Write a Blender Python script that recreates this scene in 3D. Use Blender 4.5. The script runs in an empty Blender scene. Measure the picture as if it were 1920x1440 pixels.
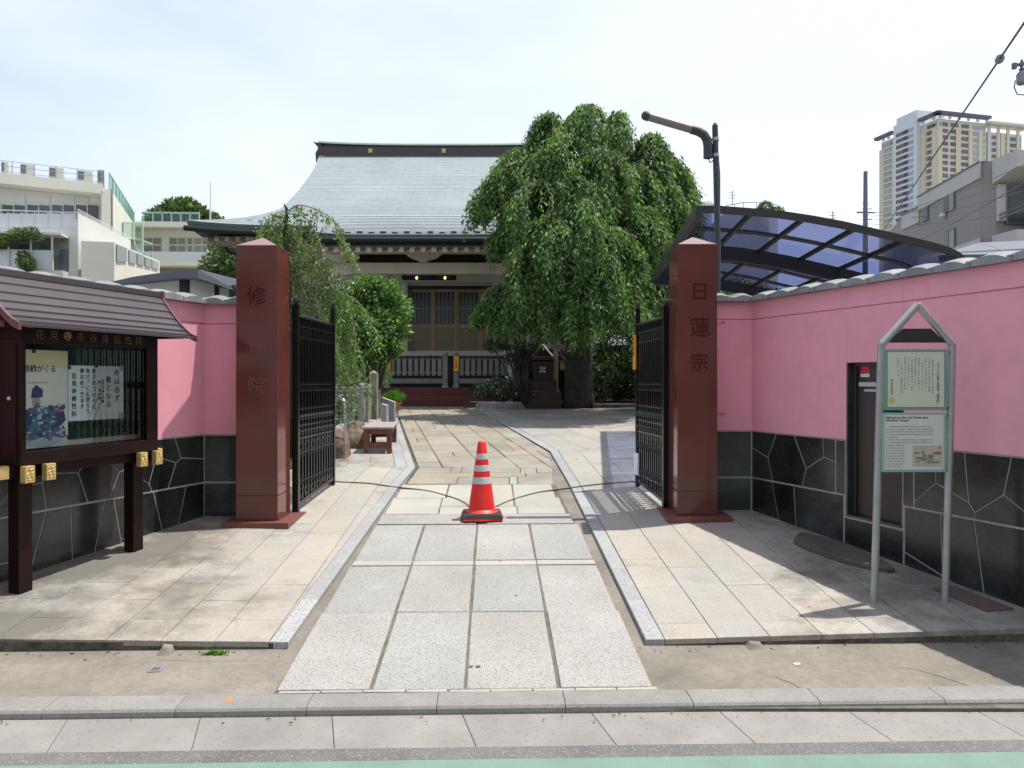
import bpy, bmesh, math, random
import numpy as np
from mathutils import Matrix, Vector, noise as mnoise

R = math.radians
sc = bpy.context.scene
COL = sc.collection
rnd = random.Random(7)
nrng = np.random.default_rng(7)

# ------------------------------------------------------------------ camera
CAMZ = 1.60
F_PX = 1400.0
cam_d = bpy.data.cameras.new('camera')
cam = bpy.data.objects.new('camera', cam_d)
COL.objects.link(cam)
cam.location = (0, 0, CAMZ)
cam.rotation_euler = (R(90 - 0.2455), 0, 0)
cam_d.sensor_width = 36.0
cam_d.lens = F_PX / 1920 * 36
cam_d.clip_start = 0.05
cam_d.clip_end = 3000
sc.camera = cam
sc.render.resolution_x = 1024
sc.render.resolution_y = 768

# ------------------------------------------------------------------ sky and sun
SUN_EL = 70.0
sd = Vector((0.947, 0.320, 0)).normalized()
SUNV = Vector((sd.x * math.cos(R(SUN_EL)), sd.y * math.cos(R(SUN_EL)), math.sin(R(SUN_EL))))
w = bpy.data.worlds.new('World')
sc.world = w
w.use_nodes = True
wn, wl = w.node_tree.nodes, w.node_tree.links
wn.clear()
w_out = wn.new('ShaderNodeOutputWorld')
w_bg = wn.new('ShaderNodeBackground')
w_sky = wn.new('ShaderNodeTexSky')
w_sky.sky_type = 'NISHITA'
w_sky.sun_disc = False
w_sky.sun_elevation = R(SUN_EL)
w_sky.sun_rotation = math.atan2(sd.x, sd.y)
w_sky.air_density = 1.0
w_sky.dust_density = 1.6
w_sky.ozone_density = 1.0
w_tc = wn.new('ShaderNodeTexCoord')
w_map = wn.new('ShaderNodeMapping')
w_map.inputs['Scale'].default_value = (1.0, 1.0, 2.6)
w_map.inputs['Rotation'].default_value = (0, R(14), 0)
w_n = wn.new('ShaderNodeTexNoise')
w_n.inputs['Scale'].default_value = 1.7
w_n.inputs['Detail'].default_value = 7
w_n.inputs['Roughness'].default_value = 0.55
w_r = wn.new('ShaderNodeValToRGB')
w_r.color_ramp.elements[0].position = 0.30
w_r.color_ramp.elements[0].color = (0.50, 0.50, 0.50, 1)
w_r.color_ramp.elements[1].position = 0.68
w_r.color_ramp.elements[1].color = (0.97, 0.97, 0.97, 1)
w_sep = wn.new('ShaderNodeSeparateXYZ')
w_ma = wn.new('ShaderNodeMath'); w_ma.operation = 'MULTIPLY_ADD'
w_ma.inputs[1].default_value = 0.34
w_ma.inputs[2].default_value = 0.03
w_add = wn.new('ShaderNodeMath'); w_add.operation = 'ADD'
w_mix = wn.new('ShaderNodeMixRGB')
w_mix.inputs['Color2'].default_value = (7.6, 8.1, 8.9, 1)
wl.new(w_tc.outputs['Generated'], w_map.inputs['Vector'])
wl.new(w_map.outputs['Vector'], w_n.inputs['Vector'])
wl.new(w_tc.outputs['Generated'], w_sep.inputs[0])
wl.new(w_sep.outputs['X'], w_ma.inputs[0])
wl.new(w_n.outputs['Fac'], w_add.inputs[0])
wl.new(w_ma.outputs[0], w_add.inputs[1])
wl.new(w_add.outputs[0], w_r.inputs['Fac'])
wl.new(w_r.outputs['Color'], w_mix.inputs['Fac'])
w_hz = wn.new('ShaderNodeMixRGB'); w_hz.blend_type = 'MULTIPLY'; w_hz.inputs[0].default_value = 1.0
w_hz.inputs['Color2'].default_value = (1.62, 1.66, 1.85, 1)
wl.new(w_sky.outputs['Color'], w_hz.inputs['Color1'])
wl.new(w_hz.outputs['Color'], w_mix.inputs['Color1'])
wl.new(w_mix.outputs['Color'], w_bg.inputs['Color'])
w_bg.inputs['Strength'].default_value = 0.10
wl.new(w_bg.outputs['Background'], w_out.inputs['Surface'])

sun_d = bpy.data.lights.new('sun', 'SUN')
sun_d.energy = 4.4
sun_d.angle = R(0.53)
sun_d.color = (1.0, 0.955, 0.88)
sun = bpy.data.objects.new('sun', sun_d)
COL.objects.link(sun)
sun.rotation_euler = SUNV.to_track_quat('Z', 'Y').to_euler()

sc.view_settings.view_transform = 'Standard'
sc.view_settings.look = 'None'
sc.view_settings.gamma = 1
sc.view_settings.exposure = 0.40
try:
    sc.view_settings.use_curve_mapping = False
except Exception:
    pass
sc.render.engine = 'CYCLES'
sc.cycles.max_bounces = 7
sc.cycles.transparent_max_bounces = 12
sc.cycles.use_denoising = True


# ------------------------------------------------------------------ helpers
def P(px, py, Y):
    """world point seen at pixel (px,py) of the 1920x1440 photograph at distance Y"""
    return Vector(((px - 960) / F_PX * Y, Y, CAMZ + (714 - py) / F_PX * Y))


def frame(o, xd):
    x = Vector((xd[0], xd[1], 0)).normalized()
    z = Vector((0, 0, 1))
    y = z.cross(x)
    M = Matrix.Identity(4)
    for i in range(3):
        M[i][0], M[i][1], M[i][2] = x[i], y[i], z[i]
    M[0][3], M[1][3], M[2][3] = o[0], o[1], (o[2] if len(o) > 2 else 0)
    return M


def ptag(o, label=None, cat=None, group=None, kind=None):
    if label: o['label'] = label
    if cat: o['category'] = cat
    if group: o['group'] = group
    if kind: o['kind'] = kind
    return o


def thing(name, label, cat, loc=(0, 0, 0), group=None):
    o = bpy.data.objects.new(name, None)
    o.empty_display_size = 0.1
    COL.objects.link(o)
    o.location = loc
    return ptag(o, label, cat, group)


def wloc(o):
    v = Vector((0, 0, 0))
    while o is not None:
        v += Vector(o.location)
        o = o.parent
    return v


def inset(poly, d):
    """shrink a convex CCW polygon by d"""
    n = len(poly)
    out = []
    for i in range(n):
        p0, p1, p2 = poly[i - 1], poly[i], poly[(i + 1) % n]
        e1 = (p1[0] - p0[0], p1[1] - p0[1]); e2 = (p2[0] - p1[0], p2[1] - p1[1])
        l1 = math.hypot(*e1) or 1e-9; l2 = math.hypot(*e2) or 1e-9
        n1 = (-e1[1] / l1, e1[0] / l1); n2 = (-e2[1] / l2, e2[0] / l2)
        den = 1 + n1[0] * n2[0] + n1[1] * n2[1]
        den = max(den, 0.35)
        out.append((p1[0] + d * (n1[0] + n2[0]) / den, p1[1] + d * (n1[1] + n2[1]) / den))
    return out


def area(poly):
    return 0.5 * sum(poly[i - 1][0] * poly[i][1] - poly[i][0] * poly[i - 1][1] for i in range(len(poly)))


def clip_half(poly, a, b):
    """keep the part of poly left of the directed line a->b"""
    out = []
    f = lambda p: (b[0] - a[0]) * (p[1] - a[1]) - (b[1] - a[1]) * (p[0] - a[0])
    for i in range(len(poly)):
        p, q = poly[i - 1], poly[i]
        fp, fq = f(p), f(q)
        if (fp >= 0) != (fq >= 0):
            t = fp / (fp - fq)
            out.append((p[0] + t * (q[0] - p[0]), p[1] + t * (q[1] - p[1])))
        if fq >= 0:
            out.append(q)
    # drop duplicates
    res = []
    for p in out:
        if not res or math.hypot(p[0] - res[-1][0], p[1] - res[-1][1]) > 1e-4:
            res.append(p)
    if len(res) > 1 and math.hypot(res[0][0] - res[-1][0], res[0][1] - res[-1][1]) < 1e-4:
        res.pop()
    return res


def clip_poly(poly, region):
    for i in range(len(region)):
        poly = clip_half(poly, region[i - 1], region[i])
        if len(poly) < 3:
            return []
    return poly


class MB:
    def __init__(self, M=None):
        self.v, self.f, self.m, self.M, self.mi = [], [], [], M, 0

    def add(self, vs, fs):
        b = len(self.v)
        if self.M is not None:
            vs = [self.M @ Vector(p) for p in vs]
        self.v += [tuple(p) for p in vs]
        for f in fs:
            self.f.append([b + i for i in f]); self.m.append(self.mi)
        return self

    def box(self, x0, x1, y0, y1, z0, z1):
        if x0 > x1: x0, x1 = x1, x0
        if y0 > y1: y0, y1 = y1, y0
        if z0 > z1: z0, z1 = z1, z0
        return self.add([(x0, y0, z0), (x1, y0, z0), (x1, y1, z0), (x0, y1, z0), (x0, y0, z1), (x1, y0, z1), (x1, y1, z1), (x0, y1, z1)],
                        [(0, 3, 2, 1), (4, 5, 6, 7), (0, 1, 5, 4), (1, 2, 6, 5), (2, 3, 7, 6), (3, 0, 4, 7)])

    def hexa(self, lo, hi):
        """8 corners: lower ring and upper ring, CCW seen from above"""
        n = len(lo)
        fs = [tuple(range(n - 1, -1, -1)), tuple(range(n, 2 * n))]
        fs += [(i, (i + 1) % n, n + (i + 1) % n, n + i) for i in range(n)]
        return self.add(list(lo) + list(hi), fs)

    def prism_y(self, poly, y0, y1):
        """poly = list of (x,z) CCW as seen from -y; extruded from y0 to y1"""
        n = len(poly)
        lo = [(p[0], y0, p[1]) for p in poly]; hi = [(p[0], y1, p[1]) for p in poly]
        fs = [tuple(range(n)), tuple(range(2 * n - 1, n - 1, -1))]
        fs += [(i, n + i, n + (i + 1) % n, (i + 1) % n) for i in range(n)]
        return self.add(lo + hi, fs)

    def prism_x(self, poly, x0, x1):
        """poly = list of (y,z)"""
        n = len(poly)
        lo = [(x0, p[0], p[1]) for p in poly]; hi = [(x1, p[0], p[1]) for p in poly]
        fs = [tuple(range(n - 1, -1, -1)), tuple(range(n, 2 * n))]
        fs += [(i, (i + 1) % n, n + (i + 1) % n, n + i) for i in range(n)]
        return self.add(lo + hi, fs)

    def slab(self, poly, zf, th, ch=0.003):
        """paving piece: convex CCW (x,y) polygon, top follows zf, chamfered edge"""
        n = len(poly)
        ip = inset(poly, ch)
        a = [(p[0], p[1], zf(*p) - th) for p in poly]
        b = [(p[0], p[1], zf(*p) - ch) for p in poly]
        c = [(p[0], p[1], zf(*p)) for p in ip]
        fs = [tuple(range(2 * n, 3 * n))]
        fs += [(i, (i + 1) % n, n + (i + 1) % n, n + i) for i in range(n)]
        fs += [(n + i, n + (i + 1) % n, 2 * n + (i + 1) % n, 2 * n + i) for i in range(n)]
        return self.add(a + b + c, fs)

    def panel(self, poly, y0, th, ch=0.003):
        """wall stone: (x,z) polygon CCW from -y side; front face at y0, back y0+th"""
        n = len(poly)
        ip = inset(poly, ch)
        a = [(p[0], y0 + th, p[1]) for p in poly]
        b = [(p[0], y0 + ch, p[1]) for p in poly]
        c = [(p[0], y0, p[1]) for p in ip]
        fs = [tuple(range(2 * n, 3 * n))]
        fs += [(i, (i + 1) % n, n + (i + 1) % n, n + i) for i in range(n)]
        fs += [(n + i, n + (i + 1) % n, 2 * n + (i + 1) % n, 2 * n + i) for i in range(n)]
        return self.add(a + b + c, fs)

    def tube(self, pts, r, n=8, cap=True):
        pts = [Vector(p) for p in pts]
        rs = r if isinstance(r, (list, tuple)) else [r] * len(pts)
        vs, fs = [], []
        prev = None
        for i, p in enumerate(pts):
            d = (pts[min(i + 1, len(pts) - 1)] - pts[max(i - 1, 0)])
            d = d.normalized() if d.length > 1e-9 else Vector((0, 0, 1))
            if prev is None:
                ref = Vector((0, 0, 1)) if abs(d.z) < 0.9 else Vector((1, 0, 0))
                u = d.cross(ref).normalized()
            else:
                u = (prev - d * prev.dot(d))
                u = u.normalized() if u.length > 1e-6 else d.orthogonal().normalized()
            prev = u
            vv = d.cross(u)
            for k in range(n):
                a = 2 * math.pi * k / n
                vs.append(p + (u * math.cos(a) + vv * math.sin(a)) * rs[i])
        for i in range(len(pts) - 1):
            for k in range(n):
                a = i * n + k; b = i * n + (k + 1) % n
                fs.append((a, b, b + n, a + n))
        if cap:
            fs.append(tuple(range(n - 1, -1, -1)))
            fs.append(tuple(range((len(pts) - 1) * n, len(pts) * n)))
        return self.add(vs, fs)

    def lathe(self, c, prof, n=16):
        vs, fs = [], []
        for (r, z) in prof:
            for k in range(n):
                a = 2 * math.pi * k / n
                vs.append((c[0] + r * math.cos(a), c[1] + r * math.sin(a), c[2] + z))
        for i in range(len(prof) - 1):
            for k in range(n):
                a = i * n + k; b = i * n + (k + 1) % n
                fs.append((a, b, b + n, a + n))
        fs.append(tuple(range(n - 1, -1, -1)))
        fs.append(tuple(range((len(prof) - 1) * n, len(prof) * n)))
        return self.add(vs, fs)

    def grid(self, pts, flip=False):
        """pts[i][j] -> quads"""
        ni, nj = len(pts), len(pts[0])
        vs = [p for row in pts for p in row]
        fs = []
        for i in range(ni - 1):
            for j in range(nj - 1):
                q = (i * nj + j, i * nj + j + 1, (i + 1) * nj + j + 1, (i + 1) * nj + j)
                fs.append(q[::-1] if flip else q)
        return self.add(vs, fs)

    def build(self, name, mats, parent=None, loc=None, smooth=False, bevel=0, kind=None, seg=2, auto=None):
        me = bpy.data.meshes.new(name)
        o = bpy.data.objects.new(name, me)
        COL.objects.link(o)
        if parent is not None:
            o.parent = parent
            off = wloc(parent)
        else:
            off = Vector(loc) if loc is not None else Vector((0, 0, 0))
            o.location = off
        me.from_pydata([(p[0] - off.x, p[1] - off.y, p[2] - off.z) for p in self.v], [], self.f)
        if not isinstance(mats, (list, tuple)): mats = [mats]
        for m in mats: me.materials.append(m)
        if len(mats) > 1: me.polygons.foreach_set('material_index', self.m)
        if smooth: me.polygons.foreach_set('use_smooth', [True] * len(me.polygons))
        me.update()
        if auto is not None:
            me.polygons.foreach_set('use_smooth', [True] * len(me.polygons))
            try: me.set_sharp_from_angle(angle=R(auto))
            except Exception: pass
        if bevel:
            b = o.modifiers.new('bevel', 'BEVEL'); b.width = bevel; b.segments = seg; b.limit_method = 'ANGLE'; b.angle_limit = R(40)
        if kind: o['kind'] = kind
        return o


def copy_tree(o, parent=None):
    c = o.copy()
    COL.objects.link(c)
    c.parent = parent
    for ch in list(o.children): copy_tree(ch, c)
    return c


def tidy(o):
    """recalculate normals outward"""
    bm = bmesh.new(); bm.from_mesh(o.data)
    bmesh.ops.recalc_face_normals(bm, faces=bm.faces)
    bm.to_mesh(o.data); bm.free()
    return o


def text(name, s, M, size, mat, parent, ext=0.001, align='LEFT', space=1.0, line=1.0, bold=0.0, sx=1.0):
    """flat or raised lettering; M maps (x right, y away, z up)"""
    cu = bpy.data.curves.new(name, 'FONT')
    cu.body = s; cu.size = size; cu.extrude = ext; cu.align_x = align; cu.align_y = 'TOP'
    cu.space_character = space; cu.space_line = line; cu.offset = bold; cu.resolution_u = 2
    tmp = bpy.data.objects.new(name, cu)
    COL.objects.link(tmp)
    dg = bpy.context.evaluated_depsgraph_get()
    me = bpy.data.meshes.new_from_object(tmp.evaluated_get(dg))
    bpy.data.objects.remove(tmp)
    off = wloc(parent) if parent is not None else Vector((0, 0, 0))
    for v in me.vertices:
        c = v.co
        v.co = (M @ Vector((c.x * sx, -c.z, c.y))) - off
    me.materials.clear(); me.materials.append(mat)
    o = bpy.data.objects.new(name, me)
    COL.objects.link(o)
    o.parent = parent
    return o


# ------------------------------------------------------------------ materials
MATS = {}


def mk(name, col, rough=0.6, var=None, var2=None, speck=None, bump=None, metal=0.0, spec=0.5, rand=0.0, hue=0.0, coat=0.0, emis=None, emis_s=1.0, stain=None, randcol=None):
    """procedural material.  var=(scale,dark,light) multiplies the colour with world-space noise; speck=(scale,amount,colour,size)
    mixes fine grains in; stain=(scale,colour,amount,threshold); rand = brightness jitter per object"""
    m = bpy.data.materials.new(name)
    m.use_nodes = True
    nt = m.node_tree; N, L = nt.nodes, nt.links
    b = N['Principled BSDF']
    b.inputs['Roughness'].default_value = rough
    b.inputs['Metallic'].default_value = metal
    b.inputs['Specular IOR Level'].default_value = spec
    if coat: b.inputs['Coat Weight'].default_value = coat; b.inputs['Coat Roughness'].default_value = 0.05
    geo = N.new('ShaderNodeNewGeometry')
    rgb = N.new('ShaderNodeRGB'); rgb.outputs[0].default_value = (*col, 1)
    cur = rgb.outputs[0]
    if randcol:
        oi = N.new('ShaderNodeObjectInfo')
        cr = N.new('ShaderNodeValToRGB'); cr.color_ramp.interpolation = 'CONSTANT'
        els = cr.color_ramp.elements
        n = len(randcol)
        els[0].position = 0; els[0].color = (*randcol[0], 1)
        els[1].position = 1.0 / n; els[1].color = (*randcol[1], 1)
        for i in range(2, n):
            e = els.new(i / n); e.color = (*randcol[i], 1)
        L.new(oi.outputs['Random'], cr.inputs[0]); cur = cr.outputs[0]

    def noise(scale, detail=4, rough_=0.6):
        n = N.new('ShaderNodeTexNoise'); n.inputs['Scale'].default_value = scale
        n.inputs['Detail'].default_value = detail; n.inputs['Roughness'].default_value = rough_
        L.new(geo.outputs['Position'], n.inputs['Vector'])
        return n.outputs['Fac']

    def maprange(src, a, bb, c, d):
        mr = N.new('ShaderNodeMapRange'); mr.inputs[1].default_value = a; mr.inputs[2].default_value = bb
        mr.inputs[3].default_value = c; mr.inputs[4].default_value = d
        L.new(src, mr.inputs[0]); return mr.outputs[0]

    def mul(cur, val):
        mx = N.new('ShaderNodeMixRGB'); mx.blend_type = 'MULTIPLY'; mx.inputs[0].default_value = 1
        L.new(cur, mx.inputs[1]); L.new(val, mx.inputs[2]); return mx.outputs[0]
    for v in (var, var2):
        if v: cur = mul(cur, maprange(noise(v[0]), 0.3, 0.7, v[1], v[2]))
    if rand:
        oi = N.new('ShaderNodeObjectInfo')
        cur = mul(cur, maprange(oi.outputs['Random'], 0, 1, 1 - rand, 1 + rand))
    if stain:
        f = maprange(noise(stain[0], 8, 0.7), stain[3], stain[3] + 0.16, 0, stain[2])
        mx = N.new('ShaderNodeMixRGB'); L.new(f, mx.inputs[0]); L.new(cur, mx.inputs[1]); mx.inputs[2].default_value = (*stain[1], 1)
        cur = mx.outputs[0]
    if speck:
        vo = N.new('ShaderNodeTexVoronoi'); vo.inputs['Scale'].default_value = speck[0]
        L.new(geo.outputs['Position'], vo.inputs['Vector'])
        s2 = N.new('ShaderNodeSeparateColor'); L.new(vo.outputs['Color'], s2.inputs[0])
        f = maprange(s2.outputs[0], speck[3], speck[3] + 0.02, 0, speck[1])
        mx = N.new('ShaderNodeMixRGB'); L.new(f, mx.inputs[0]); L.new(cur, mx.inputs[1]); mx.inputs[2].default_value = (*speck[2], 1)
        cur = mx.outputs[0]
    L.new(cur, b.inputs['Base Color'])
    if bump:
        bs = bump if isinstance(bump[0], (list, tuple)) else [bump]
        last = None
        for (s, st, dist) in bs:
            bn = N.new('ShaderNodeBump'); bn.inputs['Strength'].default_value = st; bn.inputs['Distance'].default_value = dist
            L.new(noise(s, 5), bn.inputs['Height'])
            if last: L.new(last, bn.inputs['Normal'])
            last = bn.outputs[0]
        L.new(last, b.inputs['Normal'])
    if emis:
        b.inputs['Emission Color'].default_value = (*emis, 1); b.inputs['Emission Strength'].default_value = emis_s
    MATS[name] = m
    return m


def leafmat(name, cols, rough=0.45, trans=0.35, spec=0.5):
    m = bpy.data.materials.new(name); m.use_nodes = True
    N, L = m.node_tree.nodes, m.node_tree.links
    b = N['Principled BSDF']; out = N['Material Output']
    g = N.new('ShaderNodeNewGeometry')
    cr = N.new('ShaderNodeValToRGB')
    els = cr.color_ramp.elements
    n = len(cols)
    els[0].position = 0; els[0].color = (*cols[0], 1)
    els[1].position = 1; els[1].color = (*cols[-1], 1)
    for i in range(1, n - 1):
        e = els.new(i / (n - 1)); e.color = (*cols[i], 1)
    L.new(g.outputs['Random Per Island'], cr.inputs[0])
    ns = N.new('ShaderNodeTexNoise'); ns.inputs['Scale'].default_value = 1.6
    L.new(g.outputs['Position'], ns.inputs['Vector'])
    mr = N.new('ShaderNodeMapRange'); mr.inputs[1].default_value = .35; mr.inputs[2].default_value = .65; mr.inputs[3].default_value = .75; mr.inputs[4].default_value = 1.25
    L.new(ns.outputs['Fac'], mr.inputs[0])
    mx = N.new('ShaderNodeMixRGB'); mx.blend_type = 'MULTIPLY'; mx.inputs[0].default_value = 1
    L.new(cr.outputs[0], mx.inputs[1]); L.new(mr.outputs[0], mx.inputs[2])
    L.new(mx.outputs[0], b.inputs['Base Color'])
    b.inputs['Roughness'].default_value = rough
    b.inputs['Specular IOR Level'].default_value = spec
    t = N.new('ShaderNodeBsdfTranslucent')
    m2 = N.new('ShaderNodeMixRGB'); m2.blend_type = 'MULTIPLY'; m2.inputs[0].default_value = 1
    m2.inputs[2].default_value = (1.5, 1.7, 0.6, 1)
    L.new(mx.outputs[0], m2.inputs[1]); L.new(m2.outputs[0], t.inputs['Color'])
    ms = N.new('ShaderNodeMixShader'); ms.inputs[0].default_value = trans
    L.new(b.outputs[0], ms.inputs[1]); L.new(t.outputs[0], ms.inputs[2]); L.new(ms.outputs[0], out.inputs['Surface'])
    return m


def glassmat(name, col, refl=0.08, rough=0.02, tint=(1, 1, 1)):
    m = bpy.data.materials.new(name); m.use_nodes = True
    N, L = m.node_tree.nodes, m.node_tree.links
    N.remove(N['Principled BSDF']); out = N['Material Output']
    t = N.new('ShaderNodeBsdfTransparent'); t.inputs[0].default_value = (*tint, 1)
    g = N.new('ShaderNodeBsdfGlossy'); g.inputs['Roughness'].default_value = rough; g.inputs['Color'].default_value = (*col, 1)
    f = N.new('ShaderNodeFresnel'); f.inputs[0].default_value = 1.45
    mm = N.new('ShaderNodeMath'); mm.operation = 'ADD'; mm.inputs[1].default_value = refl - 0.04
    L.new(f.outputs[0], mm.inputs[0])
    ms = N.new('ShaderNodeMixShader')
    mm2 = N.new('ShaderNodeMath'); mm2.operation = 'MULTIPLY'; mm2.inputs[1].default_value = .55; L.new(mm.outputs[0], mm2.inputs[0]); L.new(mm2.outputs[0], ms.inputs[0]); L.new(t.outputs[0], ms.inputs[1]); L.new(g.outputs[0], ms.inputs[2]); L.new(ms.outputs[0], out.inputs['Surface'])
    return m


m_asphalt = mk('asphalt', (0.13, 0.125, 0.12), 0.85, var=(3, .8, 1.15), speck=(200, .55, (.34, .33, .32), .90), bump=(160, .8, .004))
m_green = mk('green_road_paint', (0.150, 0.235, 0.190), 0.8, var=(4, .86, 1.08), speck=(260, .35, (.09, .16, .12), .9), bump=(160, .5, .003))
m_kerb = mk('kerb_concrete', (0.235, 0.228, 0.212), 0.85, var=(5, .82, 1.1), var2=(60, .9, 1.08), speck=(150, .6, (.13, .125, .12), .93), bump=(120, .5, .002), rand=.05)
m_gutter = mk('gutter_concrete', (0.235, 0.222, 0.205), 0.85, var=(4, .84, 1.1), speck=(110, .6, (.15, .145, .14), .94), bump=(90, .5, .002), rand=.06,
              stain=(1.8, (.17, .15, .12), .55, .56))
m_apron = mk('apron_concrete', (0.21, 0.190, 0.155), 0.9, var=(1.7, .62, 1.2), var2=(26, .86, 1.12), speck=(120, .45, (.15, .13, .10), .88), bump=(50, .7, .004),
             stain=(2.6, (.13, .115, .085), .6, .55))
m_mortar = mk('mortar', (0.135, 0.125, 0.100), 0.95, var=(9, .6, 1.2), bump=(60, .8, .004))
def add_grime(m, x0, k, col):
    nt = m.node_tree; N, L = nt.nodes, nt.links
    b = N['Principled BSDF']; src = b.inputs['Base Color'].links[0].from_socket
    g = N.new('ShaderNodeNewGeometry'); sp = N.new('ShaderNodeSeparateXYZ'); L.new(g.outputs['Position'], sp.inputs[0])
    ab = N.new('ShaderNodeMath'); ab.operation = 'ABSOLUTE'; L.new(sp.outputs['X'], ab.inputs[0])
    ma = N.new('ShaderNodeMath'); ma.operation = 'MULTIPLY_ADD'; ma.inputs[1].default_value = k; ma.inputs[2].default_value = -k * x0; L.new(ab.outputs[0], ma.inputs[0])
    cl = N.new('ShaderNodeClamp'); cl.inputs[1].default_value = -.12; cl.inputs[2].default_value = .20; L.new(ma.outputs[0], cl.inputs[0])
    n1 = N.new('ShaderNodeTexNoise'); n1.inputs['Scale'].default_value = 1.5; n1.inputs['Detail'].default_value = 9; n1.inputs['Roughness'].default_value = .72; L.new(g.outputs['Position'], n1.inputs['Vector'])
    ad = N.new('ShaderNodeMath'); L.new(n1.outputs['Fac'], ad.inputs[0]); L.new(cl.outputs[0], ad.inputs[1])
    mr = N.new('ShaderNodeMapRange'); mr.inputs[1].default_value = .53; mr.inputs[2].default_value = .72; mr.inputs[3].default_value = 0; mr.inputs[4].default_value = .70; L.new(ad.outputs[0], mr.inputs[0])
    mx = N.new('ShaderNodeMixRGB'); L.new(mr.outputs[0], mx.inputs[0]); L.new(src, mx.inputs[1]); mx.inputs[2].default_value = (*col, 1); L.new(mx.outputs[0], b.inputs['Base Color'])


m_bed = mk('bedding', (0.12, 0.11, 0.10), 0.95, var=(6, .7, 1.2))
m_slab = mk('granite_slab', (0.46, 0.45, 0.43), 0.75, var=(1.6, .84, 1.08), var2=(300, .78, 1.1), speck=(190, .8, (.15, .15, .15), .80), bump=(150, 1.0, .004), rand=.05,
            randcol=[(.352, .346, .326), (.360, .346, .314), (.345, .340, .324), (.355, .344, .318)], stain=(1.5, (.33, .29, .21), .3, .55))
m_slabpale = mk('pale_slab', (0.365, 0.350, 0.305), 0.8, var=(2, .86, 1.07), var2=(200, .85, 1.08), bump=(150, .5, .002), rand=.06)
m_tile = mk('granite_tile', (0.52, 0.49, 0.43), 0.55, var=(1.1, .86, 1.06), speck=(230, .6, (.15, .14, .125), .84), bump=(140, .25, .001), rand=.05,
            randcol=[(.375, .352, .312), (.385, .356, .307), (.36, .345, .315), (.378, .348, .298)], stain=(1.3, (.17, .155, .125), .75, .535))
add_grime(m_tile, 1.75, .20, (.075, .070, .060))
m_tileg = mk('granite_edging', (0.335, 0.338, 0.335), 0.55, var=(1.4, .88, 1.06), speck=(140, .7, (.14, .145, .15), .80), bump=(140, .25, .001), rand=.10)
m_pathmortar = mk('path_mortar', (0.19, 0.165, 0.12), 0.95, var=(9, .6, 1.2), bump=(60, .8, .004))
m_path = mk('path_stone', (0.42, 0.36, 0.26), 0.85, var=(2.2, .75, 1.15), var2=(70, .85, 1.12), speck=(120, .45, (.22, .18, .13), .85), bump=[(20, .7, .012), (140, .5, .003)], rand=.08,
            randcol=[(.265, .238, .19), (.28, .255, .21), (.25, .232, .195), (.285, .24, .175), (.27, .247, .205)], stain=(2.2, (.22, .18, .12), .5, .57))
m_pathgreen = mk('green_stone', (0.27, 0.33, 0.28), 0.8, var=(5, .8, 1.1), bump=(60, .6, .005))
m_riser = mk('mossy_riser', (0.13, 0.115, 0.09), 0.95, var=(5, .35, 1.5), var2=(30, .6, 1.3), bump=(25, 1, .02), stain=(5, (.035, .05, .018), .8, .52))
m_soil = mk('soil', (0.09, 0.07, 0.05), 0.95, var=(5, .6, 1.3), bump=(30, 1, .02))
m_field = mk('far_ground', (0.16, 0.15, 0.13), 0.95, var=(.3, .7, 1.2))
m_pink = mk('pink_stucco', (0.80, 0.345, 0.425), 0.9, var=(1.2, .93, 1.04), var2=(9, .96, 1.03), bump=(170, .5, .002), stain=(3.0, (.55, .22, .27), .35, .62))
m_black = mk('black_stone', (0.022, 0.026, 0.025), 0.17, var=(2.5, .45, 1.9), var2=(40, .8, 1.2), bump=(6, .12, .01), rand=.35, spec=.55, stain=(7, (.05, .058, .055), .5, .58))
m_grout = mk('wall_grout', (0.36, 0.36, 0.34), 0.9, var=(12, .75, 1.1))
m_red = mk('red_granite', (0.135, 0.036, 0.030), 0.09, var=(1.2, .8, 1.2), speck=(330, .55, (.07, .02, .018), .72), spec=.5)
m_redlight = mk('red_granite_matt', (0.165, 0.058, 0.047), 0.45, speck=(330, .5, (.14, .03, .03), .75), var=(3, .85, 1.1))
m_inscr = mk('engraving', (0.060, 0.016, 0.013), 0.8, spec=.1)
m_inscr2 = mk('worn_engraving', (0.15, 0.050, 0.043), 0.6)
m_iron = mk('black_iron', (0.006, 0.0065, 0.007), 0.22, spec=.45)
m_irondark = mk('dark_metal', (0.035, 0.032, 0.034), 0.4)
m_tilec = mk('kawara_tile', (0.21, 0.215, 0.21), 0.40, var=(6, .75, 1.15), var2=(50, .9, 1.1), rand=.1, spec=.6, bump=(40, .3, .003), stain=(9, (.12, .115, .10), .5, .6))
m_wood = mk('dark_brown_wood', (0.014, 0.005, 0.0045), 0.42, var=(6, .8, 1.2), spec=.2)
m_boardroof = mk('brown_sheet_metal', (0.068, 0.056, 0.060), 0.36, var=(3, .92, 1.06), metal=.25, rand=.04)
m_barge = mk('reddish_bargeboard', (0.13, 0.06, 0.055), 0.4)
m_gold = mk('gilded_brass', (0.60, 0.43, 0.17), 0.42, metal=.35, var=(40, .8, 1.1))
m_golddark = mk('gold_leaf_letters', (0.15, 0.105, 0.05), 0.5, metal=.3)
m_felt = mk('green_board', (0.035, 0.09, 0.07), 0.9, var=(20, .85, 1.1))
m_paper = mk('white_paper', (0.86, 0.88, 0.90), 0.7, var=(4, .96, 1.02))
m_posterpaper = mk('cream_poster', (0.85, 0.79, 0.72), 0.55, var=(3, .96, 1.02))
m_posteryellow = mk('pale_yellow_print', (0.80, 0.68, 0.42), 0.55)
m_ink = mk('black_ink', (0.02, 0.02, 0.025), 0.7)
m_tape = mk('orange_tape', (0.65, 0.36, 0.16), 0.6)
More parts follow.
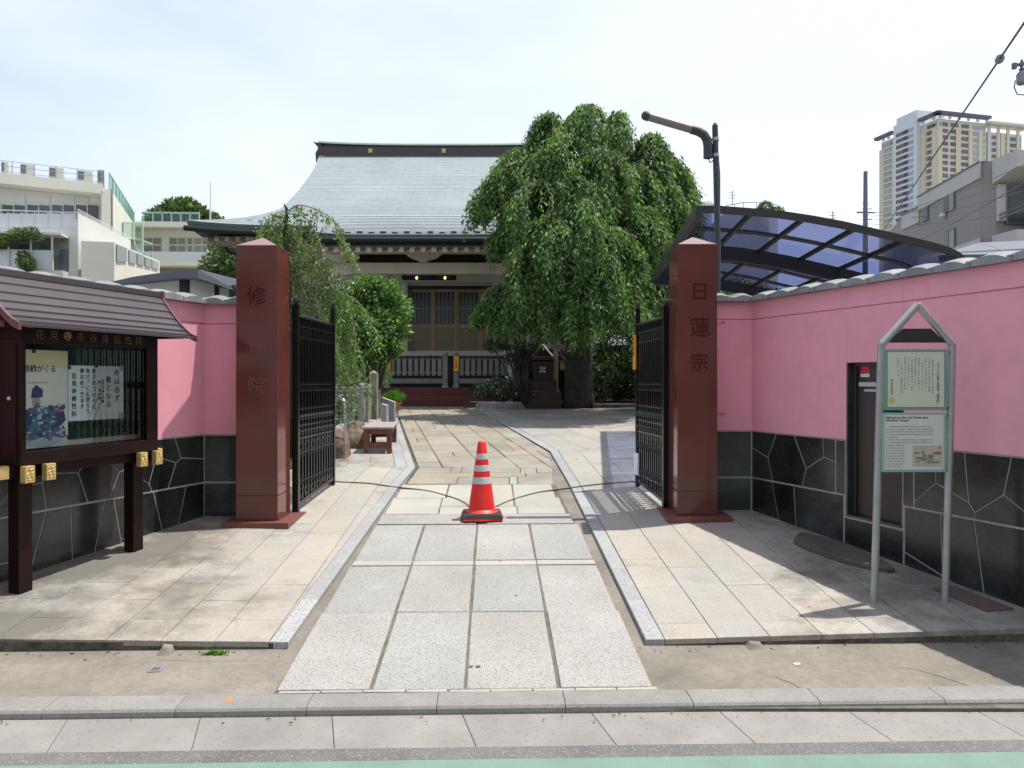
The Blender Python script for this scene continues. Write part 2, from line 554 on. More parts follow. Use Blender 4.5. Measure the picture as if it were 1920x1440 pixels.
m_magnet = mk('green_magnet', (0.015, 0.10, 0.04), 0.4)
m_steel = mk('galvanised_steel', (0.40, 0.41, 0.41), 0.42, metal=.65, var=(8, .85, 1.1))
m_alu = mk('brushed_steel', (0.55, 0.56, 0.56), 0.35, metal=.9)
m_signgreen = mk('sign_frame_green', (0.16, 0.30, 0.23), 0.5)
m_signgreen2 = mk('sign_frame_light_green', (0.22, 0.44, 0.34), 0.5)
m_signcream = mk('sign_cream', (0.56, 0.58, 0.46), 0.4, var=(3, .97, 1.02))
m_signwhite = mk('sign_white', (0.60, 0.60, 0.56), 0.4)
m_signdark = mk('sign_black_plate', (0.02, 0.022, 0.022), 0.4)
m_signink = mk('sign_ink', (0.10, 0.11, 0.09), 0.6)
m_yellowseal = mk('yellow_seal', (0.60, 0.44, 0.06), 0.6)
m_picsky = mk('print_pinkish', (0.50, 0.42, 0.33), 0.6, var=(30, .85, 1.1))
m_picland = mk('print_grey_green', (0.17, 0.20, 0.15), 0.6, var=(40, .5, 1.4))
m_picgreen = mk('print_green', (0.18, 0.30, 0.20), 0.6, var=(50, .7, 1.2))
m_door = mk('brown_steel_door', (0.052, 0.038, 0.034), 0.4, var=(2, .9, 1.1))
m_redprint = mk('red_sticker', (0.62, 0.02, 0.05), 0.4)
m_plate = mk('rusty_brown_plate', (0.11, 0.075, 0.06), 0.75, var=(12, .75, 1.2), bump=(160, .6, .003))
m_rock = mk('garden_rock', (0.15, 0.105, 0.08), 0.9, var=(3, .5, 1.4), var2=(25, .75, 1.2), bump=[(6, .8, .05), (40, .6, .01)])
m_step = mk('step_stone', (0.085, 0.08, 0.07), 0.85, var=(6, .7, 1.3), bump=[(14, .8, .02), (90, .5, .004)])
m_greystone = mk('grey_granite', (0.28, 0.29, 0.29), 0.7, var=(4, .75, 1.15), speck=(150, .5, (.13, .13, .13), .8), bump=(60, .5, .005), rand=.1)
m_mossstone = mk('weathered_stone', (0.25, 0.24, 0.19), 0.85, var=(5, .6, 1.2), bump=(40, .6, .008), rand=.1)
m_conered = mk('cone_red', (0.74, 0.026, 0.022), 0.45, var=(6, .92, 1.04), stain=(14, (.45, .05, .04), .4, .60))
m_reflect = mk('reflective_band', (0.50, 0.52, 0.54), 0.35)
m_rubber = mk('black_rubber', (0.022, 0.022, 0.024), 0.6, var=(20, .8, 1.2))
m_benchwood = mk('red_brown_wood', (0.15, 0.048, 0.030), 0.6, var=(8, .8, 1.2), rand=.08)
m_benchtop = mk('worn_bench_slats', (0.31, 0.265, 0.24), 0.65, var=(14, .8, 1.1), rand=.08)
m_orange = mk('orange_plaque', (0.80, 0.34, 0.02), 0.5)
m_terra = mk('terracotta', (0.42, 0.17, 0.10), 0.8)
m_patina = mk('patina_roof', (0.295, 0.335, 0.343), 0.7, var=(.55, .92, 1.05), var2=(3, .96, 1.03), rand=.03, stain=(.8, (.23, .28, .275), .45, .55), spec=.3)
def add_brick(m, bw, rh, dark):
    nt = m.node_tree; N, L = nt.nodes, nt.links
    b = N['Principled BSDF']; src = b.inputs['Base Color'].links[0].from_socket
    g = N.new('ShaderNodeNewGeometry'); sp = N.new('ShaderNodeSeparateXYZ'); cb = N.new('ShaderNodeCombineXYZ')
    L.new(g.outputs['Position'], sp.inputs[0]); L.new(sp.outputs['X'], cb.inputs['X']); L.new(sp.outputs['Z'], cb.inputs['Y'])
    br = N.new('ShaderNodeTexBrick'); br.inputs['Scale'].default_value = 1; br.inputs['Brick Width'].default_value = bw; br.inputs['Row Height'].default_value = rh
    br.inputs['Mortar Size'].default_value = .012; br.inputs['Color1'].default_value = (1, 1, 1, 1); br.inputs['Color2'].default_value = (.93, .95, .95, 1); br.inputs['Mortar'].default_value = (dark, dark, dark, 1)
    L.new(cb.outputs[0], br.inputs['Vector'])
    mx = N.new('ShaderNodeMixRGB'); mx.blend_type = 'MULTIPLY'; mx.inputs[0].default_value = 1
    L.new(src, mx.inputs[1]); L.new(br.outputs['Color'], mx.inputs[2]); L.new(mx.outputs[0], b.inputs['Base Color'])


add_brick(m_patina, .52, .165, .82)
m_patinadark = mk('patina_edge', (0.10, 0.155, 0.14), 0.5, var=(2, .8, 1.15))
m_ridge = mk('dark_ridge', (0.045, 0.036, 0.038), 0.5)
m_gutterdark = mk('eave_gutter', (0.012, 0.015, 0.015), 0.5, spec=.3)
m_cap = mk('cap_painted_sky_sheen', (0.26, 0.15, 0.15), 0.3, var=(5, .9, 1.1))  # red granite caps, the sky's reflection painted in as a paler pink
m_temple = mk('temple_cream', (0.56, 0.515, 0.44), 0.85, var=(1.5, .9, 1.05))
m_templewall = mk('temple_grey_wall', (0.43, 0.43, 0.42), 0.9, var=(1.2, .9, 1.05))
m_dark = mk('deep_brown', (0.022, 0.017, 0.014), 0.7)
m_tanwood = mk('tan_door_wood', (0.33, 0.225, 0.115), 0.55, var=(8, .85, 1.1))
m_tanpanel = mk('brown_door_panel', (0.19, 0.145, 0.085), 0.5, var=(5, .9, 1.08))
m_doorglass = mk('temple_door_glass', (0.030, 0.040, 0.040), 0.2, spec=.5)
m_lattice = mk('lattice_grey', (0.26, 0.28, 0.27), 0.6)
m_redstep = mk('red_step', (0.11, 0.020, 0.017), 0.6, var=(3, .8, 1.1))
m_fence = mk('weathered_fence_wood', (0.185, 0.175, 0.165), 0.75, var=(6, .8, 1.15), rand=.12)
m_whiteplaster = mk('white_plaster', (0.62, 0.64, 0.66), 0.85, var=(1, .93, 1.03))
m_slate = mk('slate_blue_fascia', (0.095, 0.105, 0.135), 0.6)
m_school = mk('school_cream', (0.66, 0.64, 0.55), 0.85, var=(.4, .93, 1.04))
m_schoolshade = mk('school_offwhite', (0.55, 0.56, 0.53), 0.85, var=(.5, .93, 1.04))
m_balc = mk('balcony_panel', (0.55, 0.58, 0.60), 0.45)
m_window = mk('dark_window', (0.06, 0.075, 0.085), 0.3, rand=.4, spec=.4)
m_curtain = mk('curtained_window', (0.19, 0.21, 0.18), 0.3, rand=.2)
m_frame = mk('window_frame', (0.55, 0.55, 0.52), 0.5)
m_mint = mk('mint_steel', (0.36, 0.52, 0.43), 0.5)
m_mintglass = glassmat('mint_mesh', (.8, .9, .85), refl=.12, rough=.2, tint=(.62, .78, .70))
m_ac = mk('ac_unit', (0.52, 0.53, 0.50), 0.6)
m_acdark = mk('ac_grille', (0.13, 0.14, 0.15), 0.6)
m_apt = mk('grey_taupe_tile', (0.26, 0.238, 0.225), 0.8, var=(.5, .93, 1.04))
m_aptband = mk('pale_band', (0.44, 0.43, 0.40), 0.8, var=(.5, .94, 1.04))
m_aptslab = mk('balcony_concrete', (0.33, 0.32, 0.29), 0.8)
m_towercream = mk('tower_yellow_tile', (0.62, 0.55, 0.40), 0.8)
m_towerpale = mk('tower_pale', (0.60, 0.57, 0.50), 0.8)
m_towerwhite = mk('tower_white', (0.62, 0.64, 0.68), 0.8)
m_towerglass = mk('tower_glass', (0.28, 0.35, 0.38), 0.3, rand=.15)
m_towerdark = mk('tower_recess', (0.15, 0.13, 0.125), 0.6, rand=.2)
m_navy = mk('navy_parapet', (0.10, 0.11, 0.17), 0.6)
m_bark = mk('bark', (0.055, 0.045, 0.036), 0.95, var=(8, .6, 1.4), bump=[(12, 1, .05), (50, .8, .01)])
m_twig = mk('twig', (0.21, 0.175, 0.135), 0.9)
m_weep = leafmat('weeping_leaves', [(.026, .060, .022), (.066, .135, .042), (.125, .215, .068), (.25, .345, .125)], trans=.34, rough=.55, spec=.35)
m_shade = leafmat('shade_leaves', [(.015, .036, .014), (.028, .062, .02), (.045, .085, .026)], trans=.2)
m_darkstone = mk('dark_red_stone', (0.050, 0.022, 0.019), 0.5, var=(4, .8, 1.2))
m_clip = leafmat('glossy_leaves', [(.040, .095, .028), (.075, .155, .042), (.125, .22, .065), (.22, .32, .12)], rough=.36, trans=.32)
m_cherry = leafmat('thin_leaves', [(.075, .125, .045), (.12, .185, .065), (.18, .25, .10)], trans=.4)
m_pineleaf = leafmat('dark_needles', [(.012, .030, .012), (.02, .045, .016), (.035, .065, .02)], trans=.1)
m_far = leafmat('far_leaves', [(.05, .085, .03), (.08, .13, .04), (.12, .18, .06)], trans=.2)
m_weed = leafmat('weeds', [(.06, .16, .02), (.12, .26, .04)], trans=.3)
m_poly = glassmat('tinted_polycarbonate', (.9, .9, 1), refl=.08, rough=.12, tint=(.21, .25, .46))
m_pane = glassmat('clear_pane', (.15, .155, .16), refl=.05, rough=.01, tint=(.93, .96, .95))
m_carport = mk('carport_bronze', (0.024, 0.022, 0.021), 0.45)
m_lamptube = mk('lamp_tube_grey', (0.20, 0.18, 0.16), 0.35)
m_pole = mk('dark_pole', (0.035, 0.040, 0.048), 0.5)
m_polefar = mk('slate_pole', (0.12, 0.13, 0.18), 0.6)
m_wire = mk('wire', (0.05, 0.05, 0.055), 0.6)
m_insul = mk('grey_plastic', (0.22, 0.22, 0.23), 0.5)
m_track = mk('gate_track', (0.15, 0.12, 0.08), 0.55, metal=.4)
m_trackdark = mk('gate_track_groove', (0.035, 0.03, 0.025), 0.7)
m_white = mk('white_paint', (0.75, 0.75, 0.72), 0.5)
m_markorange = mk('orange_mark', (0.75, 0.22, 0.02), 0.6)
m_lamp = mk('warm_lamp', (0.9, 0.7, 0.4), 0.5, emis=(1.0, .62, .25), emis_s=2.2)
m_bluea = mk('print_navy', (0.045, 0.075, 0.17), 0.6, var=(30, .6, 1.5))
m_blueb = mk('print_violet', (0.16, 0.12, 0.26), 0.6, var=(30, .7, 1.4))
m_bluec = mk('print_teal', (0.07, 0.22, 0.28), 0.6, var=(30, .7, 1.4))
m_blued = mk('print_pale', (0.50, 0.52, 0.60), 0.6)


# ------------------------------------------------------------------ leaf clouds
def leaves(name, pos, dr, ln, wd, mat, parent=None, loc=None, kind=None):
    """pos (n,3) leaf base, dr (n,3) direction; one folded four-vertex leaf each"""
    n = len(pos)
    dr = dr / np.maximum(np.linalg.norm(dr, axis=1, keepdims=True), 1e-6)
    rv = nrng.normal(size=(n, 3))
    sd_ = np.cross(dr, rv); sd_ /= np.maximum(np.linalg.norm(sd_, axis=1, keepdims=True), 1e-6)
    nm = np.cross(dr, sd_)
    ln = (np.full(n, ln) if np.isscalar(ln) else ln)[:, None]
    wd = (np.full(n, wd) if np.isscalar(wd) else wd)[:, None]
    a = pos
    b = pos + dr * ln * .45 + sd_ * wd * .5 + nm * wd * .12
    c = pos + dr * ln - nm * ln * .1
    d = pos + dr * ln * .45 - sd_ * wd * .5 + nm * wd * .12
    off = np.array(wloc(parent) if parent is not None else (loc if loc is not None else (0, 0, 0)))
    v = np.stack([a, b, c, d], 1).reshape(-1, 3) - off
    me = bpy.data.meshes.new(name)
    me.vertices.add(4 * n); me.loops.add(6 * n); me.polygons.add(2 * n)
    me.vertices.foreach_set('co', v.astype(np.float32).ravel())
    base = (np.arange(n) * 4)[:, None]
    idx = np.concatenate([base, base + 1, base + 2, base, base + 2, base + 3], 1)
    me.loops.foreach_set('vertex_index', idx.astype(np.int32).ravel())
    me.polygons.foreach_set('loop_start', (np.arange(2 * n) * 3).astype(np.int32))
    me.polygons.foreach_set('loop_total', np.full(2 * n, 3, dtype=np.int32))
    me.materials.append(mat)
    me.update(calc_edges=True)
    o = bpy.data.objects.new(name, me)
    COL.objects.link(o)
    if parent is not None: o.parent = parent
    elif loc is not None: o.location = loc
    if kind: o['kind'] = kind
    return o


def clump_points(n, blobs, shell=0.55):
    """points filling the outer shell of ellipsoid blobs [(c, (rx,ry,rz))]"""
    vols = np.array([b[1][0] * b[1][1] * b[1][2] for b in blobs]) ** (2 / 3)
    cnt = np.maximum((vols / vols.sum() * n).astype(int), 1)
    ps, ds = [], []
    for (c, r), k in zip(blobs, cnt):
        d = nrng.normal(size=(k, 3)); d /= np.linalg.norm(d, axis=1, keepdims=True)
        rad = (1 - shell * nrng.random(k) ** 1.7)[:, None]
        rad = rad * (1 + .10 * np.sin(d[:, :1] * 9 + c[0]) * np.cos(d[:, 2:] * 8 + c[2]) + .06 * np.sin(d[:, 1:2] * 17))
        ps.append(np.array(c) + d * rad * np.array(r)); ds.append(d)
    return np.concatenate(ps), np.concatenate(ds)


def bush(name, label, cat, blobs, n, ln, wd, mat, base, group=None, stem=True, parts=('foliage', 'stem')):
    t = thing(name, label, cat, base, group)
    p, d = clump_points(n, blobs)
    dd = d + nrng.normal(size=d.shape) * .7
    dd[:, 2] += .15
    leaves(parts[0], p, dd, ln * (0.7 + .6 * nrng.random(len(p))), wd * (0.7 + .6 * nrng.random(len(p))), mat, t)
    if stem:
        mb = MB()
        for (c, r) in blobs[:6]:
            b = Vector(base)
            mid = (b + Vector(c)) / 2 + Vector((rnd.uniform(-.05, .05), rnd.uniform(-.05, .05), 0))
            s = max(r[0], .1) * .07 + .008
            mb.tube([b - Vector((0, 0, .03)), mid, Vector(c)], [s * 1.3, s, s * .5], 6)
        mb.build(parts[1], m_bark, t, smooth=True)
    return t

# ================================================================== GROUND
K = 0.027                                  # the street runs very slightly askew


def S(u, v):
    return (u - K * v, v + K * u)


def uv(x, y):
    return (x + K * y, y - K * x)


def zr(x, y):
    """ramp / walkway height"""
    v = y - K * x
    if v < 8.2: return -0.184 + 0.0786 * v
    v = min(v, 21.0)
    return 0.4605 + 0.043 * (v - 8.2)


def plat(x, y):
    u, v = uv(x, y)
    return zr(x, y) + 0.010 + min(0.045, 0.02 * max(0.0, abs(u) - 0.95))


# far ground, one sheet to the horizon
prof = [(-80, -.05), (3.0, -.05), (3.55, -.02), (4.2, .02), (8.2, .36), (21, .90), (45, .95), (1500, .95)]
xs = [-1500, -60, -6, -3, 0, 3, 6, 60, 1500]
mb = MB()
mb.grid([[(x, y, z) for x in xs] for (y, z) in prof])
ground = mb.build('ground', m_field, kind='structure', smooth=False)
tidy(ground)

# road, with its green painted lane as a sheet 4 mm above
mb = MB()
mb.add([(*S(-60, -9), -.02), (*S(60, -9), -.02), (*S(60, 3.17), .046), (*S(-60, 3.17), .046)], [(0, 1, 2, 3)])
road = mb.build('road', m_asphalt, kind='structure')
mb = MB()
mb.add([(*S(-60, -1.0), .0205), (*S(60, -1.0), .0205), (*S(60, 3.055), .0488), (*S(-60, 3.055), .0488)], [(0, 1, 2, 3)])
lane = mb.build('road_marking', m_green, kind='structure')

# gutter and kerb
gut = MB().add([(*S(-40, 3.16), -.01), (*S(40, 3.16), -.01), (*S(40, 3.6), .03), (*S(-40, 3.6), .03)], [(0, 1, 2, 3)]).build('gutter', m_mortar, kind='structure')
kerb = MB().box(-40, 40, 3.47, 3.585, -.05, .075)
kerb.M = Matrix.Rotation(K, 4, 'Z')
kerb = kerb.build('kerb', m_mortar, kind='structure')
kj = [(-17 + i * .598) for i in range(58)]
first = None
for i, u in enumerate(kj):
    mbk = MB(Matrix.Rotation(K, 4, 'Z'))
    pr = [(3.445, .03), (3.60, .03), (3.60, .100), (3.476, .100), (3.459, .095), (3.450, .084), (3.447, .066)]
    if -4.5 < u < 4:
        mbk.prism_x(pr, u + .0015, u + .5965)
        o = mbk.build('kerb_stone', m_kerb, kerb, bevel=.002)
    g2 = MB()
    sl = rnd.uniform(-.004, .004)
    poly = [S(u + .0015 + .19, 3.162), S(u + .5965 + .19, 3.162), S(u + .5965 + .12, 3.442), S(u + .0015 + .12, 3.442)]
    if -4.5 < u < 4:
        g2.slab(poly, lambda x, y: .046 + (uv(x, y)[1] - 3.16) * .05, .03, .0018)
        g2.build('gutter_slab', m_gutter, gut)
mb = MB(Matrix.Rotation(K, 4, 'Z'))
for a, b in ((-40, -4.46), (4.2, 40)):
    mb.box(a, b, 3.445, 3.60, .0, .1)
    mb.box(a, b, 3.162, 3.442, .0, .046)
mb.build('kerb_run', m_kerb, kerb, kind='stuff')

# sidewalk concrete
rows = []
for i in range(0, 63):
    v = 3.60 + i * .25
    row = []
    for u in [-40, -12] + [-6 + j * .25 for j in range(49)] + [12, 40]:
        x, y = S(u, v)
        z = .092 + .040 * (v - 3.6) if v < 4.12 else zr(x, y) - .020
        if -1.2 < u < .95: z = min(z, zr(x, y) - .014)
        row.append((x, y, z))
    rows.append(row)
mb = MB(); mb.grid(rows)
sidewalk = mb.build('sidewalk', m_apron, kind='structure', smooth=True); tidy(sidewalk)

# ---------------------------------------------------------------- central walkway slabs
walk = MB()
walk.add([(*S(-1.05, 3.61), zr(*S(0, 3.61)) - .006), (*S(.79, 3.61), zr(*S(0, 3.61)) - .006), (*S(.70, 8.2), zr(*S(0, 8.2)) - .006), (*S(-.95, 8.2), zr(*S(0, 8.2)) - .006)], [(0, 1, 2, 3)])
walk = walk.build('walkway', m_mortar, kind='structure')
UL, UR = -1.052, .792
cols = [UL + (UR - UL) * i / 4 for i in range(5)]
zs = lambda dz: (lambda x, y: zr(x, y) + dz)


def slab(u0, u1, v0, v1, mat, gap=.009, name='paving_slab', ch=.003, parent=walk):
    j = lambda: rnd.uniform(-.0035, .0035)
    poly = [S(u0 + gap + j(), v0 + gap * .5 + j()), S(u1 - gap + j(), v0 + gap * .5 + j()), S(u1 - gap + j(), v1 - gap * .5 + j()), S(u0 + gap + j(), v1 - gap * .5 + j())]
    return MB().slab(poly, zs(rnd.uniform(-.002, .003)), .04, ch).build(name, mat, parent)


for (v0, v1) in ((3.63, 4.60), (4.60, 5.475), (5.60, 6.58)):
    for c in range(4):
        ex = .012 * (v0 - 3.6)
        slab(cols[c] + (ex if c == 0 else 0), cols[c + 1] - (ex if c == 3 else 0), v0, v1, m_slab)
for (a, b) in ((UL + .02, cols[1]), (cols[1], cols[2]), (cols[2], cols[3]), (cols[3], UR - .02)):
    slab(a, b, 5.485, 5.592, m_slabpale, gap=.006, ch=.003)
slab(UL + .03, -.13, 6.60, 6.93, m_slab); slab(-.13, UR - .06, 6.60, 6.93, m_slab)
for (v0, v1, cs) in ((6.94, 7.22, (-1.0, -.50, .24, .70)), (7.22, 7.58, (-1.0, -.50, .22, .69)), (7.58, 8.20, (-.98, -.47, .22, .66))):
    for a, b in zip(cs[:-1], cs[1:]):
        slab(a, b, v0, v1, m_slabpale, gap=.008)
# worn pale row right at the front edge
for i in range(9):
    slab(UL + .02 + i * .205, UL + .02 + (i + 1) * .205, 3.604, 3.63, m_slabpale, gap=.003, ch=.002, name='edge_stone')

# ---------------------------------------------------------------- old stone path to the temple
pd = Vector((-.184, .983)).normalized()
pn = Vector((pd.y, -pd.x))


def Q(o, a, b):
    """a along the path direction, b to its right, from origin o"""
    return (o[0] + pd.x * a + pn.x * b, o[1] + pd.y * a + pn.y * b)


path = MB()
pts_ = [(-1.2, 8.2), (.50, 8.2), (.52, 10.8), (-1.0, 19.3), (-3.05, 19.3), (-1.22, 9.4)]
path.add([(x, y, zr(x, y) - .02) for x, y in pts_] , [(0, 1, 2, 5), (5, 2, 3, 4)])
path = path.build('stone_path', m_pathmortar, kind='structure')
region = [(-1.16, 8.2), (.47, 8.2), (.53, 10.8), (-1.0, 19.2), (-3.0, 19.2), (-1.18, 9.4)]
regA = [(-1.16, 8.22), (.45, 8.22), (.50, 9.35), (-1.17, 9.35)]
regB = [(-1.17, 9.37), (.50, 9.37), (.52, 10.8), (-1.0, 19.2), (-3.0, 19.2)]


def pstone(poly, reg, mat=m_path, th=.05, gap=.0042):
    if area(poly) < 0: poly = poly[::-1]
    poly = clip_poly(inset(poly, gap), reg)
    if len(poly) < 3 or abs(area(poly)) < .004: return
    dz = rnd.uniform(-.004, .005)
    MB().slab(poly, zs(dz), th, .008).build('path_stone', mat, path)


for (y0, y1, xs_) in ((8.2, 8.66, (-1.2, -.62, -.03, .06, .6)), (8.66, 8.98, (-1.2, -.30, .16, .6)), (8.98, 9.36, (-1.2, -.75, -.62, .1, .3, .6))):
    for i, (a, b) in enumerate(zip(xs_[:-1], xs_[1:])):
        pstone([(a, y0), (b, y0), (b, y1), (a, y1)], regA, m_pathgreen if (y0 == 8.2 and i == 2) else m_path)
lanes = [-.42, -.06, .28, .78, 1.22, 1.62, 1.95]
o0 = (-1.17 + .05, 9.2)
for l0, l1 in zip(lanes[:-1], lanes[1:]):
    a = rnd.uniform(-.5, 0)
    while a < 10.4:
        b = a + rnd.choice([.45, .6, .75, .9, 1.05])
        sk = rnd.uniform(-.02, .02)
        if rnd.random() < .22:
            md = (l0 + l1) / 2 + rnd.uniform(-.05, .05)
            for (c0, c1) in ((l0, md), (md, l1)):
                pstone([Q(o0, a, c0), Q(o0, a, c1), Q(o0, b, c1), Q(o0, b, c0)][::-1], regB)
        else:
            pstone([Q(o0, a, l0), Q(o0, a + sk, l1), Q(o0, b + sk, l1), Q(o0, b, l0)][::-1], regB)
        a = b

# ---------------------------------------------------------------- side terraces of granite tiles
TE = 4.15


def base_sheet(name, poly, nstep=14):
    """bed under the tiles and its front riser"""
    mb = MB()
    mb.slab(poly, lambda x, y: plat(x, y) - .012, .16, .004)
    return mb.build(name, m_bed, kind='structure')


def tile_run(parent, org, ax, ay, regs, tu, tv, nu, nv, mat, name, gap=.0022, bond=.5, u0=0, zf=plat, top=.0, th=.03):
    k = 0
    for i in range(nu):
        for j in range(nv):
            off = (bond * tv if (i % 2) else 0)
            a0, a1 = u0 + i * tu + gap, u0 + (i + 1) * tu - gap
            b0, b1 = j * tv + off - tv + gap, (j + 1) * tv + off - tv - gap
            poly = [(org[0] + ax[0] * a + ay[0] * b, org[1] + ax[1] * a + ay[1] * b) for a, b in ((a0, b0), (a1, b0), (a1, b1), (a0, b1))]
            if area(poly) < 0: poly = poly[::-1]
            dz = rnd.uniform(-.0006, .0008) + top
            for reg in regs:
                q = clip_poly(poly, reg)
                if len(q) >= 3 and abs(area(q)) > .0015:
                    MB().slab(q, (lambda x, y, d=dz: zf(x, y) + d), th, .0016).build(name, mat, parent)
                    k += 1
    return k


def border_run(parent, p, q, wdt, side, ln=.62, z=.001, mat=m_tileg):
    """edging strips from p to q, lying to the given side"""
    p, q = Vector(p), Vector(q)
    d = (q - p); L = d.length; d /= L
    n = Vector((-d.y, d.x)) * side
    k = max(1, round(L / ln)); st = L / k
    for i in range(k):
        a = p + d * (i * st + .0015); b = p + d * ((i + 1) * st - .0015)
        poly = [tuple(a), tuple(b), tuple(b + n * wdt), tuple(a + n * wdt)]
        if area(poly) < 0: poly = poly[::-1]
        MB().slab(poly, lambda x, y: plat(x, y) + z, .055, .003).build('edging_stone', mat, parent)


# left terrace
LB = (-1.215, 9.35)
lf = S(-1.125, TE)
LC = [(-3.95, 4.0), lf, LB, (-3.6, 9.35)]
left_ter = MB()
left_ter.slab([(-3.95, lf[1] - .07), (lf[0], lf[1] + .004), LB, (-2.75, 9.35), (-2.75, 6.7)][:5] if False else [(-3.95, lf[1] - .07), (lf[0] - .004, lf[1] + .004), (LB[0] - .004, LB[1]), (-3.7, 9.35)], lambda x, y: plat(x, y) - .006, .15, .003)
left_ter = left_ter.build('tiled_terrace', m_riser, kind='structure')
border_run(left_ter, lf, LB, .105, 1)
nl = tile_run(left_ter, S(-1.125 - .107, TE), (-1, -K), (-K, 1), [[(-3.9, lf[1] - .066), (lf[0] - .107, lf[1]), (LB[0] - .108, 9.35), (-2.6, 9.35)]], .297, .6, 10, 10, m_tile, 'floor_tile', u0=-.297)
# interior strip left of the stone path
LE = (-2.78, 17.7)
left_in = MB()
left_in.slab([LB, LE, (-4.2, 17.7), (-3.1, 9.35)], lambda x, y: plat(x, y) - .008, .15, .003)
left_in = left_in.build('tiled_path_strip', m_riser, kind='structure')
border_run(left_in, LB, LE, .10, 1, .7)
LB2 = (LB[0] - .104, LB[1]); LE2 = (LE[0] - .104, LE[1])
border_run(left_in, LB2, LE2, .14, 1, .7)
n2 = tile_run(left_in, (LB[0] - .25, 9.35), (-pd.y, pd.x), (pd.x, pd.y), [[(LB[0] - .25, 9.36), (LE[0] - .25, 17.7), (-3.75, 17.7), (-2.45, 9.36)]], .30, .6, 4, 16, m_tile, 'floor_tile')

# right terrace
rf = S(.862, TE)
RM = (.585, 7.83)
RB = (.555, 10.8)
right_ter = MB()
right_ter.slab([(rf[0] + .004, rf[1] - .002 + .006), (5.2, rf[1] + .12), (5.2, 10.8), (RB[0] + .004, 10.8)], lambda x, y: plat(x, y) - .006, .15, .003)
right_ter = right_ter.build('tiled_terrace', m_riser, kind='structure')
border_run(right_ter, rf, RB, .105, -1)
nr = tile_run(right_ter, S(.862 + .107, TE), (1, K), (-K, 1), [[(rf[0] + .107, rf[1] + .003), (4.0, rf[1] + .09), (4.0, 10.8), (RB[0] + .107, 10.8)]], .297, .6, 12, 12, m_tile, 'floor_tile', bond=.35, u0=-.297)
RE = (-.98, 19.0)
right_in = MB()
right_in.slab([RB, (6.5, 10.8), (6.5, 19.0), RE], lambda x, y: plat(x, y) - .008, .15, .003)
right_in = right_in.build('tiled_forecourt', m_bed, kind='structure')
border_run(right_in, RB, RE, .14, -1, .7)
n4 = tile_run(right_in, (RB[0] + .142, 10.8), (pd.y, -pd.x), (pd.x, pd.y), [[(RB[0] + .145, 10.803), (3.3, 10.803), (3.3, 18.2), (RE[0] + .32, 18.2)]], .42, .84, 12, 16, m_tile, 'floor_tile', bond=0, gap=.003)
# broken mortar lumps and weeds along the front step
mb = MB()
for (px, py, sx, sz) in ((318, 1192, .05, .045), (1420, 1195, .07, .028)):
    x = (px - 960) / F_PX * 4.12
    y = 4.115 + K * x
    z = plat(x, 4.15)
    b0 = [(x - sx, y - .05, .09), (x + sx * .9, y - .045, .09), (x + sx, y + .03, .09), (x - sx, y + .03, .09)]
    t0 = [(x - sx * .3, y - .005, z - .022), (x + sx * .4, y - .0, z - .03), (x + sx * .5, y + .03, z - .02), (x - sx * .4, y + .03, z - .016)]
    mb.hexa(b0, t0)
mb.build('mortar_lump', m_apron, left_ter, kind='stuff')
for (px, n_, lab, sz) in ((410, 110, 'green weed tuft growing under the left terrace edge', .035),):
    x = (px - 960) / F_PX * 4.1
    y = 4.105 + K * x
    p = np.stack([nrng.normal(x, sz, n_), nrng.normal(y, .008, n_), np.full(n_, .112)], 1)
    d = np.stack([nrng.normal(0, .8, n_), -abs(nrng.normal(0, .5, n_)), abs(nrng.normal(.6, .3, n_))], 1)
    ptag(leaves('weed', p, d, .028, .012, m_weed, loc=(x, y, .11)), lab, 'weed')
# small survey plates and marks
def plate(px, py, sx, sy, mat, name, lab, cat, h=.004, Y=3.9):
    x = (px - 960) / F_PX * Y; z = .092 + .04 * (Y - K * x - 3.6)
    if abs(x) < .9: z = zr(x, Y) + .001
    b = MB(Matrix.Translation((x, Y, z)) @ Matrix.Rotation(.1, 4, 'Z'))
    b.box(-sx, sx, -sy, sy, -.003, h)
    return ptag(b.build(name, mat, loc=(x, Y, z), bevel=.0012), lab, cat)


p1 = plate(291, 1258, .034, .034, m_insul, 'survey_plate', 'small grey square survey plate set in the left pavement concrete', 'survey plate', Y=3.86)
b = MB(Matrix.Translation(p1.location)); b.box(-.02, .02, -.02, .02, .004, .0055); b.build('plate_recess', m_bed, p1)
p1 = plate(1495, 1244, .017, .010, m_white, 'survey_marker', 'small white metal boundary marker in the right pavement concrete', 'survey marker', h=.006, Y=3.93)
b = MB(Matrix.Translation((-.19, 3.86, zr(-.19, 3.86) + .002)))
b.lathe((-.022, 0, 0), [(.010, 0), (.010, .002)], 10); b.lathe((.014, 0, 0), [(.012, 0), (.012, .002)], 10); b.box(-.03, -.02, -.006, .006, .0, .0022)
ptag(b.build('survey_nail', m_bed, loc=(-.19, 3.86, zr(-.19, 3.86))), 'two small dark round marks in a front slab of the walkway', 'survey nail')
Mk = frame((-1.345, 3.535, .1012), (1, K)) @ Matrix.Rotation(R(-90), 4, 'X')
mo = text('painted_mark', '8', Mk, .07, m_markorange, None, ext=.0004, sx=.7, bold=.003)
ptag(mo, 'orange figure painted on top of the kerb', 'painted mark')
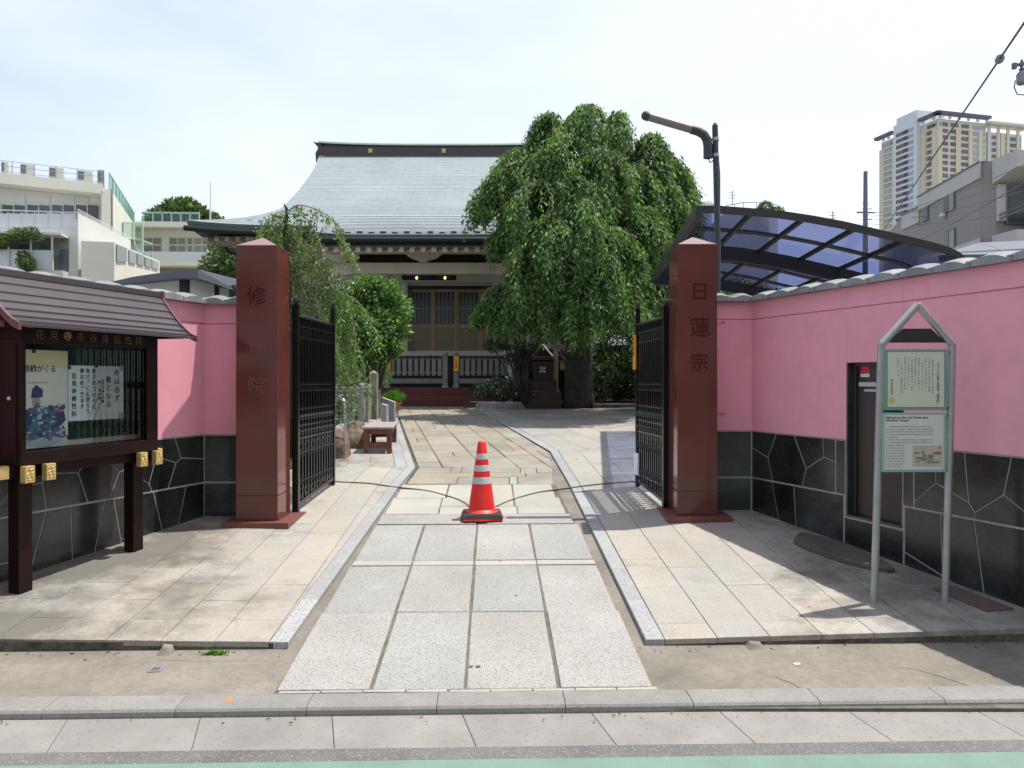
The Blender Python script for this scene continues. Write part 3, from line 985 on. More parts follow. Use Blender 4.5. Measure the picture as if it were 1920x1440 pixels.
# narrow paving crack lines in the right pavement
mb = MB()
for pts in ([(2.22, 3.61), (2.25, 3.69), (2.18, 3.78), (2.10, 3.87), (2.02, 3.9)], [(1.42, 3.61), (1.40, 3.70), (1.33, 3.78)], [(-1.9, 3.98), (-1.6, 3.96), (-1.3, 3.97), (-1.24, 4.0)]):
    for a, c in zip(pts[:-1], pts[1:]):
        za = .0935 + .04 * (a[1] - K * a[0] - 3.6); zc = .0935 + .04 * (c[1] - K * c[0] - 3.6)
        mb.add([(a[0] - .002, a[1], za), (a[0] + .002, a[1] + .002, za), (c[0] + .002, c[1] + .002, zc), (c[0] - .002, c[1], zc)], [(0, 1, 2, 3)])
mb.build('pavement_crack', m_bed, sidewalk, kind='stuff')

# ================================================================== STREET WALLS
def split_stones(rect, amin, skew, rg):
    """irregular crazy paving of a rectangle into convex pieces"""
    out, todo = [], [rect]
    while todo:
        p = todo.pop()
        a = abs(area(p))
        xs2 = [q[0] for q in p]; zs2 = [q[1] for q in p]
        wx, wz = max(xs2) - min(xs2), max(zs2) - min(zs2)
        if a < amin * rg.uniform(.8, 1.9) or len(p) > 7:
            out.append(p); continue
        c = (sum(xs2) / len(p) + rg.uniform(-.18, .18) * wx, sum(zs2) / len(p) + rg.uniform(-.16, .16) * wz)
        ang = (math.pi / 2 if wx > wz * .95 else 0) + rg.uniform(-skew, skew)
        a1 = c; b1 = (c[0] + math.cos(ang), c[1] + math.sin(ang))
        l, r_ = clip_half(p, a1, b1), clip_half(p, b1, a1)
        if len(l) < 3 or len(r_) < 3 or abs(area(l)) < amin * .25 or abs(area(r_)) < amin * .25:
            out.append(p); continue
        todo += [l, r_]
    return out


def cells(rc, amin, rg):
    """irregular many-sided pieces round scattered centres"""
    w_, h_ = rc[1] - rc[0], rc[3] - rc[2]
    n = max(2, int(w_ * h_ / amin))
    seeds = []
    for i in range(n):
        best = None
        for _ in range(12):
            q = (rc[0] + rg.random() * w_, rc[2] + rg.random() * h_)
            d = min([math.hypot(q[0] - s_[0], 1.15 * (q[1] - s_[1])) for s_ in seeds] or [9])
            if best is None or d > best[0]: best = (d, q)
        seeds.append(best[1])
    out = []
    for a in seeds:
        poly = [(rc[0], rc[2]), (rc[1], rc[2]), (rc[1], rc[3]), (rc[0], rc[3])]
        for b in seeds:
            if b is a or len(poly) < 3: continue
            m = ((a[0] + b[0]) / 2, (a[1] + b[1]) / 2)
            dx, dz = b[0] - a[0], b[1] - a[1]
            p2 = (m[0] - dz, m[1] + dx)
            poly = clip_half(poly, m, p2)
        if len(poly) > 2: out.append(poly)
    return out


def stones(M, parent, rects, yf, amin, rg, skew=.38, gap=.0055):
    for rc in rects:
        big = (rc[1] - rc[0]) > .8 and skew > .4
        for p in (cells(rc, amin, rg) if big else split_stones([(rc[0], rc[2]), (rc[1], rc[2]), (rc[1], rc[3]), (rc[0], rc[3])], amin, skew, rg)):
            q = inset(p, gap)
            if area(q) < .001: continue
            MB(M).panel(q, yf + rg.uniform(-.0015, .0015), .02, .002).build('stone', m_black, parent)


# right wall: return facing the street, then the long oblique run
RC = Vector((2.237, 6.96))
rdir = Vector((.341, -.940)).normalized()
MR = frame((RC.x, RC.y, 0), rdir)
MRr = frame((1.86, 6.96, 0), (1, 0))
ZT, ZG, ZP, ZM = 2.335, 2.17, 1.135, .70
right_wall = thing('boundary_wall', 'pink plastered wall on black stone base running towards the street beside the information sign', 'boundary wall', (RC.x, RC.y, .4))
RLEN = 3.35
dx0, dx1 = 1.155, 1.69        # service door opening along the wall
dz0, dz1 = .555, 1.742


def wall_blocks(M, parent, x0, x1, opening=None, zt=ZT, zg=ZG, zp=ZP, zb=.0, name='plaster'):
    mb = MB(M)
    segs = [(x0, x1, zp, zt)] if not opening else [(x0, opening[0], zp, zt), (opening[1], x1, zp, zt), (opening[0], opening[1], opening[3], zt)]
    for (a, b, c, d) in segs:
        if c < zg:
            mb.box(a, b, .0, .2, c, zg - .004)
        mb.box(a, b, .0, .2, max(zg + .004, c), d)
    mb.box(x0, x1, .012, .19, zg - .006, zg + .006)
    mb.build(name, m_pink, parent, bevel=.003)
    mb = MB(M)
    if opening:
        mb.box(x0, opening[0], -.0045, .2, zb, zp - .002); mb.box(opening[1], x1, -.0045, .2, zb, zp - .002); mb.box(opening[0], opening[1], -.0045, .2, zb, opening[2] - .02)
    else:
        mb.box(x0, x1, -.0045, .2, zb, zp - .002)
    mb.build('grout_bed', m_grout, parent)


wall_blocks(MR, right_wall, 0.0, RLEN, (dx0, dx1, dz0, dz1))
rg = random.Random(11)
gz = lambda s: plat(*(RC + rdir * s)) - .02
stones(MR, right_wall, [(0.012, dx0 - .11, ZM + .004, ZP - .004), (dx1 + .10, RLEN, ZM + .004, ZP - .004)], -.008, .065, rg, .5, .0036)
stones(MR, right_wall, [(0.012, dx0 - .02, .12, ZM - .004), (dx1 + .02, RLEN, -.02, ZM - .004)], -.008, .21, rg, .35, .0036)
stones(MR, right_wall, [(dx0 - .105, dx0 - .006, ZM + .004, ZP - .004), (dx1 + .006, dx1 + .095, ZM + .004, ZP - .004), (dx0 - .01, dx1 + .01, .1, dz0 - .03)], -.010, .4, rg, .1)
mb = MB(MR)
mb.box(dx0, dx0 + .016, .0, .2, dz0 - .02, dz1); mb.box(dx1 - .016, dx1, .0, .2, dz0 - .02, ZP)
mb.box(dx0 + .016, dx1 - .016, -.004, .2, dz0 - .028, dz0 - .004)
mb.build('door_reveal', m_black, right_wall, bevel=.002)
# the return
wall_blocks(MRr, right_wall, 0.0, 2.237 - 1.86 + .06, None)
stones(MRr, right_wall, [(.0, .37, ZM + .004, ZP - .004)], -.008, .12, rg, .3)
stones(MRr, right_wall, [(.0, .37, .12, ZM - .004)], -.008, .5, rg, .3)
# little hook brackets left on the return
for z in (2.155, 1.305):
    mb = MB(MRr); mb.box(-.02, .13, -.012, -.001, z - .012, z + .012); mb.lathe((.11, -.016, z), [(.008, -.01), (.012, 0), (.008, .01)], 8)
    mb.build('hook_bracket', m_pink, right_wall, bevel=.002)
mb = MB(MRr); mb.box(-.02, .11, -.022, -.009, .50, .535); mb.build('hook_bracket', m_irondark, right_wall, bevel=.004)

# service door in the wall
sdoor = thing('service_door', 'narrow dark brown steel door with mail slot, recessed in the pink wall behind the sign', 'door', tuple(MR @ Vector(((dx0 + dx1) / 2, .05, dz0))))
mb = MB(MR); mb.box(dx0 + .017, dx1 - .017, .075, .11, dz0 + .0, dz1 - .004); mb.build('door_leaf', m_door, sdoor, bevel=.002)
mb = MB(MR)
mb.box(dx0 + .017, dx0 + .045, .05, .075, dz0, dz1 - .03); mb.box(dx1 - .045, dx1 - .017, .05, .075, dz0, dz1 - .03); mb.box(dx0 + .017, dx1 - .017, .05, .075, dz1 - .03, dz1 - .004)
mb.build('door_frame', m_irondark, sdoor, bevel=.002)
mb = MB(MR)
mb.box(dx0 + .07, dx1 - .07, .052, .074, 1.555, 1.59); mb.box(dx0 + .11, dx1 - .11, .066, .0745, 1.515, 1.535)
mb.build('mail_slot', m_alu, sdoor, bevel=.003)
mb = MB(MR); mb.box(dx0 + .13, dx1 - .13, .070, .0743, 1.538, 1.553); mb.build('slot_opening', m_bed, sdoor)
mb = MB(MR); mb.box(dx0 + .07, dx0 + .155, .0735, .0748, 1.655, 1.715); mb.build('red_sticker', m_redprint, sdoor)
mb = MB(MR); mb.box(dx0 + .07, dx0 + .155, .0735, .0748, 1.630, 1.6535); mb.build('sticker_text_strip', m_paper, sdoor)
text('sticker_lettering', 'SECOM', MR @ Matrix.Translation((dx0 + .074, .0733, 1.6515)), .021, m_ink, sdoor, ext=.0002)
for z in (.75, 1.15):
    mb = MB(MR); mb.tube([(dx1 - .05, .066, z), (dx1 - .05, .066, z + .07)], .009, 8); mb.build('hinge', m_steel, sdoor, smooth=True)

# left wall: mirrored
LCn = Vector((-2.757, 6.69))
ldir = Vector((.339, .941)).normalized()
LLEN = 2.95
LO = LCn - ldir * LLEN
ML = frame((LO.x, LO.y, 0), ldir)
MLr = frame((LCn.x, LCn.y, 0), (1, 0))
ZTl, ZGl, ZPl, ZMl = 2.285, 2.11, 1.118, .69
left_wall = thing('boundary_wall', 'pink plastered wall on black stone base running behind the notice board', 'boundary wall', (LCn.x, LCn.y, .4))
wall_blocks(ML, left_wall, 0, LLEN, None, ZTl, ZGl, ZPl)
wall_blocks(MLr, left_wall, -.06, .40, None, ZTl, ZGl, ZPl)
rg = random.Random(23)
stones(ML, left_wall, [(0, LLEN - .012, ZMl + .004, ZPl - .004)], -.008, .065, rg, .45, .0036)
stones(ML, left_wall, [(0, LLEN - .012, -.02, ZMl - .004)], -.008, .20, rg, .35, .0036)
stones(MLr, left_wall, [(.0, .40, ZMl + .004, ZPl - .004)], -.008, .12, rg, .3)
stones(MLr, left_wall, [(.0, .40, .12, ZMl - .004)], -.008, .5, rg, .3)


# coping tiles
def coping_mesh(L, name='coping_tile'):
    """one ridge tile unit: arched along the wall, sloping to both sides"""
    mb = MB()
    nx = 10
    ys = [-.055, -.05, .0, .06, .10, .14, .20, .25, .255]
    zy = [-.035, -.006, .012, .026, .030, .026, .012, -.006, -.035]
    rows = []
    for i in range(nx + 1):
        t = i / nx
        hgt = .027 * max(0, math.sin(math.pi * min(1, max(0, (t - .06) / .84)))) ** .8 if .06 < t < .90 else 0
        rows.append([(t * L, y, z + (hgt if 0 < k < len(ys) - 1 else 0)) for k, (y, z) in enumerate(zip(ys, zy))])
    mb.grid(rows)
    base = [[(0, y, -.035) for y in (ys[0], ys[-1])], [(L, y, -.035) for y in (ys[0], ys[-1])]]
    mb.grid(base, flip=True)
    me = bpy.data.meshes.new(name); me.from_pydata(mb.v, [], mb.f); me.materials.append(m_tilec)
    me.polygons.foreach_set('use_smooth', [True] * len(me.polygons)); me.update()
    try: me.set_sharp_from_angle(angle=R(32))
    except Exception: pass
    return me


# a pan with a raised collar at its joint: second shape laid across the seam
def collar_mesh():
    mb = MB()
    pr = [(-.060, -.038), (-.058, .000), (.0, .020), (.10, .038), (.20, .020), (.258, .000), (.260, -.038)]
    mb.prism_x(pr[::-1], -.014, .014)
    me = bpy.data.meshes.new('coping_joint'); me.from_pydata(mb.v, [], mb.f); me.materials.append(m_tilec); me.update()
    return me


cop_me, col_me = coping_mesh(.268), collar_mesh()


def coping(M, parent, x0, x1, z, me=cop_me, step=.27):
    n = max(1, round((x1 - x0) / step)); st = (x1 - x0) / n
    off = wloc(parent)
    for i in range(n):
        for (mm, xx, sx) in ((me, x0 + i * st, st / .27), (col_me, x0 + i * st, 1)):
            o = bpy.data.objects.new(mm.name, mm)  # shared mesh
            COL.objects.link(o); o.parent = parent
            T = M @ Matrix.Translation((xx, 0, z + .036)) @ Matrix.Diagonal((sx, 1, 1, 1))
            T.translation -= off
            if mm is me: T = T @ Matrix.Rotation(rnd.uniform(-.012, .012), 4, 'Y')
            o.matrix_basis = T


coping(MR, right_wall, .02, RLEN, ZT)
coping(MRr, right_wall, -.02, .40, ZT, step=.2)
coping(ML, left_wall, 0, LLEN - .02, ZTl)
coping(MLr, left_wall, .0, .42, ZTl, step=.2)


# ================================================================== GATE PILLARS
def pillar(x0, y0, w_, d_, zt, za, lab, chars, csize, dy0, pl, Z0=.40):
    zb = plat(x0 + w_ / 2, y0 + .1) - .01
    t = thing('gate_pillar', lab, 'gate pillar', (x0 + w_ / 2, y0 + d_ / 2, zb))
    tp = .006
    mb = MB()
    lo = [(x0 - tp, y0 - tp, zb + .04), (x0 + w_ + tp, y0 - tp, zb + .04), (x0 + w_ + tp, y0 + d_ + tp, zb + .04), (x0 - tp, y0 + d_ + tp, zb + .04)]
    zj = zb + .045 + .21
    zz = [zb + .04, zj, zj + .0035, zt]
    for a, b in ((0, 1), (2, 3)):
        f = lambda k: tp * (1 - (zz[k] - zz[0]) / (zt - zz[0]))
        lo = [(x0 - f(a), y0 - f(a), zz[a]), (x0 + w_ + f(a), y0 - f(a), zz[a]), (x0 + w_ + f(a), y0 + d_ + f(a), zz[a]), (x0 - f(a), y0 + d_ + f(a), zz[a])]
        hi = [(x0 - f(b), y0 - f(b), zz[b]), (x0 + w_ + f(b), y0 - f(b), zz[b]), (x0 + w_ + f(b), y0 + d_ + f(b), zz[b]), (x0 - f(b), y0 + d_ + f(b), zz[b])]
        mb.hexa(lo, hi)
    mb.box(x0 + .003, x0 + w_ - .003, y0 + .003, y0 + d_ - .003, zj - .002, zj + .006)
    mb.build('shaft', m_red, t, bevel=.003)
    mb = MB()
    mb.add([(x0, y0, zt + .001), (x0 + w_, y0, zt + .001), (x0 + w_, y0 + d_, zt + .001), (x0, y0 + d_, zt + .001), (x0 + w_ / 2, y0 + d_ / 2, za)], [(0, 1, 4), (1, 2, 4), (2, 3, 4), (3, 0, 4), (3, 2, 1, 0)])
    mb.build('pyramid_cap', m_cap, t)
    mb = MB(); mb.box(*pl, zb - .03, zb + .042); mb.build('plinth', m_redlight, t, bevel=.004)
    for (ch, z, mt, sz) in chars:
        M = frame((x0 + w_ / 2 + dy0, y0 - .0012 - .006 * (zt - z + .12) / (zt - zb), z), (1, 0))
        text('inscription', ch, M, sz, mt, t, ext=.0012, align='CENTER', bold=.001)
    return t


pl_ = pillar(-2.37, 6.42, .35, .35, 2.765, 2.862, 'polished red granite gate pillar left of the walkway, carved with temple name', [('修', 2.405, m_inscr, .175), ('性', 1.98, m_inscr2, .16), ('院', 1.63, m_inscr2, .16)], 0, .0, (-2.46, -1.895, 6.32, 6.87))
pr_ = pillar(1.475, 6.64, .347, .37, 2.815, 2.912, 'polished red granite gate pillar right of the walkway, carved with sect name', [('日', 2.47, m_inscr, .175), ('蓮', 2.155, m_inscr, .185), ('宗', 1.84, m_inscr, .17)], 0, .02, (1.369, 1.939, 6.54, 7.08))


# ================================================================== GATES
def gate(A, B, lab, plaque=None):
    A, B = Vector(A), Vector(B)
    d = (B - A); L = d.length; d /= L
    M = frame((A.x, A.y, 0), d)
    zb = lambda s: plat(*(A + d * s)) + .035
    t = thing('iron_gate', lab, 'gate', (A.x, A.y, plat(A.x, A.y)))
    for s, top, r in ((0, 2.30, .028), (L, 2.38, .022)):
        mb = MB(M); mb.box(s - r, s + r, -r, r, zb(s) - .03, top); mb.lathe((s, 0, top), [(r * .6, 0), (r * .9, .012), (r * 1.3, .035), (r * .9, .06), (r * .2, .075)], 10)
        mb.build('gate_post', m_iron, t, bevel=.002)
    rails = [2.11, 2.005, 1.57, 1.51, 1.34, 1.185, 1.065]
    for z in rails:
        mb = MB(M); mb.box(.02, L - .02, -.014, .014, z - .009, z + .009); mb.build('rail', m_iron, t, bevel=.002)
    mb = MB(M); mb.hexa([(.02, -.015, zb(0) + .02), (L - .02, -.015, zb(L) + .02), (L - .02, .015, zb(L) + .02), (.02, .015, zb(0) + .02)],
                        [(.02, -.015, zb(0) + .055), (L - .02, -.015, zb(L) + .055), (L - .02, .015, zb(L) + .055), (.02, .015, zb(0) + .055)])
    mb.build('rail', m_iron, t)
    n = 13
    for i in range(n):
        s = (i + .75) / (n + .5) * L
        z0 = zb(s) + .05
        mb = MB(M)
        mb.box(s - .012, s + .012, -.012, .012, z0, 2.185)
        bar = mb.build('bar', m_iron, t)
        mb = MB(M)
        mb.lathe((s, 0, 2.185), [(.010, 0), (.022, .008), (.024, .02), (.012, .03)], 8)
        for zz in (1.26, 1.12, .92, .66):
            if zz > z0 + .05:
                mb.lathe((s, 0, zz), [(.012, -.034), (.022, -.02), (.015, -.007), (.027, .007), (.015, .023), (.012, .036)], 8)
        mb.build('collar', m_iron, bar, auto=50, kind='stuff')
    for i in range(n - 1):
        s = (i + 1.25) / (n + .5) * L
        mb = MB(M); mb.box(s - .006, s + .006, -.008, .008, 1.50, 2.11); mb.build('bar', m_iron, t)
    # ornamental bands: rings in the top frieze, hooks lower down
    mb = MB(M)
    m2 = 18
    for i in range(m2):
        s = .05 + (i + .5) / m2 * (L - .1)
        for zc, rr in ((2.057, .038), (1.54, .022)):
            ring = [(s + rr * math.cos(a), 0, zc + rr * math.sin(a)) for a in [k * math.pi / 5 for k in range(11)]]
            mb.tube(ring, .008, 5, cap=False)
    mb.build('scroll_band', m_iron, t, kind='stuff')
    mb = MB(M)
    for i in range(12):
        s = .06 + (i + .5) / 12 * (L - .12)
        for (zc, up) in ((.98, 1), (.56, -1)):
            pts = [(s + .004 + .026 * math.sin(a) * (1 if i % 2 else -1), .0, zc + up * (.05 * a / 2 - .04)) for a in [k * .5 for k in range(9)]]
            mb.tube(pts, .010, 5)
    mb.build('scroll_work', m_iron, t, kind='stuff')
    if plaque:
        mb = MB(M); mb.box(L - .035, L + .035, .024, .045, 1.72, 2.09)
        if plaque == 'orange':
            b_ = mb.build('orange_plaque', m_orange, t, bevel=.003)
            text('plaque_lettering', '開\n門\n時\n間', frame(tuple(M @ Vector((L, .0465, 2.07))), (-d.x, -d.y)), .045, m_ink, t, ext=.0006, align='CENTER', line=1.15)
            mb = MB(M); mb.box(L - .13, L + .02, .022, .04, .60, .83); mb.build('white_notice', m_paper, t, bevel=.002)
            mb = MB(M); mb.lathe((L - .0, .03, 2.30), [(.0, 0), (.01, .02), (.0, .05)], 8)
            mb.build('latch', m_alu, t)
    return t


g1 = gate((-1.985, 6.86), (-1.93, 8.04), 'open black wrought iron gate leaf hung beside the left gate pillar', None)
g2 = gate((1.447, 7.04), (1.35, 8.02), 'open black wrought iron gate leaf with orange plaque beside the right gate pillar', 'orange')


# gate guide rails across the paving
def track(pix, lab):
    pts = []
    for px, py in pix:
        k = (py - 714) / F_PX
        # intersect the pixel's ray with the paving plane
        Y = 7.5
        for _ in range(12):
            x = (px - 960) / F_PX * Y
            zz = (plat(x, Y) if (x < -1.2 or x > .58) else zr(x, Y)) + .004
            Y = (CAMZ - zz) / k
        pts.append(Vector(((px - 960) / F_PX * Y, Y, zz)))
    fine = []
    for i in range(len(pts) - 1):
        p0, p1, p2, p3 = pts[max(i - 1, 0)], pts[i], pts[i + 1], pts[min(i + 2, len(pts) - 1)]
        for k in range(6):
            s = k / 6
            fine.append(.5 * ((2 * p1) + (-p0 + p2) * s + (2 * p0 - 5 * p1 + 4 * p2 - p3) * s * s + (-p0 + 3 * p1 - 3 * p2 + p3) * s ** 3))
    fine.append(pts[-1])
    for p in fine: p.z = max(p.z, (plat(p.x, p.y) if (p.x < -1.22 or p.x > .57) else zr(p.x, p.y)) + .003)
    mb = MB()
    for off, wd_, hh in ((0, .009, .004),):
        L_, R_ = [], []
        for i, p in enumerate(fine):
            d = (fine[min(i + 1, len(fine) - 1)] - fine[max(i - 1, 0)]).normalized()
            n = Vector((-d.y, d.x, 0))
            L_.append(p + n * wd_ + Vector((0, 0, -.012))); R_.append(p - n * wd_ + Vector((0, 0, -.012)))
        rows = [[l, l + Vector((0, 0, .012 + hh)), r + Vector((0, 0, .012 + hh)), r] for l, r in zip(L_, R_)]
        mb.grid(rows, flip=True)
    o = mb.build('gate_guide_rail', m_track, loc=tuple(pts[0]))
    return ptag(tidy(o), lab, 'guide rail', 'gate guide rails curving over the walkway')


track([(627, 903), (690, 906), (740, 913), (795, 919), (840, 930), (868, 941), (886, 955)], 'curved metal guide rail from the left gate to the cone')
track([(1196, 902), (1120, 908), (1066, 915), (1010, 923), (960, 937), (930, 950)], 'curved metal guide rail from the right gate to the cone')

# ================================================================== TRAFFIC CONE
cx, cy = -.275, 6.80
cz = zr(cx, cy) + .002
cone = thing('traffic_cone', 'red plastic traffic cone with three silver bands standing on the walkway', 'traffic cone', (cx, cy, cz))
mb = MB()
# thin red foot plate with rounded lobes
n = 40
ft = []
for k in range(n):
    a = 2 * math.pi * k / n
    r = .185 * (1 + .10 * math.cos(4 * a) ** 2 * (1 if k % 2 else .8)) / max(abs(math.cos(a)), abs(math.sin(a))) ** .55
    ft.append((cx + r * math.cos(a + .12), cy + r * math.sin(a + .12)))
mb.hexa([(x, y, cz) for x, y in ft], [(x, y, cz + .012) for x, y in ft]); mb.build('foot_plate', m_conered, cone)
mb = MB(Matrix.Translation((cx, cy, cz)) @ Matrix.Rotation(.06, 4, 'Z'))
mb.hexa([(-.19, -.17, .012), (.19, -.17, .012), (.19, .17, .012), (-.19, .17, .012)], [(-.165, -.15, .058), (.165, -.15, .058), (.165, .15, .058), (-.165, .15, .058)])
mb.build('rubber_weight', m_rubber, cone, bevel=.008)
rc = lambda z: .122 + (.034 - .122) * (z - .075) / (.70 - .075)
mb = MB(); mb.lathe((cx, cy, cz), [(.150, .050), (.152, .062), (.135, .072), (rc(.085), .085), (rc(.3), .3), (rc(.5), .5), (rc(.68), .68), (.030, .694), (.022, .700)], 40)
mb.build('cone_body', m_conered, cone, auto=35)
for a, b in ((.315, .375), (.428, .482), (.535, .585)):
    mb = MB(); mb.lathe((cx, cy, cz), [(rc(a) + .0005, a), (rc(a) + .0018, a + .001), (rc(b) + .0018, b - .001), (rc(b) + .0005, b)], 40); mb.build('reflective_band', m_reflect, cone, auto=35)

# ================================================================== NOTICE BOARD
NB0 = Vector((-3.15, 4.78))
nd = Vector((.296, .955)).normalized()
MN = frame((NB0.x, NB0.y, 0), nd)
nb = thing('notice_board', 'roofed dark brown wooden notice board with gilded beam ends before the left wall', 'notice board', (NB0.x, NB0.y, .2))
for s in (0.0, .93):
    p = NB0 + nd * s
    zb = plat(p.x, p.y)
    mb = MB(MN); mb.box(s - .048, s + .048, -.045, .045, zb - .01, 1.09); mb.build('leg', m_wood, nb, bevel=.003)
for y in (-.07, .07):
    mb = MB(MN); mb.box(-.15, 1.08, y - .02, y + .02, .985, 1.06) if y > 0 else mb.box(-.15, 1.08, y - .02, y + .02, 1.0, 1.068)
    bm_ = mb.build('lengthwise_beam', m_wood, nb, bevel=.002)
mb = MB(MN); mb.box(-.215, -.15, -.095, -.045, .992, 1.075); mb.build('gilded_beam_end', m_gold, nb, bevel=.004)
mb = MB(MN); mb.box(1.08, 1.125, -.095, -.045, .992, 1.075); mb.build('gilded_beam_end', m_gold, nb, bevel=.004)
for s in (-.075, .075, .855, 1.005):
    mb = MB(MN); mb.box(s - .026, s + .026, -.13, .14, .99, 1.066); cb = mb.build('cross_beam', m_wood, nb, bevel=.002)
    mb = MB(MN); mb.box(s - .034, s + .034, -.175, -.13, .962, 1.068); ge = mb.build('gilded_beam_end', m_gold, nb, bevel=.004)
    mb = MB(MN)
    for zz in (.985, 1.005, 1.025, 1.045):
        pts = [(s - .02 + .04 * k / 6, -.1765, zz + .006 * math.sin(k * 1.7 + zz * 90)) for k in range(7)]
        mb.tube(pts, .0022, 4)
    mb.build('chased_relief', m_gold, ge, kind='stuff')
bx0, bx1 = -.11, 1.025
# case
mb = MB(MN)
mb.box(bx0, bx1, -.14, .11, 1.068, 1.155)
mb.box(bx0, bx1, -.12, .11, 1.86, 1.965)
mb.box(bx0, bx1, .085, .11, 1.155, 1.86)
mb.box(bx0, bx0 + .03, -.12, .085, 1.155, 1.86); mb.box(bx1 - .03, bx1, -.12, .085, 1.155, 1.86)
mb.build('case', m_wood, nb, bevel=.003)
mb = MB(MN); mb.box(bx0 - .006, bx0 - .001, -.105, .10, 1.09, 1.84)
ep = mb.build('end_panel', m_wood, nb, bevel=.002)
mb = MB(MN @ Matrix.Translation((bx0 - .007, -.055, 1.49)) @ Matrix.Rotation(R(-90), 4, 'Y')); mb.lathe((0, 0, 0), [(.014, -.002), (.014, .006), (.009, .012), (.002, .013)], 12)
mb.build('keyhole', m_alu, ep, smooth=True)
mb = MB(MN)
mb.box(bx0 + .0, bx0 + .035, -.142, -.121, 1.156, 1.965); mb.box(bx1 - .11, bx1, -.142, -.121, 1.156, 1.965)
mb.box(bx0 + .035, bx1 - .11, -.142, -.121, 1.84, 1.965)
mb.build('front_frame', m_wood, nb, bevel=.003)
mb = MB(MN); mb.box(bx0 + .03, bx1 - .03, .06, .084, 1.156, 1.859); mb.build('green_backing', m_felt, nb)
mb = MB(MN); mb.box(bx0 + .03, bx1 - .03, .02, .06, 1.156, 1.19); mb.build('cream_shelf', m_posterpaper, nb)
ht = '花見寺市谷身延性院'
for i, ch in enumerate(ht):
    s = .02 + i * .102
    text('gilded_letter', ch, MN @ Matrix.Translation((s, -.1445, 1.925)), .068, m_golddark if i != 2 else m_gold, nb, ext=.001, align='CENTER')
mb = MB(MN); mb.box(bx0 + .035, bx1 - .11, -.128, -.125, 1.156, 1.84); mb.build('glass_pane', m_pane, nb)
for i in range(2):
    pass
# posters lie on the backing: things of their own
px0, px1, pz0, pz1 = -.075, .30, 1.165, 1.80
yp = -.06
post1 = thing('poster', 'tall cream poster with a seated figure in blue and violet inside the notice board', 'poster', tuple(MN @ Vector(((px0 + px1) / 2, yp, pz0))))
mb = MB(MN); mb.box(px0, px1, yp, yp + .001, pz0, pz1); mb.build('sheet', m_posterpaper, post1)
mb = MB(MN); mb.box(px0, px1, yp - .0006, yp - .0003, pz1 - .11, pz1); mb.build('yellow_band', m_posteryellow, post1)
text('calligraphy', '麒麟がくる', MN @ Matrix.Translation((px0 + .045, yp - .0012, 1.70)), .050, m_ink, post1, ext=.0004, bold=.0004, sx=.95, space=1.05)
mb = MB(MN); mb.box(px0 + .07, px1 - .15, yp - .0008, yp - .0004, 1.585, 1.589); mb.build('printed_line', m_golddark, post1)
# abstract swirling print standing in for the artwork
rg = random.Random(4)


def blobpoly(cx_, cz_, rx, rz, k=12, j=.25):
    return [(cx_ + rx * (1 + rg.uniform(-j, j)) * math.cos(2 * math.pi * i / k), cz_ + rz * (1 + rg.uniform(-j, j)) * math.sin(2 * math.pi * i / k)) for i in range(k)]


def printed(parts_, y0, parent, name, mat):
    mb = MB(MN)
    for i, p in enumerate(parts_):
        yy = y0 - .00006 * i
        mb.add([(q[0], yy, q[1]) for q in p], [tuple(range(len(p)))])
    return mb.build(name, mat, parent)


w_ = px1 - px0
cxp = px0 + w_ * .52
printed([blobpoly(px0 + w_ * .50, 1.225, w_ * .44, .055, 14, .12)], yp - .0010, post1, 'printed_shape', m_blued)
printed([blobpoly(px0 + w_ * .42, 1.31, w_ * .34, .085, 16, .15), blobpoly(px0 + w_ * .70, 1.37, w_ * .26, .07, 14, .3), blobpoly(px0 + w_ * .30, 1.38, w_ * .16, .06, 12, .2)], yp - .0014, post1, 'printed_shape', m_bluea)
printed([blobpoly(px0 + w_ * rg.uniform(.2, .9), rg.uniform(1.23, 1.44), w_ * rg.uniform(.03, .10), rg.uniform(.012, .03), 9, .4) for _ in range(26)], yp - .0030, post1, 'printed_shape', m_blueb)
printed([blobpoly(px0 + w_ * rg.uniform(.25, .75), rg.uniform(1.23, 1.42), w_ * rg.uniform(.03, .10), rg.uniform(.008, .03), 9, .4) for _ in range(18)], yp - .0055, post1, 'printed_shape', m_bluec)
printed([blobpoly(px0 + w_ * rg.uniform(.2, .9), rg.uniform(1.22, 1.44), w_ * rg.uniform(.02, .06), rg.uniform(.004, .012), 8, .4) for _ in range(22)], yp - .0075, post1, 'printed_shape', m_blued)
printed([blobpoly(px0 + w_ * .37, 1.463, w_ * .085, .04, 14, .04)], yp - .0012, post1, 'printed_shape', m_picsky)
printed([[(px0 + w_ * .27, 1.49), (px0 + w_ * .49, 1.492), (px0 + w_ * .50, 1.54), (px0 + w_ * .37, 1.575), (px0 + w_ * .29, 1.545)]], yp - .0014, post1, 'printed_shape', m_bluea)

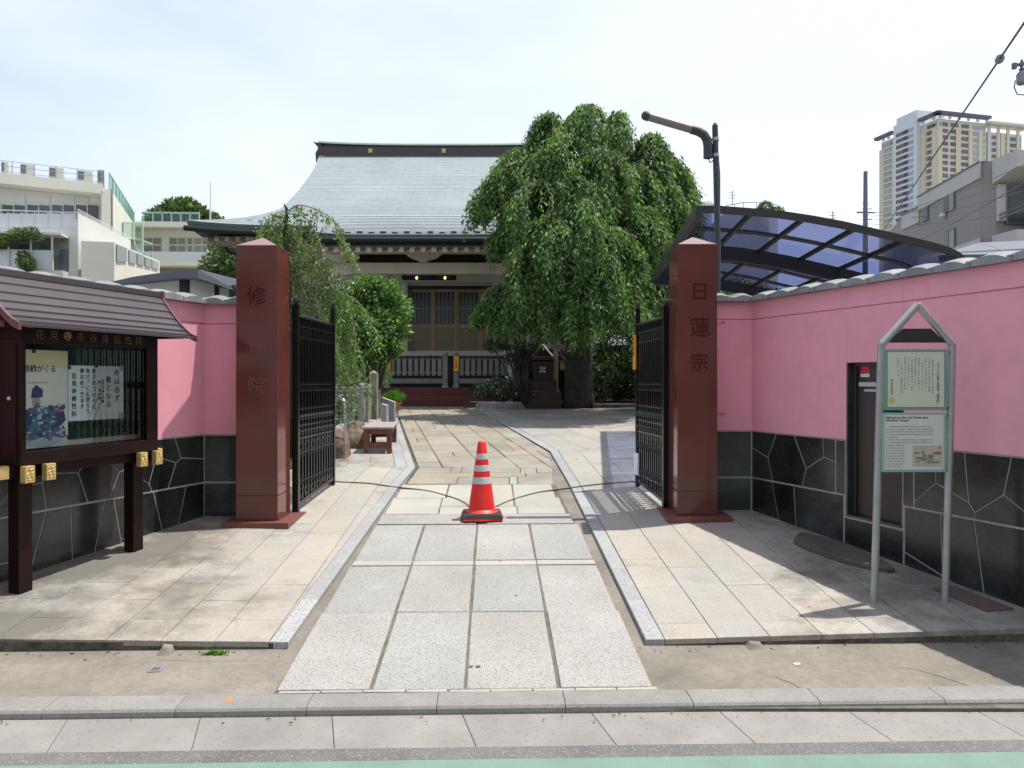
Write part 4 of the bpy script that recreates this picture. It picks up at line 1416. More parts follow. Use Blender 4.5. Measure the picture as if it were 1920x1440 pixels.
qx0, qx1, qz0, qz1 = .305, .775, 1.325, 1.705
post2 = thing('handwritten_notice', 'white sheet of brushed Japanese calligraphy inside the notice board', 'notice', tuple(MN @ Vector(((qx0 + qx1) / 2, yp, qz0))))
mb = MB(MN); mb.box(qx0, qx1, yp + .001, yp + .002, qz0, qz1); mb.build('sheet', m_paper, post2)
vt = lambda s: '\n'.join(s)
for (s, x, z, sz, ln_) in (('冬は必ず', .715, 1.68, .052, 1.18), ('春となる', .640, 1.63, .050, 1.18), ('日蓮大聖人御書', .590, 1.61, .022, 1.12), ('妙一尼御前', .562, 1.60, .022, 1.3),
                           ('皆さまコロナに', .512, 1.685, .038, 1.10), ('負けずに頑張ろう', .462, 1.685, .036, 1.12), ('春は必ず来ます', .415, 1.685, .036, 1.14), ('花見寺修性院', .350, 1.65, .042, 1.22)):
    text('calligraphy_column', vt(s), MN @ Matrix.Translation((x, yp - .0002, z)), sz, m_ink, post2, ext=.0003, align='CENTER', line=ln_, bold=.0008)
mb = MB(MN)
mb.box(qx1 - .035, qx1 + .004, yp - .001, yp + .0004, qz1 - .035, qz1 + .004); mb.box(qx1 - .04, qx1 + .004, yp - .001, yp + .0004, qz0 - .004, qz0 + .04)
mb.build('tape', m_tape, post2)
for (x, z) in ((.310, 1.69), (.53, 1.705), (.32, 1.31), (.30, 1.22), (.045, 1.79)):
    c = MN @ Vector((x, yp - .006, z))
    mb = MB(MN @ Matrix.Translation((x, yp - .001, z)) @ Matrix.Rotation(R(90), 4, 'X')); mb.lathe((0, 0, 0), [(.013, 0), (.013, .006), (.008, .009)], 12)
    o = mb.build('magnet', m_magnet, loc=tuple(c), smooth=False)
    ptag(o, {.310: 'green round magnet on the top left corner of the white notice', .53: 'green round magnet on the top middle of the white notice', .32: 'green round magnet below the white notice corner', .30: 'green round magnet on the lower right edge of the poster', .045: 'green round magnet on the top edge of the poster'}[x], 'magnet', 'green magnets in the notice board')
# roof
x0r, x1r = -.29, 1.19
rows_ = 7
yk = lambda k: -.015 - .335 * (k / rows_)
zk = lambda k: 2.262 - .335 * (1 - (1 - k / rows_) ** 1.45)
for sgn, nm in ((1, 'roofing_strip'), (-1, 'roofing_strip')):
    for k in range(rows_):
        ya, yb = yk(k) * sgn, yk(k + 1) * sgn
        za, zb2 = zk(k), zk(k + 1)
        mb = MB(MN)
        poly = [(ya, za - .012), (yb, zb2 - .004), (yb, zb2 + .014), (ya, za + .002)]
        mb.prism_x(poly if sgn < 0 else poly[::-1], x0r, x1r)
        tidy(mb.build(nm, m_boardroof, nb))
mb = MB(MN); mb.box(x0r - .01, x1r + .012, -.028, .028, 2.255, 2.30); mb.build('ridge_cap', m_boardroof, nb, bevel=.004)
mb = MB(MN); mb.box(x1r + .0, x1r + .03, -.036, .036, 2.235, 2.31); mb.build('ridge_end', m_barge, nb, bevel=.004)
for s in (x0r - .012, x1r + .0):
    for sgn in (1, -1):
        pts = [((yk(k) * 1.02) * sgn, zk(k)) for k in range(rows_ + 1)]
        poly = [(y, z + .022) for y, z in pts] + [(y, z - .028) for y, z in pts[::-1]]
        mb = MB(MN)
        n_ = len(pts)
        for k in range(n_ - 1):
            q = [pts[k], pts[k + 1]]
            mb.hexa([(s, q[0][0], q[0][1] - .026), (s + .018, q[0][0], q[0][1] - .026), (s + .018, q[1][0], q[1][1] - .026), (s, q[1][0], q[1][1] - .026)],
                    [(s, q[0][0], q[0][1] + .02), (s + .018, q[0][0], q[0][1] + .02), (s + .018, q[1][0], q[1][1] + .02), (s, q[1][0], q[1][1] + .02)])
        tidy(mb.build('bargeboard', m_barge, nb))
mb = MB(MN); mb.prism_x([(-.30, 1.925), (.30, 1.925), (.02, 2.2), (-.02, 2.2)], x0r + .06, x0r + .08)
mb.prism_x([(-.30, 1.925), (.30, 1.925), (.02, 2.2), (-.02, 2.2)], x1r - .08, x1r - .06)
mb.build('gable_board', m_wood, nb)
for s in (x0r + .02, bx0 + .05, bx1 - .05):
    mb = MB(MN); mb.box(s - .025, s + .025, -.20, .20, 1.935, 1.965) if s > x0r + .1 else mb.box(s, s + .06, -.16, .16, 1.93, 1.965)
    mb.build('roof_bracket', mk('pale_bracket%d' % int(s * 100 + 50), (.30, .13, .07), .6) if s < 0 else m_wood, nb)

# ================================================================== INFORMATION SIGN
sx0, sx1, sy = 2.262, 2.706, 4.66
sign = thing('information_sign', 'steel framed information sign with pointed gable, two text panels, on two posts', 'information sign', ((sx0 + sx1) / 2, sy, .23))
lean = .042
zt_ = 1.833
for k, x in enumerate((sx0, sx1)):
    mb = MB(); mb.tube([(x, sy, plat(x, sy) - .03), (x + lean, sy, zt_)], .0225, 14); mb.build('leg', m_steel, sign, auto=40)
apx = (sx0 + sx1) / 2 + lean + .005
for x in (sx0, sx1):
    mb = MB(); mb.tube([(x + lean, sy, zt_ - .01), (apx, sy, 2.075)], .0225, 14); mb.build('gable_tube', m_steel, sign, auto=40)
Ms = frame((sx0 + lean * .9, sy, 0), (1, 0))
mb = MB(Ms); mb.prism_y([(.045, 1.838), (.405, 1.838), (.31, 1.925), (.135, 1.925)], -.008, .008); mb.build('black_gable_plate', m_signdark, sign)
mb = MB(Ms); mb.box(.005, .405, -.022, -.006, 1.417, 1.797); up = mb.build('upper_panel', m_signgreen, sign, bevel=.003)
mb = MB(Ms); mb.box(.033, .383, -.0245, -.0225, 1.438, 1.778); mb.build('panel_face', m_signcream, up)
mb = MB(Ms); mb.box(.02, .14, -.01, .0, 1.400, 1.416); mb.build('panel_bracket', m_signdark, sign)
mb = MB(Ms); mb.box(-.004, .398, -.022, -.006, 1.032, 1.402); lo_ = mb.build('lower_panel', m_signgreen2, sign, bevel=.003)
mb = MB(Ms); mb.box(.014, .380, -.0245, -.0225, 1.048, 1.388); mb.build('panel_face', m_signwhite, lo_)
text('panel_lettering', vt('ひぐらしの里と花見寺（修性院）'), Ms @ Matrix.Translation((.345, -.0248, 1.71)), .0175, m_signink, up, ext=.0003, align='CENTER', line=1.0, bold=.0004)
colt = ['修性院は日蓮宗の寺で運啓山', 'と号する。江戸時代から庭園', 'が美しく花見寺と呼ばれた。', '一帯はひぐらしの里として', '四季折々に人びとが訪れた。', '青雲寺と妙隆寺とともに', '境内の庭園が有名で、桜や', 'つつじが植えられていた。', '享保のころより江戸の名所', 'として知られ、錦絵にも数多', 'く描かれている。']
for i, s in enumerate(colt):
    text('panel_lettering', vt(s), Ms @ Matrix.Translation((.312 - i * .0215, -.0248, 1.742 - (0.01 if i % 3 == 0 else 0))), .0118, m_signink, up, ext=.0003, align='CENTER', line=1.42 - .02 * (i % 2))
text('panel_lettering', vt('荒川区教育委員会'), Ms @ Matrix.Translation((.058, -.0248, 1.61)), .0115, m_signink, up, ext=.0003, align='CENTER', line=1.05, bold=.0003)
mb = MB(Ms @ Matrix.Translation((.058, -.0248, 1.478)) @ Matrix.Rotation(R(90), 4, 'X')); mb.lathe((0, 0, 0), [(.019, 0), (.019, .0004)], 18); mb.build('yellow_seal', m_yellowseal, up)
text('panel_heading', 'Higurashi-no-Sato and Hanami-dera\n(Shushō-in Temple)', Ms @ Matrix.Translation((.020, -.0248, 1.381)), .0182, m_ink, lo_, ext=.0003, bold=.0005)
body1 = ['      Higurashi-no-Sato in Nippori Village is one of the scenic', 'places famous as a temple of flowers. Shushō-in of Nichiren Sect,', 'in the Temple Village known popularly as Hanami-dera, Temple', 'was with a beautiful garden and the cherry trees in the Edo city', 'area and famous.', '      With the other temples, it stood as one of the sights of the', 'area, and a popular destination. The garden of Shushō-in was']
for i, s in enumerate(body1):
    text('panel_lettering', s, Ms @ Matrix.Translation((.020, -.0248, 1.322 - i * .0165)), .0113, m_signink, lo_, ext=.0003, sx=1.02)
body2 = ['The gardens of Higurashi', 'were loved by people who', 'came to view the flowers.', 'The temple was laid with', 'blooming trees and ponds', 'in the Kyōhō era. Colour', 'prints of the temple were', 'popular throughout Edo', 'as sights of the town.']
for i, s in enumerate(body2):
    text('panel_lettering', s, Ms @ Matrix.Translation((.020, -.0248, 1.205 - i * .0165)), .0113, m_signink, lo_, ext=.0003, sx=1.0)
mb = MB(Ms); mb.box(.188, .372, -.0252, -.0247, 1.066, 1.198); mb.build('printed_picture', m_picsky, lo_)
rg = random.Random(9)


def prt(px_, mat, y):
    mb = MB(Ms)
    for i, (x, z, a, b) in enumerate(px_):
        k = 9
        mb.add([(min(max(x + a * math.cos(t) * rg.uniform(.8, 1.2), .189), .371), y - .00002 * i, min(max(z + b * math.sin(t) * rg.uniform(.7, 1.3), 1.067), 1.197)) for t in [2 * math.pi * j / k for j in range(k)]], [tuple(range(k))])
    mb.build('printed_shape', mat, lo_)


prt([(.21, 1.15, .025, .006), (.25, 1.155, .012, .008), (.345, 1.15, .03, .010), (.24, 1.12, .04, .008), (.30, 1.13, .02, .012), (.26, 1.135, .014, .012)], m_picland, -.0254)
prt([(.28, 1.11, .05, .008), (.31, 1.095, .05, .009), (.22, 1.10, .02, .006)], m_picgreen, -.0258)
mb = MB(Ms); mb.box(.352, .362, -.0256, -.0253, 1.178, 1.192); mb.build('printed_seal', m_redprint, lo_)
for z in (1.43, 1.78, 1.05, 1.385):
    mb = MB(Ms)
    for x in (.0, .40): mb.box(x - .012, x + .012, -.006, .02, z - .012, z + .012)
    mb.build('clamp', m_steel, sign)

# stepping stone before the service door and metal ground plate
mb = MB()
cst = MR @ Vector((1.32, -.36, 0))
sz_ = plat(cst.x, cst.y)
n = 22
ring = []
for k in range(n):
    a = 2 * math.pi * k / n
    r_ = 1 + .07 * math.sin(3 * a + 1) + .04 * math.sin(5 * a)
    ring.append(MR @ Vector((1.32 + .46 * r_ * math.cos(a), -.25 + .155 * r_ * math.sin(a), 0)))
zt2 = lambda p: plat(p.x, p.y)
c0 = Vector((sum(p.x for p in ring) / n, sum(p.y for p in ring) / n, 0))
v0 = [(p.x, p.y, zt2(p) - .02) for p in ring]
v1 = [(p.x, p.y, zt2(p) + .028) for p in ring]
v2 = [((p - c0).x * .95 + c0.x, (p - c0).y * .95 + c0.y, zt2(p) + .042) for p in ring]
mb.add(v0 + v1 + v2, [(i, (i + 1) % n, n + (i + 1) % n, n + i) for i in range(n)] + [(n + i, n + (i + 1) % n, 2 * n + (i + 1) % n, 2 * n + i) for i in range(n)] + [tuple(range(2 * n, 3 * n))])
o = mb.build('stepping_stone', m_step, loc=(c0.x, c0.y, zt2(c0)), auto=30)
ptag(tidy(o), 'oval rough dark stepping stone lying below the service door', 'stepping stone')
mb = MB()
pp = [(2.62, 4.66), (2.70, 4.45), (2.93, 4.44), (3.02, 4.62)]
pp = [(2.56, 4.97), (2.69, 4.50), (2.90, 4.60), (2.76, 5.04)]
pp = [(2.73, 4.86), (2.845, 4.47), (3.03, 4.50), (2.90, 4.90)]
mb.slab(pp, lambda x, y: plat(x, y) + .012, .02, .003)
ptag(mb.build('ground_plate', m_plate, loc=(2.87, 4.68, plat(2.87, 4.68))), 'rusty brown steel plate lying on the paving at the foot of the right wall', 'metal plate')

# ================================================================== GATE LAMP
LY = 7.25
k_ = LY
lamp = thing('gate_lamp', 'slim dark lamp post with angled tube light behind the right gate pillar', 'lamp post', (1.98, LY, .4))
pt = lambda px, py: P(px, py, LY)
mb = MB(); b0 = pt(1345, 700); mb.tube([Vector((1.985, LY, .4)), pt(1345.5, 460), pt(1340, 236)], .0285, 12); mb.tube([pt(1340, 236), pt(1340, 231)], [.024, .012], 12)
mb.build('pole', m_pole, lamp, auto=40)
arm = [pt(1327, 297), pt(1327, 275), pt(1325, 263), pt(1319, 253), pt(1309, 247), pt(1296, 243)]
mb = MB(); mb.tube(arm, .044, 14); mb.build('elbow', m_pole, lamp, auto=40)
mb = MB(); mb.tube([pt(1298, 243.5), pt(1214, 219)], .040, 14); mb.build('tube_light', m_lamptube, lamp, auto=40)
mb = MB(); mb.tube([pt(1216, 219.5), pt(1208, 217), pt(1204, 216), pt(1202.5, 215.5)], [.047, .044, .030, .010], 14); mb.build('end_cap', m_pole, lamp, auto=50)
for py in (262, 292):
    mb = MB(); mb.tube([pt(1327, py), pt(1343, py)], .012, 8); mb.tube([pt(1341, py - 3), pt(1341.5, py + 3)], .034, 12); mb.build('clamp', m_steel, lamp, auto=40)
mb = MB(); mb.tube([pt(1327, 297), pt(1331, 306), pt(1338, 300), pt(1346, 285), pt(1349, 330), pt(1349, 460), pt(1349, 545)], .006, 5); mb.build('cable', m_wire, lamp, smooth=True)

# ================================================================== TEMPLE
TX = -2.40
TZ0 = .95
temple = thing('temple_hall', 'temple main hall with pale green patina copper roof, dark ridge and tan lattice doors', 'temple', (TX, 22.0, TZ0))
YR = 26.5
EA = dict(zr_=9.55)


def half_w(t):
    if t < .30:
        return 6.42 - (6.42 - 4.45) * (t / .30) ** .55
    return 4.45 - .15 * (t - .3) / .7 + .10 * max(0, (t - .85) / .15)


def roof_z(t): return 5.78 + 3.80 * (.72 * t + .28 * t ** 2.4)


def ring(t, dz=0):
    hw, dep = half_w(t), 6.2 * (1 - t) + .12
    pts = []
    nseg = 26
    lift = max(0, 1 - t / .25) ** 2
    def zc(f): return roof_z(t) + dz + lift * .16 * abs(f) ** 5
    for i in range(nseg): f = -1 + 2 * i / nseg; pts.append((TX + hw * f, YR - dep, zc(f)))
    for i in range(nseg): f = -1 + 2 * i / nseg; pts.append((TX + hw, YR + dep * f, zc(f)))
    for i in range(nseg): f = 1 - 2 * i / nseg; pts.append((TX + hw * f, YR + dep, zc(f)))
    for i in range(nseg): f = 1 - 2 * i / nseg; pts.append((TX - hw, YR + dep * f, zc(f)))
    return pts


NC = 58
for k in range(NC):                              # courses of copper shingle: each a strip lapping the one below
    t0, t1 = k / NC, (k + 1) / NC + .004
    a, b = ring(t0, .010), ring(t1, .0)
    mb = MB(); n = len(a)
    lo = ring(t0, .0)
    mb.add(lo + a + b, [(i, (i + 1) % n, n + (i + 1) % n, n + i) for i in range(n)] + [(n + i, n + (i + 1) % n, 2 * n + (i + 1) % n, 2 * n + i) for i in range(n)])
    mb.build('roof_course', m_patina, temple)
# eave thickness and soffit
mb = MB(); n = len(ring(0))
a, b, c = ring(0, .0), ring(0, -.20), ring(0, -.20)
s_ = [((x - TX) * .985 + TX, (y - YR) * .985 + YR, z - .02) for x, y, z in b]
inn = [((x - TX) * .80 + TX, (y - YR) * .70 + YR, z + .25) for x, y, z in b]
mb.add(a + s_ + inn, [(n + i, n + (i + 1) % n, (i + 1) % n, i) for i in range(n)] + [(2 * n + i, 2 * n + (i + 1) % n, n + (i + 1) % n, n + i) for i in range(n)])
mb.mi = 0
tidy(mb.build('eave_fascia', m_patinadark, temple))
mb = MB()
for i in range(26):
    p, q = a[i], a[i + 1]
    mb.tube([(p[0], p[1] - .07, p[2] - .22), (q[0], q[1] - .07, q[2] - .22)], .075, 8, cap=False)
mb.build('eave_gutter', m_gutterdark, temple, smooth=True)
# ridge
mb = MB(); mb.box(TX - 4.27, TX + 4.27, YR - .20, YR + .20, 9.52, 9.86); mb.box(TX - 4.2, TX + 4.2, YR - .26, YR + .26, 9.46, 9.56)
ridge = mb.build('ridge_box', m_ridge, temple, bevel=.01)
mb = MB()
for k in range(20):
    f0, f1 = -1 + k / 10, -1 + (k + 1) / 10
    z0, z1 = 9.865 + .09 * abs(f0) ** 3, 9.865 + .09 * abs(f1) ** 3
    x0, x1 = TX + 4.42 * f0, TX + 4.42 * f1
    mb.hexa([(x0, YR - .27, z0), (x1, YR - .27, z1), (x1, YR + .27, z1), (x0, YR + .27, z0)], [(x0, YR - .16, z0 + .09), (x1, YR - .16, z1 + .09), (x1, YR + .16, z1 + .09), (x0, YR + .16, z0 + .09)])
mb.build('ridge_cap', m_patinadark, temple)
for x in (-4.98, -2.40, .18):
    mb = MB(Matrix.Translation((x, YR - .205, 9.69)) @ Matrix.Rotation(R(90), 4, 'X'))
    mb.lathe((0, 0, 0), [(.055, 0), (.055, .02), (.02, .03)], 8)
    for a_ in range(4):
        ang = a_ * math.pi / 2 + math.pi / 4
        mb.box(math.cos(ang) * .06 - .03, math.cos(ang) * .06 + .03, math.sin(ang) * .06 - .03, math.sin(ang) * .06 + .03, 0, .015)
    mb.build('gold_crest', m_gold, temple)
for sg in (-1, 1):
    mb = MB()
    mb.prism_y([(TX + sg * 4.27, 9.35), (TX + sg * 4.50, 9.30), (TX + sg * 4.52, 9.62), (TX + sg * 4.42, 9.80), (TX + sg * 4.60, 10.02), (TX + sg * 4.40, 9.97), (TX + sg * 4.27, 9.9)], YR - .2, YR + .2)
    tidy(mb.build('ridge_end_ornament', m_ridge, temple, bevel=.015))
# snow guards
for i in range(34):
    x = TX - 5.6 + i * .34
    t = .045 if i % 2 else .06
    mb = MB(); z = roof_z(t) + .03; y = YR - 6.2 * (1 - t)
    mb.hexa([(x, y - .05, z), (x + .14, y - .05, z), (x + .14, y + .02, z + .02), (x, y + .02, z + .02)], [(x, y - .05, z + .07), (x + .14, y - .05, z + .07), (x + .14, y - .03, z + .07), (x, y - .03, z + .07)])
    if abs(x - TX) > 2.6: mb.build('snow_guard', m_ridge, temple)

# porch roof in front
PW, PY0, PY1, PZ0 = 2.75, 18.85, 21.2, 5.28
NP = 14
for k in range(NP):
    f0, f1 = k / NP, (k + 1) / NP + .01
    g = lambda f: PZ0 + 1.02 * (f * .8 + .2 * f * f)
    y0, y1 = PY0 + (PY1 - PY0) * f0, PY0 + (PY1 - PY0) * f1
    rows = []
    for (y, z) in ((y0, g(f0)), (y0, g(f0) + .022), (y1, g(f1))):
        row = []
        for i in range(17):
            s = -1 + i / 8
            row.append((TX + PW * s, y, z + .10 * abs(s) ** 6 * (1 - f0)))
        rows.append(row)
    MB().grid(rows).build('porch_roof_course', m_patina, temple)
mb = MB()
mb.prism_x([(PY0, PZ0 - .10), (PY1, PZ0 + .45), (PY1, PZ0 + .62), (PY0, PZ0 + .001)], TX - PW, TX + PW)
tidy(mb.build('porch_roof_edge', m_patinadark, temple))
mb = MB(); mb.tube([(TX - PW, PY0 - .05, PZ0 - .14), (TX + PW, PY0 - .05, PZ0 - .14)], .085, 10)
mb.box(TX - PW, TX + PW, PY0 - .02, PY0 + .12, PZ0 - .27, PZ0 - .02)
mb.build('porch_gutter', m_gutterdark, temple, auto=40)
for i in range(17):
    x = TX - 2.45 + i * .30; z = PZ0 + .06 + (.012 if i % 2 else 0); y = PY0 + .14
    mb = MB(); mb.hexa([(x, y, z - .03), (x + .14, y, z - .03), (x + .14, y + .09, z + .03), (x, y + .09, z + .03)], [(x, y, z + .045), (x + .14, y, z + .045), (x + .14, y + .02, z + .045), (x, y + .02, z + .045)])
    mb.build('snow_guard', m_ridge, temple)
# rafters under the porch eave
nraf = 20
for i in range(nraf):
    x = TX - 2.62 + i * (5.24 / (nraf - 1))
    mb = MB(); mb.hexa([(x - .06, PY0 + .14, 4.88), (x + .06, PY0 + .14, 4.88), (x + .06, 21.5, 5.45), (x - .06, 21.5, 5.45)], [(x - .06, PY0 + .14, 4.995), (x + .06, PY0 + .14, 4.995), (x + .06, 21.5, 5.56), (x - .06, 21.5, 5.56)])
    mb.build('rafter', m_temple, temple)
mb = MB(); mb.hexa([(TX - PW + .02, PY0 + .13, 5.0), (TX + PW - .02, PY0 + .13, 5.0), (TX + PW - .02, 21.5, 5.565), (TX - PW + .02, 21.5, 5.565)], [(TX - PW + .02, PY0 + .13, 5.03), (TX + PW - .02, PY0 + .13, 5.03), (TX + PW - .02, 21.5, 5.60), (TX - PW + .02, 21.5, 5.60)])
mb.build('porch_ceiling', m_temple, temple)
# rafters under main eave
for i in range(30):
    x = TX - 6.1 + i * .29
    if abs(x - TX) < 2.72 or x > -1: continue
    mb = MB(); mb.hexa([(x - .06, 20.75, 5.48), (x + .06, 20.75, 5.48), (x + .06, 23, 5.66), (x - .06, 23, 5.66)], [(x - .06, 20.75, 5.59), (x + .06, 20.75, 5.59), (x + .06, 23, 5.77), (x - .06, 23, 5.77)])
    mb.build('rafter', m_temple, temple)
mb = MB(); mb.box(TX - 6.2, TX + 6.2, 21.3, 32.0, 5.64, 5.72); mb.build('soffit', m_temple, temple)
# plate beam the rafters lie on, rainbow beam, bearing blocks
PBY = 20.35
mb = MB(); mb.box(TX - 2.7, TX + 2.7, PBY - .11, PBY + .11, 5.06, 5.165); mb.build('eave_purlin', m_temple, temple, bevel=.01)
mb = MB(); mb.prism_y([(TX - 2.55, 4.50), (TX - 2.1, 4.46), (TX - 1.9, 4.50), (TX + 1.9, 4.50), (TX + 2.1, 4.46), (TX + 2.55, 4.50), (TX + 2.55, 4.72), (TX + 2.0, 4.80), (TX - 2.0, 4.80), (TX - 2.55, 4.72)], PBY - .14, PBY + .14)
mb.build('rainbow_beam', m_temple, temple, bevel=.02)
for sg in (-1, 1):
    mb = MB()
    cxx = TX + sg * 1.86
    pts = [(cxx + .10 * math.cos(a) * (1 - a / 16), PBY - .145, 4.63 + .085 * math.sin(a) * (1 - a / 16)) for a in [k * .45 for k in range(26)]]
    mb.tube(pts, .010, 5)
    mb.tube([(cxx + sg * .12, PBY - .145, 4.60), (cxx + sg * .30, PBY - .145, 4.62), (cxx + sg * .5, PBY - .145, 4.74)], .010, 5)
    mb.build('carved_swirl', m_templewall, temple, kind='stuff')
mb = MB(); mb.box(TX - 2.2, TX + 2.2, PBY + .5, PBY + .54, 4.70, 5.25); mb.build('painted_shade_panel', m_dark, temple)  # dark panel added to stand in for the shade behind the beam


def frog(xc, zb_):
    out = []
    for s in (-1, 1):
        for (x, z) in [(.10, 0), (.13, .12), (.22, .20), (.38, .26), (.48, .30), (.48, .38), (.0, .38)]:
            out.append((xc + s * x, zb_ + z))
    L_ = out[:7]; R_ = out[7:]
    mb = MB()
    mb.prism_y([(xc - .10, zb_), (xc + .10, zb_), (xc + .15, zb_ + .27), (xc - .15, zb_ + .27)], PBY - .10, PBY + .10)
    mb.build('bearing_block', m_temple, temple, bevel=.01)
    for s in (-1, 1):
        mb = MB()
        mb.prism_y([(xc + s * .11, zb_ + .04), (xc + s * .20, zb_ + .09), (xc + s * .30, zb_ + .12), (xc + s * .42, zb_ + .19), (xc + s * .50, zb_ + .27), (xc + s * .12, zb_ + .27)], PBY - .07, PBY + .07)
        tidy(mb.build('bracket_arm', m_temple, temple, bevel=.01))
for xc in (TX, TX - 2.25, TX + 2.25): frog(xc, 4.60 if xc != TX else 4.79) if xc == TX else frog(xc, 4.78)
# columns of the porch
for sg in (-1, 1):
    mb = MB(); mb.box(TX + sg * 2.33 - .13, TX + sg * 2.33 + .13, PBY - .13, PBY + .13, 1.3, 4.78); mb.build('porch_column', m_templewall, temple, bevel=.015)
    mb = MB(); mb.box(TX + sg * 2.33 - .2, TX + sg * 2.33 + .2, PBY - .2, PBY + .2, 1.25, 1.5); mb.build('column_base', m_greystone, temple, bevel=.02)
# walls: built round the door opening
WY = 23.0
wx0, wx1 = TX - 4.9, TX + 4.9
D0, D1 = TX - 1.02, TX + 2.02 - .7
D0, D1 = -3.18, -.62
mb = MB()
mb.box(wx0, D0, WY, WY + .2, 1.9, 5.66); mb.box(D1, wx1, WY, WY + .2, 1.9, 5.66); mb.box(D0, D1, WY, WY + .2, 4.52, 5.66); mb.box(D0, D1, WY, WY + .2, 1.9, 2.40)
mb.box(wx0, wx0 + .2, WY + .2, WY + 7, 1.9, 5.66); mb.box(wx1 - .2, wx1, WY + .2, WY + 7, 1.9, 5.66); mb.box(wx0, wx1, WY + 7, WY + 7.2, .9, 5.66)
mb.build('wall', m_templewall, temple)
for x in (wx0 + .1, wx0 + 1.7, D0 - .16, D1 + .16, 1.5, wx1 - .1):
    mb = MB(); mb.box(x - .13, x + .13, WY - .10, WY - .003, 2.0, 5.5); mb.build('wall_post', m_temple, temple, bevel=.01)
for z, h in ((4.62, .22), (5.2, .14)):
    mb = MB(); mb.box(wx0, wx1, WY - .14, WY - .103, z, z + h); mb.build('tie_beam', m_temple, temple, bevel=.008)
# blinds between the left posts
for (a, b_) in ((wx0 + .3, wx0 + 1.5), (wx0 + 1.9, D0 - .35)):
    for k in range(7):
        mb = MB(); mb.box(a, b_, WY - .05, WY - .02, 2.9 + k * .235, 3.115 + k * .235); mb.build('blind_panel', m_templewall, temple)
# dark transom board with two glowing lamps
mb = MB(); mb.box(-3.25, -1.66, 22.0, 22.3, 4.60, 4.74); mb.build('dark_board', m_dark, temple)
for x in (-2.80, -1.97):
    mb = MB(); mb.lathe((x, 21.95, 4.585), [(.02, .08), (.03, .06), (.034, .02), (.02, 0)], 10); mb.build('ceiling_lamp', m_lamp, temple, smooth=True)
mb = MB(); mb.box(D0, D1, WY - .02, WY + .1, 4.42, 4.519); mb.build('lintel', m_dark, temple)
# sill / veranda edge
mb = MB(); mb.box(TX - 4.9, TX + 4.0, 21.7, WY - .11, 2.32, 2.46); mb.build('veranda_edge', m_templewall, temple, bevel=.01)
mb = MB(); mb.box(TX - 4.7, TX + 3.8, 21.85, WY - .12, .9, 2.318); mb.build('veranda_skirt', m_dark, temple)
dw = (D1 - D0) / 3.5
xd = D0
for i in range(4):
    x0 = D0 + i * .735; x1 = min(x0 + .735, D1 + .37)
    if x0 > D1: break
    y = WY + (.02 if i % 2 else .06)
    d = None
    mb = MB()
    mb.box(x0, x0 + .07, y, y + .04, 2.47, 4.42); mb.box(x1 - .06, x1, y, y + .04, 2.47, 4.42)
    mb.box(x0 + .07, x1 - .06, y, y + .04, 2.47, 2.56); mb.box(x0 + .07, x1 - .06, y, y + .04, 3.26, 3.34); mb.box(x0 + .07, x1 - .06, y, y + .04, 4.34, 4.42)
    d = mb.build('sliding_door', m_tanwood, temple)
    mb = MB(); mb.box(x0 + .07, x1 - .06, y + .018, y + .030, 2.56, 3.26); mb.build('lower_panel', m_tanpanel, d)
    mb = MB(); mb.box(x0 + .07, x1 - .06, y + .02, y + .03, 3.34, 4.34); mb.build('door_pane', m_doorglass, d)
    for k in range(1, 5):
        xx = x0 + .07 + (x1 - x0 - .13) * k / 5
        mb = MB(); mb.box(xx - .009, xx + .009, y + .004, y + .018, 3.34, 4.34); mb.build('lattice_bar', m_lattice, d)
    mb = MB(); mb.box(x0 + .07, x1 - .06, y + .002, y + .018, 3.83, 3.855); mb.build('lattice_bar', m_lattice, d)
mb = MB(); mb.box(D0 - .03, D0 + .0, WY - .1, WY + .1, 2.4, 4.5); mb.build('door_jamb', m_tanwood, temple)
# downpipe bracket at the left corner
mb = MB(); mb.tube([P(424, 458, 22.3), P(424, 466, 22.3), P(430, 474, 22.4), P(455, 480, 22.6)], .04, 8); mb.build('downpipe', m_gutterdark, temple, smooth=True)

# red covered steps
for k, (y, z) in enumerate(((19.55, 1.195), (19.95, 1.42))):
    mb = MB(); mb.box(TX - 2.65, TX + 2.9, y, 21.8, .85, z); mb.build('red_step', m_redstep, temple, bevel=.012)
mb = MB(); mb.box(TX - 3.2, TX + 4.5, 21.0, 21.84, .85, 1.9); mb.build('porch_floor_base', m_dark, temple)

